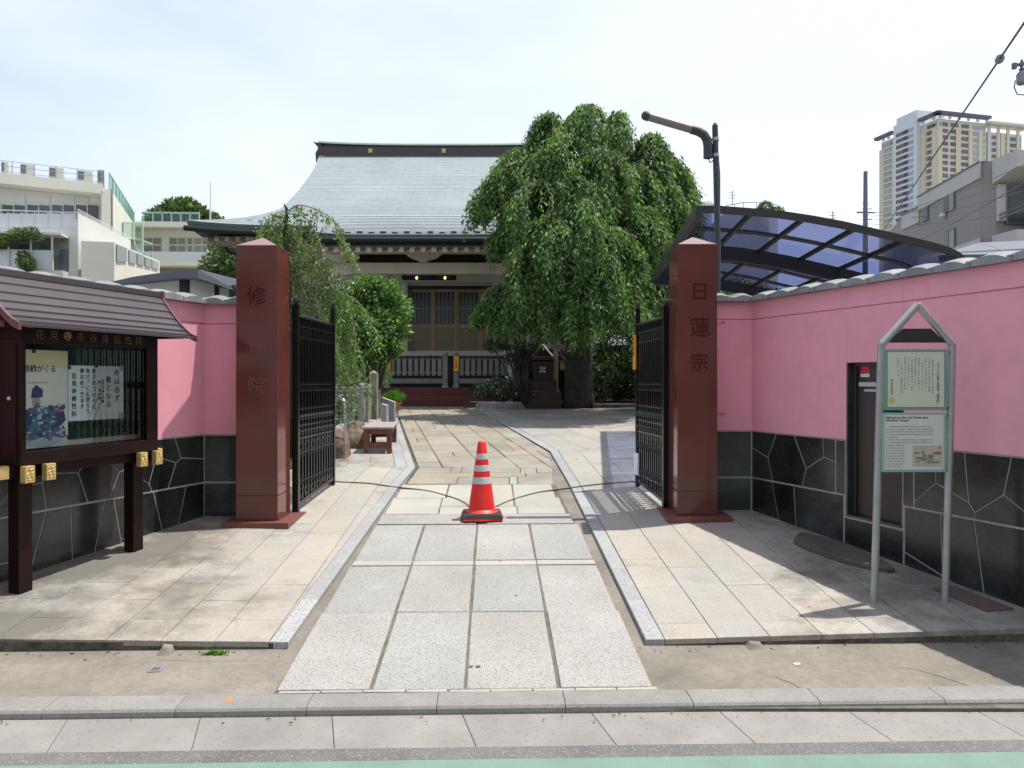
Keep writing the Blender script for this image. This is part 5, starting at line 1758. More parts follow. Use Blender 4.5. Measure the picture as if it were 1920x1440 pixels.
# fence panels on the steps
def panel_fence(px0_, px1_, lab, sign_):
    Y = 20.02
    x0 = (px0_ - 960) / F_PX * Y; x1 = (px1_ - 960) / F_PX * Y
    t = thing('picket_fence', lab, 'fence', ((x0 + x1) / 2, Y, 1.42), 'wooden picket fence panels on the temple steps')
    for x in (x0 + .06, x1 - .06):
        mb = MB(); mb.box(x - .065, x + .065, Y - .05, Y + .05, 1.47, 2.27); mb.lathe((x, Y, 2.27), [(.06, 0), (.075, .02), (.085, .05), (.06, .08), (.02, .10)], 8); mb.build('fence_post', m_fence, t, bevel=.006)
        mb = MB(); mb.box(x - .08, x + .08, Y - .1, Y + .1, 1.418, 1.468); mb.build('fence_foot', m_greystone, t, bevel=.004)
    mb = MB(); mb.box(x0 + .13, x1 - .13, Y - .03, Y + .03, 1.53, 1.66); mb.build('bottom_rail', m_fence, t, bevel=.004)
    mb = MB(); mb.box(x0 + .13, x1 - .13, Y + .0, Y + .03, 2.17, 2.21); mb.box(x0 + .13, x1 - .13, Y + .0, Y + .03, 1.80, 1.84); mb.build('rail', m_fence, t)
    n = max(2, round((x1 - x0 - .26) / .155))
    for i in range(n):
        x = x0 + .13 + (i + .5) * (x1 - x0 - .26) / n
        mb = MB(); mb.box(x - .052, x + .052, Y - .028, Y - .002, 1.74, 2.235); mb.build('picket', m_fence, t, bevel=.004)
        mb = MB(); mb.prism_y([(x - .078 + .156 * k / 8, 2.20 + .055 * math.sin(math.pi * k / 8)) for k in range(9)][::-1] + [(x - .078, 2.185), (x + .078, 2.185)], Y - .032, Y - .0005)
        tidy(mb.build('scalloped_cap', m_irondark, t))
    return t


panel_fence(640, 712, 'wooden picket fence panel on the temple steps, partly behind the clipped round tree', 0)
f1 = panel_fence(722, 839, 'wooden picket fence panel left of the gap in the middle of the temple steps', 1)
f2 = panel_fence(851, 968, 'wooden picket fence panel right of the gap in the middle of the temple steps', 1)
for x, lab in ((722.5, 'orange lettered plaque on the fence post left of the middle panel'), (851, 'orange lettered plaque on the fence post right of the gap')):
    xw = (x - 960) / F_PX * 19.9
    mb = MB(); mb.box(xw + .0, xw + .125, 19.93, 19.955, 1.86, 2.26)
    o = ptag(mb.build('orange_plaque', m_orange, loc=(xw + .06, 19.94, 1.86), bevel=.003), lab, 'plaque')
    text('plaque_lettering', vt('土足厳禁'), frame((xw + .062, 19.9285, 2.24), (1, 0)), .075, m_ink, o, ext=.001, align='CENTER', line=1.1)

# ================================================================== COURT FURNITURE
# bench
bx, by = -1.88, 10.42
bz = plat(bx, by)
bench = thing('bench', 'low red-brown wooden bench with pale worn slatted top beside the stone path', 'bench', (bx, by + .6, bz))
zt3 = .955
bl = 1.30
Mb = frame((bx - .19, by, 0), (1, .10))
for (x, y) in ((.03, .03), (.35, .03), (.03, bl - .03), (.35, bl - .03)):
    p = Mb @ Vector((x, y, 0))
    mb = MB(Mb); mb.box(x - .035, x + .035, y - .035, y + .035, plat(p.x, p.y) - .005, zt3 - .03); mb.build('leg', m_benchwood, bench, bevel=.003)
for (a, b_, c, d, z0, z1) in ((.065, .315, .01, .05, zt3 - .105, zt3 - .031), (.065, .315, bl - .05, bl - .01, zt3 - .105, zt3 - .031), (.0, .04, .065, bl - .065, zt3 - .105, zt3 - .031), (.34, .38, .065, bl - .065, zt3 - .105, zt3 - .031), (.065, .315, .01, .05, .67, .73), (.065, .315, bl - .05, bl - .01, .72, .78)):
    mb = MB(Mb); mb.box(a, b_, c, d, z0, z1); mb.build('rail', m_benchwood, bench, bevel=.003)
ns = 7
for i in range(ns):
    mb = MB(Mb); mb.box(-.03, .41, -.02 + i * (bl + .04) / ns + .004, -.02 + (i + 1) * (bl + .04) / ns - .004, zt3 - .03, zt3); mb.build('slat', m_benchtop, bench, bevel=.004)

# handrail hoop
hz = plat(-2.24, 10.0)
for (px, py0, Y, r, lab) in ((647, 855, 9.95, .145, 'bent steel handrail hoop nearest the open left gate leaf'),):
    b0 = Vector(((px - 960) / F_PX * Y, Y, 0)); zg = plat(b0.x, b0.y)
    top = 1.24
    dv = Vector((-.55, .6, 0)).normalized()
    pts = [b0 + Vector((0, 0, zg - .02)), b0 + Vector((0, 0, top))]
    for k in range(1, 12):
        a = math.pi * k / 11
        pts.append(b0 + dv * (r * (1 - math.cos(a))) + Vector((0, 0, top + r * math.sin(a))))
    pts.append(b0 + dv * (2 * r) + Vector((0, 0, zg)))
    t = thing('handrail', lab, 'handrail', (b0.x, b0.y, zg))
    mb = MB(); mb.tube(pts, .017, 10); mb.build('hoop', m_alu, t, auto=60)
    e = b0 + dv * (2 * r) + Vector((0, 0, 1.05))
    mb = MB(); mb.tube([e, e + Vector((-.5, .25, .03)), e + Vector((-1.3, .5, .08))], .014, 8); mb.tube([e - Vector((0, 0, .25)), e + Vector((-1.3, .5, -.17))], .012, 8)
    mb.build('rail', m_alu, t, auto=60)

# rocks
def rock(c, r, lab, seed, mat=m_rock, cat='rock', name='garden_rock', grp=None):
    bm = bmesh.new(); bmesh.ops.create_icosphere(bm, subdivisions=4, radius=1)
    for v in bm.verts:
        n0 = mnoise.noise(v.co * .9 + Vector((seed, 0, 0))) * .38 + mnoise.noise(v.co * 2.3 + Vector((0, seed, 0))) * .16 + mnoise.noise(v.co * 6 + Vector((0, seed, 3))) * .05
        q = v.co * (1 + n0)
        q.x = max(min(q.x, .85), -.85); q.z = max(min(q.z, .8), -.8)
        v.co = Vector((q.x * r[0], q.y * r[1], q.z * r[2]))
    me = bpy.data.meshes.new(name); bm.to_mesh(me); bm.free()
    me.materials.append(mat); me.polygons.foreach_set('use_smooth', [True] * len(me.polygons))
    o = bpy.data.objects.new(name, me); COL.objects.link(o); o.location = c
    return ptag(o, lab, cat, grp)


rock((-2.50, 10.15, .66), (.34, .30, .36), 'large reddish-brown garden boulder behind the handrail hoop', 3.1)
rock((-2.36, 11.25, .70), (.22, .4, .36), 'dark garden rock wedged behind the bench', 7.7)
rock((-3.2, 10.3, .62), (.45, .35, .30), 'low brown rock seen through the left gate leaf', 12.5)
rock((-3.4, 12.4, .8), (.6, .4, .34), 'broad mossy rock deep in the left garden', 15.5, m_mossstone)
rock((-2.28, 12.4, .86), (.14, .10, .12), 'small pointed stone at the edge of the ledge', 21.5, m_greystone)

# garden ledge and planted bed left of the path
mb = MB()
mb.slab([(-2.58, 11.9), (-2.30, 11.9), (-3.28, 17.2), (-6.5, 17.2), (-6.5, 11.9)][:5], lambda x, y: .86 + .02 * (y - 12), .5, .02)
led = ptag(mb.build('stone_ledge', m_greystone, loc=(-3, 14, .7)), 'raised stone ledge carrying the grey monuments left of the path', 'ledge')
mb = MB(); mb.slab([(-6.5, 8.4), (-3.0, 8.4), (-2.5, 9.2), (-2.6, 11.9), (-6.5, 11.9)], lambda x, y: .60 + .01 * (y - 8), .3, .02)
gb = mb.build('garden_bed', m_soil, kind='structure')
LZ = lambda y: .86 + .02 * (y - 12)
# standing stones
Ym = 13.4
x_ = lambda px, Y=Ym: (px - 960) / F_PX * Y
z_ = lambda py, Y=Ym: CAMZ + (714 - py) / F_PX * Y
mb = MB(); mb.box(x_(692), x_(706.5), Ym, Ym + .15, LZ(Ym) - .02, z_(700)); mb.hexa([(x_(692), Ym, z_(700)), (x_(706.5), Ym, z_(700)), (x_(706.5), Ym + .15, z_(700)), (x_(692), Ym + .15, z_(700))], [(x_(698), Ym + .06, z_(694.5)), (x_(700.5), Ym + .06, z_(694.5)), (x_(700.5), Ym + .09, z_(694.5)), (x_(698), Ym + .09, z_(694.5))])
o = mb.build('stone_post', m_mossstone, loc=(x_(699), Ym, LZ(Ym)), bevel=.006); ptag(o, 'tall square weathered stone post with pointed top, the highest of the stones', 'stone post')
mb = MB()
for zz in (700, 728, 764): mb.tube([(x_(699.5), Ym - .004, z_(zz)), (x_(699.5), Ym + .01, z_(zz))], .012, 8)
mb.build('drilled_hole', m_bed, o, kind='stuff')
rs = rock((x_(676, 12.7), 12.75, z_(754, 12.7)), (.085, .07, .40), 'slender rough grey standing stone left of the tall stone post', 31, m_greystone, 'standing stone', 'standing_stone')
mb = MB(); mb.box(x_(684, 13.0), x_(690.5, 13.0), 13.0, 13.3, LZ(13) - .02, z_(720, 13.0)); ptag(mb.build('stone_slab', m_mossstone, loc=(x_(687, 13), 13, LZ(13)), bevel=.008), 'narrow upright stone slab between the rough stone and the tall post', 'stone slab')
Y5 = 14.0
mb = MB(); mb.tube([(x_(710.5, Y5), Y5, LZ(Y5)), (x_(710.3, Y5), Y5, z_(750, Y5)), (x_(711, Y5), Y5, z_(733, Y5)), (x_(711, Y5), Y5, z_(730, Y5))], [.036, .034, .034, .02], 10); ptag(mb.build('stone_pillar', m_mossstone, loc=(x_(710.5, Y5), Y5, LZ(Y5)), auto=50), 'short round stone pillar just right of the tall post', 'stone pillar')
for (pxa, pxb, pya, pyb, pyc, Y, lab) in ((714, 724.5, 757, 760, 781, 13.0, 'smaller grey slant-topped stone block nearest the bench'), (715, 739, 745, 754, 774, 14.6, 'larger grey slant-topped stone block near the flower pot')):
    mb = MB()
    b0 = plat(x_(pxb, Y), Y) - .05
    mb.prism_y([(x_(pxa, Y), b0), (x_(pxb, Y), b0), (x_(pxb, Y), z_(pyb, Y)), (x_(pxa, Y), z_(pya, Y))], Y, Y + .25)
    ptag(mb.build('stone_block', m_greystone, loc=(x_(pxb, Y), Y, b0), bevel=.008), lab, 'stone block')
# stacked grey stone steps seen behind the gate
st = thing('stone_steps', 'grey layered stone steps and basin wall behind the handrail', 'steps', (-3.3, 12.4, .7))
for k in range(6):
    mb = MB(); mb.box(-4.6, -2.72 - .02 * (k % 2), 12.55 + .12 * k, 13.4 + .12 * k, .72 + k * .13, .72 + (k + 1) * .13 - .012); mb.build('stone_layer', m_greystone, st, bevel=.01)
# flower pot
Yp = 17.6; xp = x_(743, Yp); zp = plat(xp, Yp) - .01
pot = thing('potted_plant', 'terracotta pot of bright green leafy plant beside the temple steps', 'potted plant', (xp, Yp, zp))
mb = MB(); mb.lathe((xp, Yp, zp), [(.075, 0), (.11, .16), (.125, .165), (.125, .20), (.10, .20), (.10, .16)], 18); mb.build('pot', m_terra, pot, auto=35)
p, d = clump_points(900, [((xp - .02, Yp, zp + .30), (.20, .16, .13)), ((xp - .15, Yp, zp + .28), (.14, .12, .10)), ((xp - .26, Yp, zp + .22), (.12, .1, .09))])
d[:, 2] = abs(d[:, 2]) + .5
leaves('foliage', p, d, .10, .022, m_weed, pot)

# dark stone box with white crest, on stepped base
Ys = 18.5
fx = lambda px: x_(px, Ys); fz = lambda py: z_(py, Ys)
box_t = thing('stone_cabinet', 'dark reddish stone box with white crest on a stepped base under the weeping tree', 'stone monument', (fx(1018), Ys, .8))
for (a, b_, c, d, dep) in ((985, 1053, 757, 733, .0), (992, 1045, 733, 712, .12), (1000, 1038, 712, 676, .22)):
    mb = MB(); mb.box(fx(a), fx(b_), Ys + dep, Ys + 1.0 - dep, (fz(c) - .02 if c != 757 else .85), fz(d) - .003); mb.build('base_tier' if c != 712 else 'stone_body', m_darkstone, box_t, bevel=.012)
mb = MB(); mb.prism_y([(fx(998), fz(675)), (fx(1040), fz(675)), (fx(1036), fz(668)), (fx(1002), fz(668))][::1], Ys + .15, Ys + .85); tidy(mb.build('cap_stone', m_darkstone, box_t, bevel=.01))
mb = MB()
for sx in (-1, 1):
    for sz in (-1, 1):
        cx_, cz_ = fx(1018) + sx * .045, fz(693) + sz * .045
        pts = [(cx_ + .035 * math.cos(a), cz_ + .03 * math.sin(a)) for a in [k * math.pi / 4 for k in range(8)]]
        mb.prism_y(pts, Ys + .205, Ys + .2195)
mb.prism_y([(fx(1018) + .022 * math.cos(a), fz(693) + .022 * math.sin(a)) for a in [k * math.pi / 4 for k in range(8)]], Ys + .203, Ys + .2195)
mb.build('white_crest', m_white, box_t)
# little timber gable shelter behind it
sh = thing('timber_shelter', 'small open timber roof frame with pale posts behind the crested stone box', 'shelter', (fx(990), 19.2, .9))
for x in (957, 1042):
    mb = MB(); mb.box(x_(x, 19.2) - .06, x_(x, 19.2) + .06, 19.2, 19.32, .8, z_(648, 19.2)); mb.build('shelter_post', m_temple, sh, bevel=.005)
mb = MB(); mb.box(x_(950, 19.2), x_(1120, 19.2), 19.14, 19.2, z_(654, 19.2), z_(646, 19.2)); mb.build('beam', m_greystone, sh)
mb = MB(); mb.tube([(x_(998, 19.1), 19.1, z_(668, 19.1)), (x_(1018, 19.1), 19.1, z_(646, 19.1)), (x_(1036, 19.1), 19.1, z_(668, 19.1))], .03, 6); mb.build('rafter', m_temple, sh)
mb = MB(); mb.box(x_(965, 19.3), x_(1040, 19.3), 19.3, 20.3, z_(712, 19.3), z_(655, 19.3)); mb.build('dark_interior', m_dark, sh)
# low layered planter walls
pl1 = thing('planter_wall', 'low layered grey stone edging of the planted bed below the dark shrubs', 'planter', (x_(940, 18.6), 18.6, .9))
for k in range(4):
    mb = MB(); mb.box(x_(893, 18.6) + .03 * (k % 2), x_(985, 18.3), 18.35 + .02 * k, 19.1, .84 + k * .06, .84 + (k + 1) * .06 - .008); mb.build('stone_layer', m_greystone, pl1, bevel=.006)
pl2 = thing('planter_wall', 'low dark stone edging of the shrub bed right of the tree trunk', 'planter', (x_(1150, 18.2), 18.2, .9))
for k in range(3):
    mb = MB(); mb.box(x_(1112, 18.2), x_(1350, 18.2), 18.2 + .02 * k, 18.9, .80 + k * .08, .80 + (k + 1) * .08 - .01); mb.build('stone_layer', m_step, pl2, bevel=.006)
mb = MB(); mb.box(x_(870, 19), 7.5, 18.9, 21.3, .7, 1.06); mb.build('planting_bed', m_soil, kind='structure')
# rear pink wall and dark lump behind
mb = MB(); mb.box(2.2, 8.5, 21.4, 21.6, .8, 2.55); rw = mb.build('rear_wall', m_pink, loc=(4, 21.5, .8)); ptag(rw, 'pink rear boundary wall glimpsed behind the dark shrubs', 'wall')
mb = MB(); mb.box(2.15, 8.55, 21.35, 21.65, 2.55, 2.62); mb.build('coping', m_tilec, rw)
mb = MB(); mb.box(-7.2, -6.8, 8.3, 18.5, .4, 2.2); gw = mb.build('garden_wall', m_whiteplaster, loc=(-7, 12, .5)); ptag(gw, 'white garden wall behind the left planting', 'wall')

# ================================================================== CARPORT
CPn, CPf = 8.13, 13.5


def cp_arc(px_):
    """height of the roof arch as a function of photograph x on the near edge"""
    pts = [(1310, 392), (1340, 391.5), (1400, 396), (1460, 401), (1520, 410), (1580, 421), (1640, 435), (1700, 449), (1750, 461), (1780, 470), (1800, 481), (1812, 495)]
    for a, b_ in zip(pts[:-1], pts[1:]):
        if px_ <= b_[0]: return a[1] + (b_[1] - a[1]) * (px_ - a[0]) / (b_[0] - a[0])
    return pts[-1][1]


near = []
for i in range(41):
    px = 1310 + (1812 - 1310) * i / 40
    near.append(P(px, cp_arc(px), CPn))
shift = Vector((.52, CPf - CPn, 0.0))


def cp(i, f):
    i0 = min(int(i), 39); fr = i - i0
    return near[i0].lerp(near[i0 + 1], fr) + shift * f


port = thing('carport', 'curved bronze carport roof with tinted blue polycarbonate panels behind the right wall', 'carport', (4.6, 11, .5))
NPn = 5
edges_ = [0, 8.0, 15.8, 23.5, 31, 40]
for k in range(NPn):
    for j in range(5):
        f0, f1 = j / 5, (j + 1) / 5
        rows = []
        i0, i1 = edges_[k] + .25, edges_[k + 1] - .25
        for q in range(7):
            ii = i0 + (i1 - i0) * q / 6
            rows.append([cp(ii, f0 + .006), cp(ii, f1 - .006)])
        o = MB().grid(rows).build('roof_panel', m_poly, port, smooth=True)
mb = MB()
for ii in edges_[1:-1]:
    mb2 = MB()
    pts = [cp(ii, f) for f in (0, .25, .5, .75, 1)]
    for p0, p1 in zip(pts[:-1], pts[1:]):
        d = (p1 - p0).normalized(); s = Vector((d.y, -d.x, 0)).normalized() * .022
        mb2.hexa([p0 - s + Vector((0, 0, -.03)), p0 + s + Vector((0, 0, -.03)), p1 + s + Vector((0, 0, -.03)), p1 - s + Vector((0, 0, -.03))], [p0 - s + Vector((0, 0, .02)), p0 + s + Vector((0, 0, .02)), p1 + s + Vector((0, 0, .02)), p1 - s + Vector((0, 0, .02))])
    tidy(mb2.build('purlin', m_carport, port))


def arch(f, w_, h, name, dz=0.0, i0=0, i1=40):
    mb = MB(); n = 41
    lo, vs, fs = [], [], []
    for i in range(n):
        c = cp(i0 + (i1 - i0) * i / (n - 1), f) + Vector((0, 0, dz))
        vs += [c + Vector((0, -w_ / 2, -h)), c + Vector((0, w_ / 2, -h)), c + Vector((0, w_ / 2, .03)), c + Vector((0, -w_ / 2, .03))]
    for i in range(n - 1):
        for k in range(4):
            a = i * 4 + k; b_ = i * 4 + (k + 1) % 4
            fs.append((a, b_, b_ + 4, a + 4))
    fs += [(3, 2, 1, 0), tuple(range(4 * n - 4, 4 * n))]
    mb.add(vs, fs); return tidy(mb.build(name, m_carport, port))


arch(0, .05, .045, 'edge_arch'); arch(.40, .09, .16, 'main_arch', -.02); arch(.94, .09, .16, 'main_arch', -.02); arch(1, .05, .04, 'edge_arch')
for f in (.2, .6, .8): arch(f, .02, .02, 'glazing_bar')
mb = MB()
for ii in (0, 40):
    mb2 = MB(); p0, p1 = cp(ii, -.005), cp(ii, 1.005)
    s = Vector((.035, 0, 0))
    mb2.hexa([p0 - s + Vector((0, 0, -.10)), p0 + s + Vector((0, 0, -.10)), p1 + s + Vector((0, 0, -.10)), p1 - s + Vector((0, 0, -.10))], [p0 - s + Vector((0, 0, .03)), p0 + s + Vector((0, 0, .03)), p1 + s + Vector((0, 0, .03)), p1 - s + Vector((0, 0, .03))])
    tidy(mb2.build('side_gutter', m_carport, port))
for f in (.40, .92):
    c = cp(40, f); mb2 = MB(); mb2.box(c.x - .1, c.x + .08, c.y - .07, c.y + .07, .4, c.z - .1); mb2.build('carport_post', m_carport, port, bevel=.01)

# ================================================================== FAR BUILDINGS
class Facade:
    """a vertical face from A to B (left to right as seen); pixel boxes are cast onto it"""

    def __init__(s, A, B, mat_default=None):
        s.A, s.B = Vector(A[:2]), Vector(B[:2]); s.M = frame((A[0], A[1], 0), s.B - s.A); s.L = (s.B - s.A).length

    def at(s, px, py):
        k = (px - 960) / F_PX
        d = (s.B - s.A) / s.L
        # A.x + d.x t = k (A.y + d.y t)
        t = (k * s.A.y - s.A.x) / (d.x - k * d.y)
        Y = s.A.y + d.y * t
        return t, CAMZ + (714 - py) / F_PX * Y

    def quad(s, p, d0, d1, name, mat, parent, bevel=0):
        """p = pixel box (x0,y0,x1,y1) or four (x,y) corners; d0..d1 depth (negative = proud)"""
        if len(p) == 4 and not isinstance(p[0], (tuple, list)):
            (x0, y0, x1, y1) = p
            xm = (x0 + x1) / 2
            s0, s1 = s.at(x0, y0)[0], s.at(x1, y0)[0]
            za, zb_ = s.at(xm, y0)[1], s.at(xm, y1)[1]
            mb = MB(s.M); mb.box(s0, s1, d0, d1, zb_, za)
        else:
            q = [s.at(*c) for c in p]
            if area(q) < 0: q = q[::-1]
            mb = MB(s.M); mb.prism_y(q, d0, d1)
        return mb.build(name, mat, parent, bevel=bevel)


def px_xy(px, Y): return ((px - 960) / F_PX * Y, Y)


def hz_(py, Y): return CAMZ + (714 - py) / F_PX * Y


# ---- school, left
school = thing('school_building', 'cream concrete school building with balconies and rooftop air conditioners at the left', 'school', (-24, 38, .9))
# upper block
A0, B0 = px_xy(-60, 33.4), px_xy(208, 36)
C0 = px_xy(254, 44.5)
zt_u = hz_(355, 36)
mb = MB(); mb.hexa([(*A0, .9), (*B0, .9), (*C0, .9), (A0[0] - 4, 46, .9)], [(*A0, zt_u), (*B0, zt_u), (*C0, zt_u), (A0[0] - 4, 46, zt_u)]); mb.build('wall', m_school, school)
F1 = Facade(A0, B0)
mb = MB(F1.M); mb.box(-.5, F1.L - .3, -.9, .02, zt_u - .45, zt_u + .02); mb.build('roof_slab', m_school, school)
mb = MB(F1.M); mb.box(-.5, F1.L - .9, -.03, .0, zt_u - 2.3, zt_u - .46); mb.build('grey_wall_panel', m_schoolshade, school)
F1.quad((192, 367, 208, 470), -.9, .0, 'end_pier', m_school, school)
for (a, b_) in ((-40, 1), (4, 49), (51, 95), (97, 140), (142, 186)):
    f_ = F1.quad((a, 383, b_, 415), -.08, -.032, 'window', m_frame, school)
    w1 = (b_ - a) / 2
    for j in range(2):
        F1.quad((a + 1.5 + j * w1, 385.5 + j * .5, a + w1 - .6 + j * w1, 412), -.10, -.081, 'pane', m_window, f_)
for x in (49, 95, 141): F1.quad((x - .3, 366, x + .3, 383), -.045, -.031, 'panel_joint', m_insul, school)
# rooftop units and rails
zr_ = zt_u
for (px, w__) in ((2, 14), (38, 26), (92, 28), (146, 28), (184, 12)):
    s0, _ = F1.at(px, 340); s1, _ = F1.at(px + w__, 340)
    t = thing('air_conditioner', {2: 'leftmost rooftop air conditioner of the school', 38: 'second rooftop air conditioner from the left on the school', 92: 'middle rooftop air conditioner on the school', 146: 'fourth rooftop air conditioner from the left on the school', 184: 'narrow grey rooftop unit at the right corner of the school roof'}[px], 'air conditioner', tuple(F1.M @ Vector((s0, .6, zr_))), 'rooftop units on the school')
    mb = MB(F1.M); mb.box(s0, s1, .2, .9, zr_ + .04, zr_ + (.80 if px != 184 else .92)); mb.build('casing', m_ac if px != 184 else m_insul, t, bevel=.01)
    mb = MB(F1.M); mb.box(s0 + .02, s0 + (s1 - s0) * .42, .17, .199, zr_ + .34, zr_ + .74); mb.build('fan_grille', m_acdark, t)
rl = thing('roof_railing', 'thin grey pipe railing along the front of the upper school roof', 'railing', tuple(F1.M @ Vector((3, -.1, zr_))))
for z in (.25, .5, .74):
    mb = MB(F1.M); mb.tube([(-.5, -.2, zr_ + z), (F1.L - .3, -.2, zr_ + z)], .014, 6); mb.build('rail', m_insul, rl)
for k in range(7):
    mb = MB(F1.M); mb.box(k * .85 - .015, k * .85 + .015, -.22, -.19, zr_, zr_ + .74); mb.build('railing_post', m_insul, rl)
F1r = Facade(B0, C0)
rl = thing('roof_railing', 'pale green mesh railing receding along the side of the upper school roof', 'railing', tuple(F1r.M @ Vector((3, .1, zr_))))
mb = MB(F1r.M); mb.box(0, F1r.L, .05, .06, zr_ + .1, zr_ + .75); mb.build('mesh_panel', m_mintglass, rl)
for k in range(9):
    mb = MB(F1r.M); mb.box(k * F1r.L / 8 - .02, k * F1r.L / 8 + .02, .03, .08, zr_, zr_ + .8); mb.build('railing_post', m_mint, rl)
mb = MB(F1r.M); mb.box(0, F1r.L, .03, .08, zr_ + .76, zr_ + .8); mb.build('rail', m_mint, rl)
mb = MB(F1r.M); mb.tube([(-.02, -.06, 5), (-.02, -.06, zr_)], .05, 8); mb.build('downpipe', m_insul, school)
# lower terrace block
A1, B1 = px_xy(-60, 29.3), px_xy(147, 30)
C1 = px_xy(262, 37)
zt_l = hz_(428, 30)
mb = MB(); mb.hexa([(*A1, .9), (*B1, .9), (*C1, .9), (A1[0] - 2, 38, .9)], [(*A1, zt_l), (*B1, zt_l), (*C1, zt_l), (A1[0] - 2, 38, zt_l)]); mb.build('wall', m_schoolshade, school)
F2 = Facade(A1, B1); F2r = Facade(B1, C1)
# glass balcony front
for k in range(8):
    a = -58 + k * 25
    F2.quad((a, 401, a + 24, 427), -.03, -.005, 'balcony_panel', m_balc, school)
    F2.quad((a + 23.3, 399, a + 25.2, 428), -.05, .02, 'railing_post', m_frame, school)
mb = MB(F2.M); mb.box(0, F2.L, -.05, .02, hz_(400, 30), hz_(398.5, 30)); mb.build('rail', m_frame, school)
mb = MB(F2r.M); mb.box(0, F2r.L - 1.2, .0, .05, zt_l, zt_l + .62); mb.build('parapet', m_schoolshade, school)
for z in (.68, .76):
    mb = MB(F2r.M); mb.tube([(0, .02, zt_l + z), (F2r.L - 1.2, .02, zt_l + z)], .018, 6); mb.build('rail', m_frame, school)
# loggia openings under the terrace
F2.quad((-60, 444, 130, 509), -.02, -.005, 'loggia_recess', m_curtain, school)
F2.quad((-60, 509, 130, 530), -.6, -.02, 'loggia_sill', m_schoolshade, school)
F2.quad((-60, 472, 112, 508), -.55, -.52, 'balcony_panel', m_balc, school)
F2.quad((-60, 441, 130, 445), -.75, -.02, 'loggia_slab', m_schoolshade, school)
for x in (-50, -12, 29, 70, 109):
    F2.quad((x, 445, x + 3, 510), -.62, -.57, 'column', m_schoolshade, school)
for x in (-5, 38, 78):
    F2.quad((x, 460, x + 22, 470), -.10, -.02, 'window', m_window, school)
F2.quad((114, 468, 128, 508), -.10, -.02, 'window', m_window, school)
# annex on the right side with five windows
mb = MB(F2r.M)
Fa = Facade((B1[0] + .35, B1[1] + .1), (px_xy(250, 36.5)))
Fa.quad([(152, 452), (250, 488), (250, 530), (152, 530)], -1.2, -.02, 'annex_wall', m_school, school)
Fa2 = Fa
for (x0, x1, ya, yb, yc, yd) in ((155, 177, 456, 464, 489, 489), (182, 197, 467, 472, 491, 493), (200, 214.5, 473, 478, 494, 497), (217, 230, 480, 484, 498, 501), (232, 246, 485, 490, 501, 505)):
    Fa.quad([(x0, ya), (x1, yb), (x1, yd), (x0, yc)], -1.25, -1.21, 'window', m_curtain, school)
# ---- second wing
wing = thing('school_wing', 'lower cream school wing with wide curtained windows behind the green stair', 'school', (-19, 46, .9))
A3, B3 = px_xy(240, 46), px_xy(402, 46.3)
C3 = px_xy(424, 52)
zt_w = hz_(424, 46)
mb = MB(); mb.hexa([(*A3, .9), (*B3, .9), (*C3, .9), (A3[0], 54, .9)], [(*A3, zt_w), (*B3, zt_w), (*C3, zt_w), (A3[0], 54, zt_w)]); mb.build('wall', m_school, wing)
F3 = Facade(A3, B3)
F3.quad((240, 422, 402, 432), -1.0, -.01, 'roof_slab', m_school, wing)
F3.quad((240, 477, 402, 495), -1.0, -.95, 'balcony_parapet', m_balc, wing)
F3.quad((240, 495, 402, 503), -1.05, -.01, 'balcony_slab', m_school, wing)
F3.quad((270, 503, 402, 530), -.02, -.01, 'loggia_recess', m_curtain, wing)
for (x0, x1) in ((271, 304), (318, 349), (352, 362), (364.5, 395)):
    f_ = F3.quad((x0, 445, x1, 479), -.06, -.02, 'window', m_frame, wing)
    nn = 2 if x1 - x0 > 20 else 1
    ww = (x1 - x0) / nn
    for j in range(nn):
        for (ya, yb) in ((447, 458.5), (461, 478)):
            F3.quad((x0 + 1 + j * ww, ya, x0 + ww - .8 + j * ww, yb), -.075, -.061, 'pane', m_curtain, f_)
rl = thing('roof_railing', 'mint green railing with mesh on the roof of the lower school wing', 'railing', tuple(F3.M @ Vector((3, -.8, zt_w))))
for k in range(7):
    F3.quad((281 + k * 17, 404, 283 + k * 17, 424), -.92, -.88, 'railing_post', m_mint, rl)
F3.quad((281, 404, 384, 406.5), -.92, -.88, 'rail', m_mint, rl)
F3.quad((281, 407, 384, 423), -.905, -.895, 'mesh_panel', m_mintglass, rl)
mb = MB(); mb.tube([P(395, 424, 47), P(395, 341, 47)], [.05, .03], 8); ptag(mb.build('flagpole', m_frame, loc=tuple(P(395, 424, 47))), 'thin white flagpole on the lower school wing roof', 'flagpole')
# ---- mint fire stair
YF = 39.5
stair = thing('fire_stair', 'mint green steel fire stair between the two school blocks', 'stair', tuple(P(250, 520, YF)))
q = lambda px, py, dy=0: P(px, py, YF + dy)
mb = MB(); a, b_ = q(213, 446), q(266, 449); mb.hexa([a - Vector((0, 0, .06)), b_ - Vector((0, 0, .06)), b_ + Vector((0, 1.2, -.06)), a + Vector((0, 1.2, -.06))], [a, b_, b_ + Vector((0, 1.2, 0)), a + Vector((0, 1.2, 0))]); mb.build('landing', m_mint, stair)
for (p0, p1) in (((213, 417), (268, 419)), ((213, 417), (213, 447)), ((268, 419), (268, 512)), ((231, 418), (231, 446)), ((249, 418), (249, 446)), ((240, 448), (256, 500)), ((250, 446), (262, 478)), ((256, 500), (262, 474)), ((262, 474), (270, 474)), ((270, 515), (286, 474)), ((258, 512), (258, 478)), ((286, 474), (286, 512))):
    mb = MB(); a, b_ = q(*p0), q(*p1); mb.tube([a, b_], .045, 6); mb.build('stair_rail', m_mint, stair)
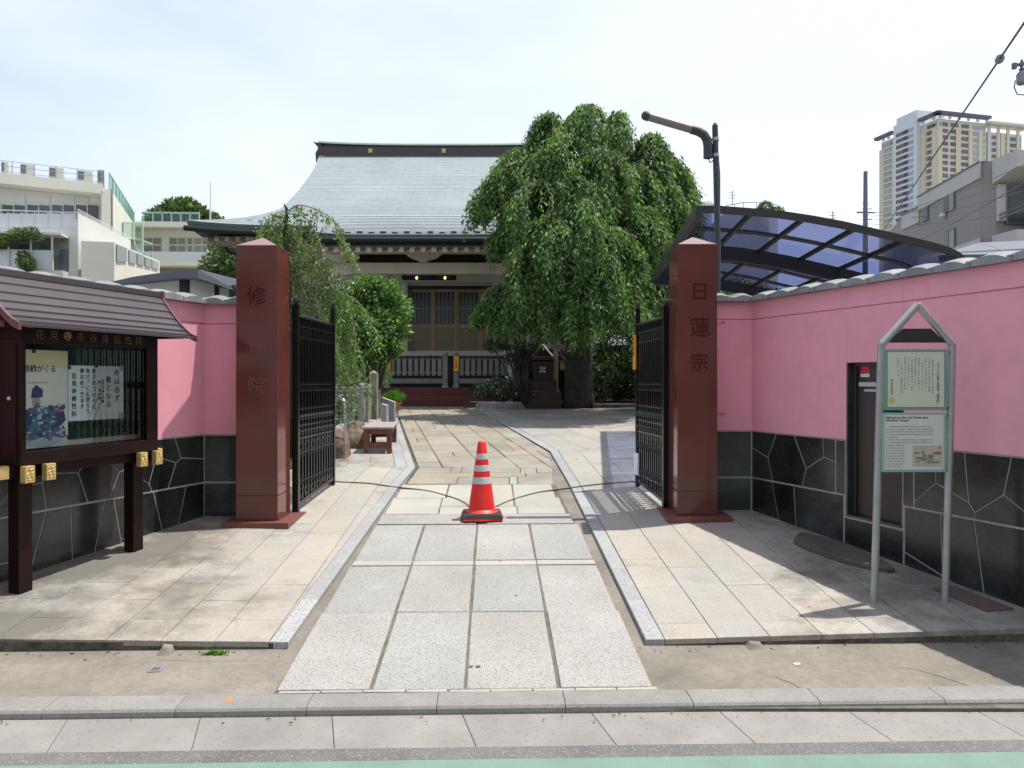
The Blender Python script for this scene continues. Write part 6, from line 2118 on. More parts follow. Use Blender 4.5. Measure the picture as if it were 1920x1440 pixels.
for i in range(12):
    x, y = 233 + i * 1.6, 453 + i * 3.0
    a, b_ = q(x, y), q(x + 11, y)
    mb = MB(); mb.hexa([a, b_, b_ + Vector((0, .8, 0)), a + Vector((0, .8, 0))], [a + Vector((0, 0, .05)), b_ + Vector((0, 0, .05)), b_ + Vector((0, .8, .05)), a + Vector((0, .8, .05))]); mb.build('tread', m_white, stair)
for i in range(10):
    x, y = 262, 476 + i * 4.2
    a, b_ = q(x, y, -.3), q(x + 10, y, -.3)
    mb = MB(); mb.hexa([a, b_, b_ + Vector((0, .5, 0)), a + Vector((0, .5, 0))], [a + Vector((0, 0, .05)), b_ + Vector((0, 0, .05)), b_ + Vector((0, .5, .05)), a + Vector((0, .5, .05))]); mb.build('tread', m_mint, stair)
mb = MB(); mb.add([q(240, 449), q(250, 449), q(262, 505), q(250, 505)], [(0, 1, 2, 3)]); mb.build('mesh_panel', m_mintglass, stair)
mb = MB(); mb.add([q(213, 419), q(268, 421), q(268, 446), q(213, 444)], [(0, 1, 2, 3)]); mb.build('mesh_panel', m_mintglass, stair)
mb = MB(); mb.add([q(268, 518), q(286, 476), q(286, 490), q(274, 522)], [(0, 1, 2, 3)]); mb.build('mesh_panel', m_mint, stair)

# ---- small dark roofed white house behind left wall
YH = 13.0
hs = thing('white_annex', 'small white plastered annex with curved slate-dark roof behind the left wall', 'annex', tuple(P(320, 560, YH)))
qh = lambda px, py, dy=0: P(px, py, YH + dy)
top = [(188, 536), (215, 527), (250, 519), (290, 513), (330, 509), (372, 505)]
bot = [(188, 538), (215, 534), (250, 530), (290, 525.5), (330, 522), (372, 521)]
mb = MB()
pf = [qh(*p) for p in top] + [qh(*p) for p in bot[::-1]]
n = len(pf)
mb.add([tuple(p) for p in pf] + [(p.x, p.y + 2.6, p.z + .12) for p in pf], [tuple(range(n - 1, -1, -1)), tuple(range(n, 2 * n))] + [(i, (i + 1) % n, n + (i + 1) % n, n + i) for i in range(n)])
tidy(mb.build('curved_fascia', m_slate, hs))
mb = MB()
a, b_, c, d = qh(372, 505), qh(372, 521), P(428, 536, 14.2), P(428, 541, 14.2)
mb.hexa([b_, d, d + Vector((-.2, 2, .1)), b_ + Vector((0, 2.5, .1))], [a, c, c + Vector((-.2, 2, .2)), a + Vector((0, 2.5, .1))]); tidy(mb.build('side_eave', m_slate, hs))
Fh = Facade(px_xy(195, YH + .35), px_xy(358, YH + .35))
Fh.quad([(195, 533), (230, 530), (290, 525), (358, 520), (358, 640), (195, 640)], 0, 1.8, 'wall', m_whiteplaster, hs)
Fh.quad((341, 519, 356, 600), -.10, .0, 'dark_post', m_dark, hs)
Fh2 = Facade(px_xy(358, YH + .36), px_xy(404, YH + 1.5))
Fh2.quad([(358, 522), (404, 534), (404, 640), (358, 640)], 0.02, .3, 'wall', m_whiteplaster, hs)
Fh2.quad((401, 532, 407, 600), -.05, .02, 'dark_post', m_dark, hs)
Fh3 = Facade(px_xy(404, YH + 1.5), px_xy(445, YH + 2.6))
Fh3.quad([(404, 536), (445, 545), (445, 640), (404, 640)], 0.02, .3, 'dark_wall', m_slate, hs)
Fh3.quad([(404, 534), (445, 541), (445, 546), (404, 539)], -.4, .3, 'lean_to_roof', m_patinadark, hs)

# ---- grey apartment block at right
apt = thing('apartment_building', 'grey taupe tiled apartment block with pale bands and balconies at the right edge', 'apartment building', (22, 34, .9))
Kc = px_xy(1866, 30)
Lc = (Kc[0] - .35, 30.45)
La = px_xy(1724, 36.1)
Fm = Facade(La, Lc)
zt_a = hz_(301, 30)
# roofline is level; main oblique face
Ra = (Kc[0] + 7, 30.6); Rb = (Kc[0] + 7, 40)
mb = MB(); mb.hexa([(*La, .9), (*Lc, .9), (*Kc, .9), (*Ra, .9), (*Rb, .9)], [(*La, zt_a), (*Lc, zt_a), (*Kc, zt_a), (*Ra, zt_a), (*Rb, zt_a)]); mb.build('wall', m_apt, apt)
for (z0, z1, nm) in ((zt_a - .62, zt_a + .02, 'roof_band'), (zt_a - 3.70, zt_a - 3.05, 'floor_band'), (zt_a - 6.7, zt_a - 6.1, 'floor_band')):
    mb = MB(Fm.M); mb.box(-.02, Fm.L + .1, -.08, -.002, z0, z1); mb.build(nm, m_aptband, apt)
mb = MB(Fm.M); mb.box(-.1, Fm.L + .1, -.13, .3, zt_a + .02, zt_a + .07); mb.build('roof_edge', m_acdark, apt)
for (p, nm) in (((1770.5, 360, 1791, 396), 'window'), ((1732, 383, 1741.5, 415), 'window'), ((1772, 431, 1792, 466), 'window')):
    x0, y0, x1, y1 = p
    ym = (y0 + y1) / 2
    f_ = Fm.quad(p, -.06, -.004, 'window', m_acdark, apt)
    w__ = (x1 - x0)
    if w__ > 12:
        Fm.quad((x0 + 1.2, y0 + 1.5, x0 + w__ * .46, y1 - 1.5), -.075, -.061, 'pane', m_window, f_); Fm.quad((x0 + w__ * .54, y0 + 1.5, x1 - 1.2, y1 - 1.5), -.075, -.061, 'pane', m_curtain, f_)
    else: Fm.quad((x0 + 1.2, y0 + 1.5, x1 - 1.2, y1 - 1.5), -.075, -.061, 'pane', m_window, f_)
mb = MB(Fm.M)
s_, z_c = Fm.at(1772.5, 404); mb.lathe((s_, -.12, z_c), [(.12, -.1), (.16, 0), (.08, .12)], 10); mb.build('vent_cowl', m_frame, apt, smooth=True)
# balcony side facing camera
Ff = Facade(Kc, Ra)
for k, (zs_, lab) in enumerate(((zt_a, 1), (zt_a - 3.05, 2), (zt_a - 6.1, 3))):
    mb = MB(Ff.M)
    mb.hexa([(-.15, -1.3, zs_ - .62), (7, -1.3, zs_ - .62), (7, 0, zs_ - .95), (-.15, 0, zs_ - .95)], [(-.15, -1.3, zs_ + .02), (7, -1.3, zs_ + .02), (7, 0, zs_ + .02), (-.15, 0, zs_ + .02)])
    tidy(mb.build('balcony_band', m_aptband, apt))
    zt4 = zs_ - 3.05
    mb = MB(Ff.M); mb.box(.9, 7, -1.25, -1.05, zt4 + .1, zt4 + 1.0); mb.box(-.15, .9, -1.25, -1.05, zt4 - .3, zt4 + .0) if k == 2 else None
    mb.build('balcony_parapet', m_apt, apt)
    for z in (1.06, 1.22):
        mb = MB(Ff.M); mb.tube([(.0, -.2, zt4 + z - .4), (.55, -1.15, zt4 + z - .1), (7, -1.15, zt4 + z)], .035, 6); mb.build('balcony_rail', m_acdark, apt)
    mb = MB(Ff.M); mb.box(.35, 7, -.12, -.01, zt4 + .5, zs_ - 1.0); f_ = mb.build('glass_door', m_acdark, apt)
    for j in range(4):
        mb = MB(Ff.M); mb.box(.45 + j * 1.6, 1.92 + j * 1.6, -.14, -.121, zt4 + .55, zs_ - 1.08); mb.build('pane', m_window, f_)
    mb = MB(Ff.M); mb.box(.02, .28, -.2, -.004, zt4 + .6, zs_ - 1.0); mb.build('side_pillar', m_aptband, apt)
mb = MB(Ff.M); mb.box(1.3, 3.2, -1.32, -1.3, zt_a - 5.9 + .4, zt_a - 4.9 + .25); mb.build('white_cloth', m_white, apt)
# lower left part of the block
lw = px_xy(1692, 38.0)
mb = MB(); zl = hz_(389.5, 36.1)
mb.hexa([(*lw, .9), (*La, .9), (La[0] + 4, 42, .9), (lw[0] + 2, 44, .9)], [(*lw, zl), (*La, zl), (La[0] + 4, 42, zl), (lw[0] + 2, 44, zl)]); mb.build('lower_block', m_apt, apt)
Fl = Facade(lw, La); mb = MB(Fl.M); mb.box(0, Fl.L - .02, -.06, -.002, zl - .7, zl + .01); mb.build('roof_band', m_aptband, apt)
mb = MB(Fl.M); mb.box(-.1, Fl.L - .02, -.1, .3, zl + .012, zl + .08); mb.build('roof_edge', m_acdark, apt)
# slate roof between wall and block
mb = MB()
a, b_, c, d = P(1760, 478, 13), P(1835, 455, 17), P(1990, 448, 17), P(1990, 475, 13)
mb.hexa([a - Vector((0, 0, .12)), d - Vector((0, 0, .12)), c - Vector((0, 0, .12)), b_ - Vector((0, 0, .12))], [a, d, c, b_])
nr_ = thing('neighbour_house', 'low house with blue-grey metal roof just over the right wall', 'house', (11, 14, .9))
tidy(mb.build('roof', m_slate, nr_))
mb = MB(); mb.box(a.x + .3, d.x, 13.3, 16.8, .9, a.z - .15); mb.build('wall', m_aptband, nr_)

# ---- yellow and white high-rise
TYR = 350
Ct = px_xy(1757.6, TYR)
ur = Vector((.970, .243)); ul = Vector((-.243, .970))
tower = thing('apartment_tower', 'very tall yellow and white apartment tower with navy roof parapet in the distance', 'apartment tower', (Ct[0], Ct[1] + 20, .9))
Cv = Vector(Ct)


def solve(px, d, o=Cv):
    k = (px - 960) / F_PX
    return (k * o.y - o.x) / (d.x - k * d.y)


tl1 = solve(1725.6, ul); tl2 = solve(1682, ul); tl3 = solve(1652, ul)
trr = solve(1848, ur)
zc = hz_(223, TYR)
Pl = Cv + ul * tl3; Pr = Cv + ur * trr
mb = MB(); Pb = Pl + ur * trr
mb.hexa([(*Cv, .9), (*Pr, .9), (*Pb, .9), (*Pl, .9)], [(*Cv, zc), (*Pr, zc), (*Pb, zc), (*Pl, zc)]); mb.build('wall', m_towerpale, tower)
Fleft = Facade(tuple(Pl), tuple(Cv)); Fright = Facade(tuple(Cv), tuple(Pr))
# white stair core
mb = MB(Fleft.M); sA, sB = tl3 - tl2, tl3 - tl1
mb.box(sA, sB, -2.5, 14, .9, zc + 4.5); mb.box(sB - 13, sB, -2.5, 14, zc + 4.5, zc + 7.5); mb.build('stair_core', m_towerwhite, tower)
NFL = 36; fh = 3.0
# yellow piers
for s in (0.6, sA - 2.0, sB + 1.5, Fleft.L - 1.6):
    mb = MB(Fleft.M); mb.box(s - 1.6, s + 1.6, -.5, -.02, .9, zc - 4); mb.build('yellow_pier', m_towercream, tower)
for s in (.8, 11, 24, 37, trr * .66):
    mb = MB(Fright.M); mb.box(s - 1.2, s + 1.2, -.5, -.02, .9, zc - 4); mb.build('yellow_pier', m_towercream, tower)
vis = 19
for fl in range(vis):
    z1 = zc - 3.0 - fl * fh
    for (s0, s1, mt) in ((sA * .04, sA * .62, m_towerglass), (sA * .66, sA - 4, m_towerdark), (sB + 4, sB + 9, m_towerdark), (sB + 9.5, Fleft.L - 3.5, m_towerglass)):
        mb = MB(Fleft.M); mb.box(s0, s1, -.25, -.03, z1 - .2, z1 + 1.5); mb.build('window', mt, tower)
    for (s0, s1, mt) in ((sA + 2, sA + 6, m_towerdark), (sA + 7, sA + 13, m_towerglass), (sB - 9, sB - 5, m_towerdark)):
        mb = MB(Fleft.M); mb.box(s0, s1, -2.75, -2.52, z1 + 1.3, z1 + 2.9); mb.build('window', mt, tower)
    if fl < 15:
        wd_ = trr
        for (a, b_, mt) in ((.035, .09, m_towerglass), (.10, .20, m_towerdark), (.255, .41, m_towerdark), (.48, .63, m_towerdark), (.72, .97, m_towerglass)):
            mb = MB(Fright.M); mb.box(a * wd_, b_ * wd_, -.25, -.03, z1 - .2, z1 + 1.45); mb.build('window', mt, tower)
for k in range(vis):       # cream spandrels
    z1 = zc - 3.0 - k * fh
    mb = MB(Fleft.M); mb.box(0, Fleft.L, -.4, -.26 + .2, z1 - 1.35, z1 - .35); mb.build('spandrel', m_towercream, tower)
# roof parapet frames
mb = MB(Fleft.M); mb.box(sB + 1, Fleft.L + 3, -3, -.5, zc + 1.3, zc + 2.7); mb.build('navy_parapet', m_navy, tower)
mb = MB(Fleft.M); mb.box(-2, sA - 1, -3, -.5, zc + 1.3, zc + 2.7); mb.build('navy_parapet', m_navy, tower)
mb = MB(Fright.M); mb.box(-3, trr, -3, -.5, zc + 1.3, zc + 2.7); mb.build('navy_parapet', m_navy, tower)
for k in range(6):
    mb = MB(Fright.M); mb.box(k * trr / 5.2, k * trr / 5.2 + .8, -1.5, -.5, zc, zc + 1.3); mb.build('parapet_post', m_towerwhite, tower)
for s in (sB + 2, Fleft.L - 2, 2, sA * .5):
    mb = MB(Fleft.M); mb.box(s, s + 1, -1.5, -.5, zc, zc + 1.3); mb.build('parapet_post', m_towerwhite, tower)
# second, lower tower block
tw2 = thing('apartment_tower', 'pale right-hand block of the distant tower with open white roof frame', 'apartment tower', (Pr.x + 20, Pr.y + 10, .9))
O2 = Pr + ul * 30 * -0 + ur * .5
t2 = solve(1914, ur, O2)
z2 = hz_(258, O2.y + 8)
O3 = O2 + ur * t2
mb = MB(); mb.hexa([(*O2, .9), (*O3, .9), (*(O3 + ul * 30), .9), (*(O2 + ul * 30), .9)], [(*O2, z2), (*O3, z2), (*(O3 + ul * 30), z2), (*(O2 + ul * 30), z2)]); mb.build('wall', m_towerpale, tw2)
Fr2 = Facade(tuple(O2), tuple(O3))
for fl in range(8):
    z1 = z2 - 3.0 - fl * fh
    for (a, b_, mt) in ((.03, .14, m_towerglass), (.15, .24, m_towerdark), (.32, .42, m_towerglass), (.43, .52, m_towerdark), (.60, .82, m_towerdark), (.88, .98, m_towerglass)):
        mb = MB(Fr2.M); mb.box(a * t2, b_ * t2, -.25, -.03, z1 - .2, z1 + 1.45); mb.build('window', mt, tw2)
for s in (.0, .27, .55, .84):
    mb = MB(Fr2.M); mb.box(s * t2, s * t2 + 1.6, -.5, -.02, .9, z2 + 3); mb.build('pier', m_towerpale, tw2)
mb = MB(Fr2.M); mb.box(-1, t2 + 3, -3, 3, z2 + 3, z2 + 4.2); mb.build('roof_frame', m_towerpale, tw2)

# ---- buildings glimpsed over the carport and between tree and lamp
YB = 60
w1 = thing('white_building', 'plain white block with rooftop box between the weeping tree and the lamp post', 'building', (*px_xy(1310, YB), .9))
x0, x1 = px_xy(1285, YB)[0], px_xy(1334, YB)[0]
mb = MB(); mb.box(x0, x1, YB, YB + 8, .9, hz_(378, YB)); mb.build('wall', m_whiteplaster, w1)
mb = MB(); mb.box(px_xy(1286, YB)[0], px_xy(1317, YB)[0], YB + .5, YB + 4, hz_(378, YB), hz_(355, YB)); mb.build('rooftop_box', m_whiteplaster, w1)
mb = MB(); mb.box(x0, x1 + .1, YB - .3, YB - .01, hz_(389, YB), hz_(383, YB)); mb.build('cornice', m_schoolshade, w1)
w2 = thing('cream_building', 'cream building with railed octagonal roof terrace behind the carport', 'building', (*px_xy(1420, 55), .9))
YC = 55
xa, xb = px_xy(1368, YC)[0], px_xy(1467, YC)[0]
mb = MB(); mb.hexa([(xa, YC + 1, .9), (xa + 1, YC, .9), (xb - 1, YC, .9), (xb, YC + 1, .9), (xb, YC + 6, .9), (xa, YC + 6, .9)], [(xa, YC + 1, hz_(393, YC)), (xa + 1, YC, hz_(393, YC)), (xb - 1, YC, hz_(393, YC)), (xb, YC + 1, hz_(393, YC)), (xb, YC + 6, hz_(393, YC)), (xa, YC + 6, hz_(393, YC))]); mb.build('wall', m_school, w2)
mb = MB(); mb.box(px_xy(1385, YC)[0], px_xy(1440, YC)[0], YC + 2, YC + 5, hz_(393, YC), hz_(382, YC)); mb.build('rooftop_room', m_school, w2)
rr = [Vector((xa, YC + 1, hz_(380, YC))), Vector((xa + 1, YC, hz_(380, YC))), Vector((xb - 1, YC, hz_(380, YC))), Vector((xb, YC + 1, hz_(380, YC)))]
for (a, b_) in zip(rr[:-1], rr[1:]):
    mb = MB(); mb.tube([a, b_], .03, 5); mb.build('rail', m_acdark, w2)
    nn = max(1, round((b_ - a).length / .9))
    for k in range(nn):
        p = a.lerp(b_, k / nn); mb = MB(); mb.tube([p, p - Vector((0, 0, .5))], .022, 5); mb.build('railing_post', m_acdark, w2)
for (px, pyt, pyb, Y, lab) in ((1373, 358, 385, 55, 'thin television antenna on the cream building behind the carport'), (1561, 396, 425, 50, 'television antenna above the middle of the carport')):
    t = thing('antenna', lab, 'antenna', tuple(P(px, pyb, Y)))
    mb = MB(); mb.tube([P(px, pyb, Y), P(px, pyt, Y)], .03, 5); mb.build('mast', m_insul, t)
    for k in range(3):
        mb = MB(); mb.tube([P(px - 7 + k, pyt + 3 + k * 5, Y), P(px + 7 - k, pyt + 4 + k * 5, Y)], .02, 4); mb.build('element', m_insul, t)
# plain neighbouring block closing the view right behind the tree
mb = MB(); mb.box(5.5, 14, 30, 36, .9, 5.0); nb2 = ptag(mb.build('grey_house', m_aptband, loc=(9, 32, .9)), 'low grey house hidden behind the carport and wall', 'house')

# ---- utility pole, wires
YU = 48
pole = thing('utility_pole', 'slate coloured utility pole with crossarm rising behind the carport', 'utility pole', (*px_xy(1622, YU), .9))
mb = MB(); mb.tube([(*px_xy(1622, YU), .9), P(1622, 322, YU)], [.22, .12], 10); mb.build('mast', m_polefar, pole, auto=50)
mb = MB(); mb.tube([P(1606, 398.5, YU), P(1640, 399, YU)], .05, 6); mb.build('crossarm', m_polefar, pole)
for k, py in enumerate((382, 392, 404, 412, 420, 427)):
    mb = MB(); mb.tube([P(1617, py, YU), P(1628 + (k % 2) * 6, py, YU)], .03, 5); mb.build('step_bolt', m_polefar, pole)


def wire(p, q, sag, r, lab, grp=None, n=14):
    p, q = Vector(p), Vector(q)
    pts = [p.lerp(q, k / n) - Vector((0, 0, sag * 4 * (k / n) * (1 - k / n))) for k in range(n + 1)]
    o = MB().tube(pts, r, 5).build('overhead_wire', m_wire, loc=tuple(p))
    return ptag(o, lab, 'wire', grp)


wA, wB = P(1935, 20, 9.5), P(1650, 441, 34)
mw = wire(wA, wB, .0, .016, 'thick overhead cable crossing the tower with a grey splice box')
t_ = (1873 - 1935) / (1650 - 1935)
# point where the cable passes pixel x 1873
best = min((abs((wA.lerp(wB, k / 400).x / wA.lerp(wB, k / 400).y * F_PX + 960) - 1873), k) for k in range(401))[1]
c = wA.lerp(wB, best / 400); d = (wA - wB).normalized()
mb = MB(); mb.tube([c - d * .055, c - d * .045, c + d * .045, c + d * .055], [.03, .062, .062, .03], 8)
ptag(mb.build('splice_box', m_insul, loc=tuple(c), auto=40), 'grey plastic splice box hanging on the thick overhead cable', 'splice box')
for (a, b_, s, lab) in ((P(1640, 399, YU), P(1960, 291, 20), .35, 'thin wire from the far utility pole crossing the grey block topmost'), (P(1640, 405, YU), P(1960, 318, 20), .3, 'thin wire second from the top crossing the grey block'),
                        (P(1640, 412, YU), P(1960, 345, 20), .3, 'thin wire third from the top crossing the grey block'), (P(1710, 455, 40), P(1960, 318, 12), .1, 'steeper wire rising to the right across the balconies'),
                        (P(1640, 421, YU), P(1930, 395, 22), .2, 'lowest thin wire from the far utility pole')):
    wire(a, b_, s, .011, lab, 'thin wires from the utility pole')
tr = thing('pole_transformer', 'grey pole transformer with insulators cut by the right edge of the view', 'transformer', tuple(P(1915, 150, 14)))
mb = MB(); c = P(1914, 150, 14); mb.lathe((c.x, c.y, c.z), [(.05, -.10), (.085, -.07), (.09, .10), (.05, .15)], 12); mb.build('tank', m_insul, tr, auto=40)
mb = MB(); mb.lathe((c.x + .0, c.y, c.z + .15), [(.03, 0), (.05, .04), (.02, .08), (.045, .12), (.015, .22)], 10); mb.build('bushing', m_polefar, tr, auto=50)
mb = MB(); mb.tube([P(1898, 124, 14), P(1925, 120, 14)], .03, 6); mb.tube([P(1900, 120, 14), P(1900, 130, 14)], .045, 8); mb.build('bracket', m_polefar, tr)
mb = MB(); mb.tube([P(1902, 152, 14), P(1900, 165, 14), P(1906, 178, 14), P(1920, 179, 14)], .012, 5); mb.build('cable_loop', m_insul, tr, smooth=True)
mb = MB(); mb.tube([(c.x + .35, 14.1, .5), (c.x + .35, 14.1, 9.0)], [.17, .12], 10); mb.build('pole_shaft', m_aptband, tr, auto=40)

# ---- houses across the street, behind the viewpoint: they shade the street and show in the polished stone
for (xa_, xb_, h_, mt, lab) in ((-24, -9.5, 7.2, m_aptband, 'beige three-storey house across the street on the left'), (-9.2, 2.5, 8.6, m_schoolshade, 'off-white house across the street opposite the gate'), (2.8, 14, 6.6, m_apt, 'taupe house across the street on the right'), (14.4, 30, 8.0, m_aptband, 'pale block of flats across the street furthest right')):
    hh = thing('street_house', lab, 'house', ((xa_ + xb_) / 2, -9, 0), 'houses across the street')
    mb = MB(); mb.box(xa_, xb_, -18, -8.6, -.05, h_); mb.build('wall', mt, hh)
    mb = MB(); mb.box(xa_ - .15, xb_ + .15, -18.1, -8.3, h_, h_ + .25); mb.build('roof', m_slate, hh)
    nwd = int((xb_ - xa_) / 2.6)
    for i in range(nwd):
        for z in (.9, 3.7, 6.2):
            if z + 1.4 > h_: continue
            x = xa_ + (i + .5) * (xb_ - xa_) / nwd
            mb = MB(); mb.box(x - .75, x + .75, -8.62, -8.55, z, z + 1.25); f_ = mb.build('window', m_frame, hh)
            mb = MB(); mb.box(x - .68, x - .03, -8.55, -8.53, z + .07, z + 1.18); mb.build('pane', m_window, f_)
            mb = MB(); mb.box(x + .03, x + .68, -8.55, -8.53, z + .07, z + 1.18); mb.build('pane', m_window, f_)

# ================================================================== WEEPING TREE
tx, ty = 1.62, 17.2
tz = .88
wt = thing('weeping_tree', 'huge dark green weeping tree cascading over the right half of the temple', 'tree', (tx, ty, tz))
# (px, py of the lobe top, Y, radius m, drop m)
lobes = [(1105, 208, 17.2, .85, 1.9), (1030, 222, 17.0, .55, 1.6), (1165, 222, 17.3, .75, 2.0), (1215, 262, 17.4, .8, 2.4), (975, 290, 16.8, .75, 1.7), (1055, 262, 16.4, .9, 1.9), (1130, 290, 16.2, 1.0, 2.0),
         (1268, 318, 17.6, .60, 2.8), (925, 348, 16.7, .52, 1.25), (1235, 350, 16.8, .8, 2.9), (1010, 345, 16.0, .9, 2.2), (1090, 385, 15.4, 1.1, 2.7), (1160, 400, 15.6, .95, 2.9),
         (1030, 415, 15.4, .75, 2.5), (1225, 450, 16.2, .75, 2.4), (1275, 420, 17.8, .55, 2.0), (985, 480, 15.7, .60, 2.0), (1060, 470, 15.0, .7, 2.2), (1130, 480, 14.9, .75, 2.1), (1185, 500, 15.4, .55, 1.9),
         (935, 545, 16.4, .45, 1.0), (1100, 300, 17.6, 1.3, 2.6), (1180, 340, 18.0, 1.2, 3.0), (1020, 400, 17.8, 1.2, 2.8), (1110, 450, 17.8, 1.3, 2.3), (1240, 500, 17.4, .6, 1.6), (975, 560, 16.0, .45, 1.1),
         (950, 320, 16.6, .5, 1.0), (1250, 300, 17.3, .5, 1.2), (1285, 360, 17.6, .42, 1.4), (1060, 330, 15.9, .7, 1.2), (1120, 350, 15.7, .7, 1.3), (1190, 320, 16.5, .6, 1.2), (1000, 300, 16.5, .6, 1.2), (1150, 440, 15.0, .7, 1.3), (1050, 440, 15.1, .6, 1.2), (1210, 400, 16.0, .6, 1.3), (960, 420, 16.3, .5, 1.1), (1000, 520, 15.4, .5, 1.2), (1095, 530, 14.8, .6, 1.2), (1160, 550, 15.1, .55, 1.1), (1215, 540, 16.6, .5, 1.0), (1040, 560, 15.2, .5, .9), (910, 580, 16.6, .35, .7), (1270, 480, 17.4, .5, 1.2)]
allp, alld, alll = [], [], []
twigs = MB()
trunk_top = Vector((tx, ty, 4.6))
for (lx, ly, LYt, rad, drop) in lobes:
    apex = P(lx, ly, LYt)
    nst = int(38 + 48 * rad)
    nb_ = int(5 + 7 * rad)
    bunch = [(rnd.uniform(0, 2 * math.pi), rad * (rnd.random() ** .45), rnd.uniform(.55, 1.1)) for _ in range(nb_)]
    for s in range(nst):
        baz, brr, bh = bunch[s % nb_]
        az = baz + rnd.gauss(0, .22)
        rr_ = max(.03, min(rad * 1.15, brr + rnd.gauss(0, .08)))
        H = drop * .80 * bh * rnd.uniform(.7, 1.0) * (.75 + .25 * rr_ / rad)
        rise = rnd.uniform(0, .10)
        wob = rnd.uniform(-.09, .09); wob2 = rnd.uniform(-.09, .09)
        n = int(30 + H * 26)
        tt = np.linspace(0, 1, n)
        out = rr_ * (1 - (1 - np.minimum(tt * 2.2, 1)) ** 2)
        arc = np.sqrt(np.maximum(0, 1 - 0)) * 0
        zf_ = np.where(tt < .28, -(out ** 2) / (rad * 1.9) - 0, 0)
        zdrop = -(rr_ ** 2) / (rad * 1.9) * np.minimum(tt / .28, 1) ** 1.5 - H * np.maximum(0, (tt - .12) / .88) ** 1.15
        x = apex.x + out * math.cos(az) + wob * tt ** 2
        y = apex.y + out * math.sin(az) + wob2 * tt ** 2
        z = apex.z + rise + zdrop
        p = np.stack([x, y, z], 1) + nrng.normal(size=(n, 3)) * .042
        keep = p[:, 2] > (1.98 + .22 * math.sin(baz * 7) + .1 * rnd.random())
        p = p[keep]
        if len(p) < 4: continue
        m = len(p)
        side = nrng.uniform(0, 2 * math.pi, m)
        d = np.stack([np.cos(side) * .75 + math.cos(az) * .25, np.sin(side) * .75 + math.sin(az) * .25, -0.75 - .5 * nrng.random(m)], 1)
        d[:, 2] += .35 * np.exp(-np.arange(m) / 6.0)
        allp.append(p); alld.append(d)
        if s % 7 == 0:
            k = max(2, len(p) // 4)
            twigs.tube([tuple(q) for q in p[::k][:6]], [.008, .007, .006, .005, .004, .003][:len(p[::k][:6])], 4, cap=False)
P_, D_ = np.concatenate(allp), np.concatenate(alld)
cr_o = leaves('crown', P_, D_,   .125 * (.6 + .7 * nrng.random(len(P_))), .040 * (.7 + .6 * nrng.random(len(P_))), m_weep, wt)
print('weeping leaves', len(P_))
twigs.build('twigs', m_twig, wt, smooth=True, kind='stuff')
mb = MB(); rg = random.Random(5)
mb.tube([(tx + .05, 18.75, tz - .1), (tx + .05, 18.6, 1.3), (tx, 18.2, 2.4), (tx - .02, 17.7, 3.6), (tx, ty, 4.8)], [.46, .37, .33, .30, .22], 14)
mb.build('trunk', m_bark, wt, smooth=True)
for i, (lx, ly, LYt, rad, drop) in enumerate(lobes):
    apex = P(lx, ly, LYt) - Vector((0, 0, .12))
    base = Vector((tx + rg.uniform(-.1, .1), ty, rg.uniform(2.8, 4.6)))
    mid = base.lerp(apex, .5) + Vector((rg.uniform(-.2, .2), rg.uniform(-.2, .2), .35))
    mb = MB(); mb.tube([base, base.lerp(mid, .5) + Vector((0, 0, .1)), mid, mid.lerp(apex, .5) + Vector((0, 0, .15)), apex], [.12, .085, .06, .035, .012], 7)
    mb.build('branch', m_bark, wt, smooth=True)

# ================================================================== CLIPPED ROUND TREE
Yc = 14.2
blobs = []
for (px, py, r) in ((705, 568, .50), (735, 580, .38), (672, 590, .40), (700, 612, .50), (740, 615, .30), (655, 625, .30), (715, 648, .36), (690, 655, .40), (665, 655, .25), (733, 652, .22), (690, 545, .32), (722, 548, .30), (648, 585, .30), (640, 610, .25), (660, 565, .28)):
    blobs.append((tuple(P(px, py, Yc + rnd.uniform(-.15, .25))), (r, r, r * .86)))
t = bush('round_tree', 'clipped round tree with glossy bright leaves before the temple porch', 'tree', blobs, 15000, .088, .042, m_clip, (P(700, 700, Yc).x, Yc, LZ(Yc)), parts=('crown', 'trunk'))

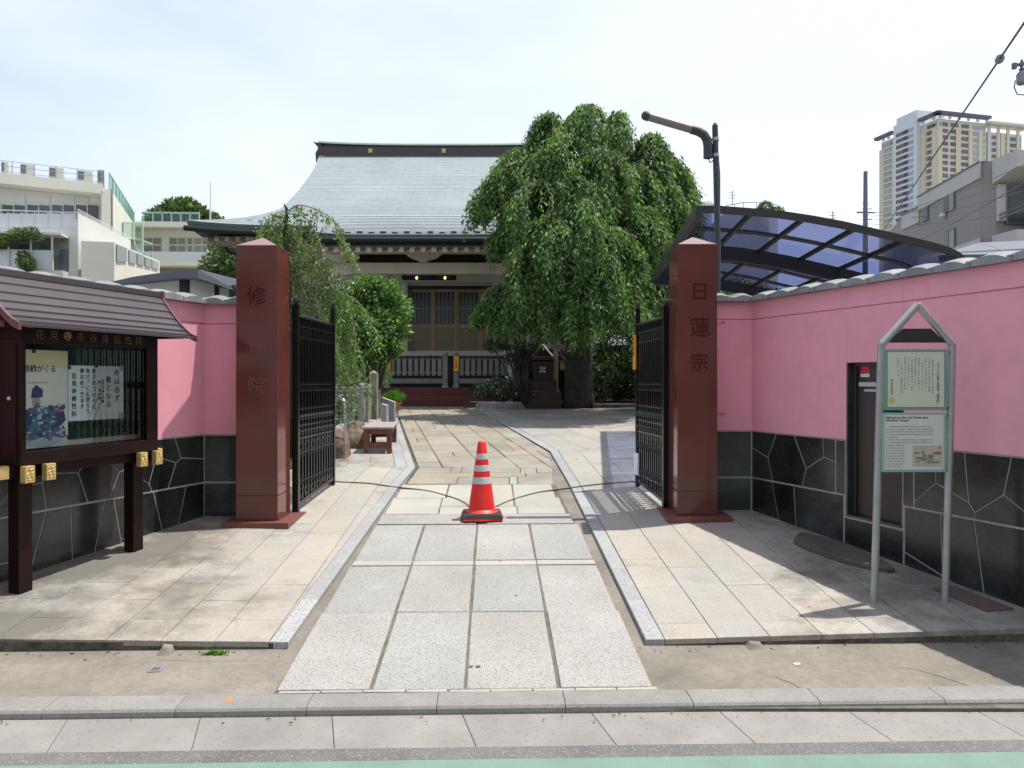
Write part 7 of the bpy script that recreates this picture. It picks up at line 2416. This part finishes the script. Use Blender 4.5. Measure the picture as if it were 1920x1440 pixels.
# ================================================================== YOUNG WEEPING CHERRY
Yw = 9.6
base = Vector((P(548, 700, Yw).x, Yw, .6))
ch = thing('weeping_cherry', 'sparse young weeping cherry with thin arching branches behind the left pillar', 'tree', tuple(base))
mb = MB(); mb.tube([base - Vector((0, 0, .1)), P(545, 620, Yw), P(540, 520, Yw), P(536, 440, Yw), P(538, 392, Yw), P(533, 383, Yw)], [.06, .05, .042, .032, .022, .008], 8)
mb.build('trunk', m_bark, ch, smooth=True)
lp, ld = [], []
arcs = [[(536, 410), (515, 405), (498, 425), (492, 460)], [(538, 425), (520, 430), (505, 450), (500, 480)], [(545, 530), (600, 535), (640, 550), (660, 590), (668, 650)], [(545, 560), (575, 570), (600, 600), (608, 650), (612, 700)], [(540, 480), (590, 500), (612, 530), (625, 580), (630, 640)],
        [(538, 400), (560, 385), (600, 396), (632, 420), (644, 450), (658, 475)],
        [(538, 395), (520, 400), (500, 415), (486, 440), (480, 470)],
        [(538, 430), (560, 455), (590, 476), (620, 490), (640, 515), (650, 560)],
        [(540, 470), (560, 520), (575, 560), (585, 610)],
        [(540, 510), (575, 540), (600, 548), (630, 560), (650, 600), (655, 660), (662, 690)],
        [(545, 545), (590, 546), (625, 545), (670, 565), (700, 615), (708, 622)],
        [(536, 410), (548, 440), (560, 500), (556, 560), (560, 600)],
        [(538, 400), (575, 410), (598, 450), (610, 500), (622, 540)],
        [(538, 405), (525, 430), (515, 450), (510, 462)],
        [(545, 590), (580, 590), (610, 620), (625, 660), (632, 700), (640, 730)],
        [(545, 560), (590, 575), (635, 610), (648, 650), (650, 700)],
        [(540, 440), (556, 470), (590, 520), (612, 575), (618, 630), (622, 690)],
        [(538, 420), (550, 425), (562, 450), (572, 500), (580, 540)],
        [(540, 450), (600, 500), (640, 545), (668, 640), (682, 700), (690, 735)],
        [(545, 600), (600, 640), (640, 680), (655, 720), (660, 760)],
        [(540, 470), (548, 500), (560, 545), (570, 580)]]
for ai, A in enumerate(arcs):
    dep = rnd.uniform(-.5, .6)
    pts = [P(px, py, Yw + dep * (i / len(A))) for i, (px, py) in enumerate(A)]
    fine = []
    for i in range(len(pts) - 1):
        p0, p1, p2, p3 = pts[max(i - 1, 0)], pts[i], pts[i + 1], pts[min(i + 2, len(pts) - 1)]
        for k in range(6):
            s = k / 6
            fine.append(.5 * ((2 * p1) + (-p0 + p2) * s + (2 * p0 - 5 * p1 + 4 * p2 - p3) * s * s + (-p0 + 3 * p1 - 3 * p2 + p3) * s ** 3))
    fine.append(pts[-1])
    L_ = len(fine)
    mb = MB(); mb.tube(fine, [.0075 * (1 - .75 * i / L_) + .0022 for i in range(L_)], 6); mb.build('branch', m_twig, ch, smooth=True)
    dens = 1.0 if ai not in (0,) else .35
    for i in range(3, L_):
        for rep in range((2 if rnd.random() < .55 else 1) if rnd.random() < .95 * dens else 0):
            # hanging side twig
            q = fine[i]; ln_ = rnd.uniform(.08, .40)
            az = rnd.uniform(0, 6.28)
            m = int(6 + ln_ * 34)
            tt = np.linspace(.1, 1, m)
            lp.append(np.stack([q.x + .12 * np.cos(az) * tt, q.y + .12 * np.sin(az) * tt, q.z - ln_ * tt ** 1.3], 1) + nrng.normal(size=(m, 3)) * .022)
            s = nrng.uniform(0, 6.28, m)
            ld.append(np.stack([np.cos(s) * .8, np.sin(s) * .8, -.5 - .6 * nrng.random(m)], 1))
lp, ld = np.concatenate(lp), np.concatenate(ld)
leaves('crown', lp, ld, .054 * (.6 + .7 * nrng.random(len(lp))), .022, m_cherry, ch)
print('cherry leaves', len(lp))

# ================================================================== OTHER PLANTS
def blob_px(lst, Y):
    return [(tuple(P(px, py, Y + dy)), (r, r, r * f)) for (px, py, dy, r, f) in lst]


bush('pruned_pine', 'small cloud-pruned pine before the fence right of the temple steps', 'tree', blob_px([(960, 590, .2, .35, .6), (935, 610, 0, .30, .6), (985, 610, 0, .32, .6), (950, 640, .1, .38, .5), (990, 655, 0, .34, .5), (925, 650, .2, .25, .5), (965, 672, -.1, .30, .4)], 18.0), 6500, .07, .018, m_pineleaf, (P(985, 700, 18.4).x, 18.4, 1.0), parts=('crown', 'trunk'))
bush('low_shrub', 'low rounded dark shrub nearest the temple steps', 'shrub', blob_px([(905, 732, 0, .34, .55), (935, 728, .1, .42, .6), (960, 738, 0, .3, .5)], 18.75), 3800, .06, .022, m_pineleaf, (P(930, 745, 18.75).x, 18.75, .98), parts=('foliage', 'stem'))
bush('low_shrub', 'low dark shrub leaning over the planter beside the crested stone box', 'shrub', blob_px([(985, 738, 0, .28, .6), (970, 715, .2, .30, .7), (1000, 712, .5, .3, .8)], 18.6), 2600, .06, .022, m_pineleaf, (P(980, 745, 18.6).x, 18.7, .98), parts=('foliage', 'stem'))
rock((P(978, 715, 18.9).x, 19.0, 1.35), (.20, .15, .33), 'pale upright garden stone among the dark shrubs', 41, m_greystone)
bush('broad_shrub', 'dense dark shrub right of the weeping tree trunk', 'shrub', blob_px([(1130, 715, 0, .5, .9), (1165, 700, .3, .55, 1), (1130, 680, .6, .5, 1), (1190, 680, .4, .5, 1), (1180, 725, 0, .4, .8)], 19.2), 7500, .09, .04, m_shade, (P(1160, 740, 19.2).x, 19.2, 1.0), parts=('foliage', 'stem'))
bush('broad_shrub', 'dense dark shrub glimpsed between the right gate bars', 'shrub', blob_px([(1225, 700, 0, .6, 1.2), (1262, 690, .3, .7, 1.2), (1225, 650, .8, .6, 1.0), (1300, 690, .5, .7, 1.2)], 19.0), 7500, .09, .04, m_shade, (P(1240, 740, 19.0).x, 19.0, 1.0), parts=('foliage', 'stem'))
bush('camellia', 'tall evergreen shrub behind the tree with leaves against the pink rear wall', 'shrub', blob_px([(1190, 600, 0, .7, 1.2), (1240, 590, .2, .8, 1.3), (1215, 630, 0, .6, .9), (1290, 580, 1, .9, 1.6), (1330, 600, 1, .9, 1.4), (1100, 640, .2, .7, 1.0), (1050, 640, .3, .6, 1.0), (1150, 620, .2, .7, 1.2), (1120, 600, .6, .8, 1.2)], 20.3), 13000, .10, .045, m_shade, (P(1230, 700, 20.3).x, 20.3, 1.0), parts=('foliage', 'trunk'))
bush('garden_shrub', 'green shrub seen through the left gate leaf', 'shrub', blob_px([(575, 640, 0, .35, 1), (600, 675, .1, .32, 1), (560, 690, -.2, .4, 1), (625, 690, .4, .25, .9)], 12.0), 5200, .06, .026, m_clip, (P(590, 740, 12).x, 12.0, .62), parts=('foliage', 'stem'))
bush('garden_shrub', 'leafy shrub behind the stone monuments near the round tree', 'shrub', blob_px([(650, 690, 0, .30, 1), (640, 655, .3, .3, 1), (715, 705, 1.5, .22, 1)], 15.2), 3000, .06, .026, m_clip, (P(655, 750, 15.2).x, 15.2, LZ(15.2)), parts=('foliage', 'stem'))
bush('garden_shrub', 'dark low shrub at the foot of the left garden, behind the gate bars', 'shrub', blob_px([(590, 770, 0, .38, .8), (570, 800, -.3, .3, .7), (620, 775, .4, .25, .8)], 11.2), 3600, .05, .02, m_shade, (P(590, 810, 11.2).x, 11.2, .62), parts=('foliage', 'stem'))
bush('far_tree', 'rounded olive-green treetop rising behind the lower school wing', 'tree', blob_px([(345, 408, 0, 2.0, .75), (310, 415, .5, 1.5, .7), (375, 414, .5, 1.6, .6), (355, 398, 1, 1.2, .6), (398, 425, 1, 1.2, .8), (295, 430, 0, 1.0, .9)], 66), 9000, .42, .22, m_far, (P(345, 600, 66).x, 66, .9), parts=('crown', 'trunk'))
bush('far_tree', 'pale green tree between the school and the left gate pillar', 'tree', blob_px([(432, 500, 0, .9, 1.1), (440, 540, 0, .9, 1), (425, 530, .5, .7, 1), (448, 480, .6, .8, 1)], 26), 4500, .20, .09, m_far, (P(435, 650, 26).x, 26, .9), parts=('crown', 'trunk'))
bush('balcony_plant', 'bushy olive plant trailing along the top of the school loggia', 'plant', blob_px([(15, 450, 0, .35, .5), (40, 440, 0, .38, .6), (58, 437, 0, .32, .6), (70, 448, 0, .2, .4), (-5, 455, 0, .4, .5)], 28.8), 2600, .10, .04, m_far, (P(40, 455, 28.8).x, 28.8, hz_(455, 28.8)), stem=False)
bush('balcony_plant', 'green shrub standing in the school loggia opening', 'plant', blob_px([(50, 492, 0, .32, .8), (55, 500, 0, .25, .6), (45, 478, 0, .2, .7)], 28.7), 1500, .09, .04, m_far, (P(50, 509, 28.7).x, 28.7, hz_(510, 28.7)), stem=True)
bush('roof_terrace_plant', 'leafy plant on the railed roof terrace behind the carport', 'plant', blob_px([(1435, 388, 0, .45, .8), (1455, 396, 0, .5, .5), (1425, 395, 0, .3, .6)], 53), 1600, .14, .07, m_far, (P(1435, 395, 53).x, 53, hz_(397, 53)), stem=False)
bush('lane_shrub', 'bright green leaves glimpsed under the carport above the right wall', 'shrub', blob_px([(1375, 545, 0, .4, .6), (1350, 548, .4, .4, .6), (1410, 552, .4, .4, .5), (1440, 560, .4, .4, .5)], 16), 2600, .08, .035, m_clip, (P(1375, 640, 16).x, 16, .6), parts=('foliage', 'stem'))
# dark hedge closing the court behind carport and wall
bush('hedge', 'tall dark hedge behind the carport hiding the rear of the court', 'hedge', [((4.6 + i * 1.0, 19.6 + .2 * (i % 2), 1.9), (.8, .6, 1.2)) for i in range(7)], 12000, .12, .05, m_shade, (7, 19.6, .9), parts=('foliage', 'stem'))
bush('hedge', 'green hedge behind the white annex and left garden wall', 'hedge', [((-12.5 + i * 1.1, 17.5 + .2 * (i % 2), 1.7), (.8, .6, 1.1)) for i in range(5)], 9000, .12, .05, m_shade, (-10, 17.5, .9), parts=('foliage', 'stem'))

# dry leaves and crumbs lying about
m_dry = leafmat('dry_leaves', [(.10, .065, .03), (.17, .12, .05), (.10, .12, .04)], trans=.1)
pp, dd = [], []
for _ in range(150):
    r_ = rnd.random()
    if r_ < .45: x, v = rnd.uniform(-3.2, 3.2), 4.13 - abs(rnd.gauss(0, .05)); X, Y = S(x, v); z = .092 + .04 * (v - 3.6)
    elif r_ < .7: x, v = rnd.uniform(-3, 3), 3.425 - abs(rnd.gauss(0, .03)); X, Y = S(x, v); z = .062
    else:
        X, Y = rnd.uniform(-2.8, 2.2), rnd.uniform(4.5, 11); z = plat(X, Y) if (X < -1.25 or X > .75) else zr(X, Y)
    pp.append((X, Y, z + .004)); dd.append((rnd.gauss(0, 1), rnd.gauss(0, 1), .12))
leaves('fallen_leaves', np.array(pp), np.array(dd), .018 * (.5 + nrng.random(150)), .010, m_dry, kind='stuff')
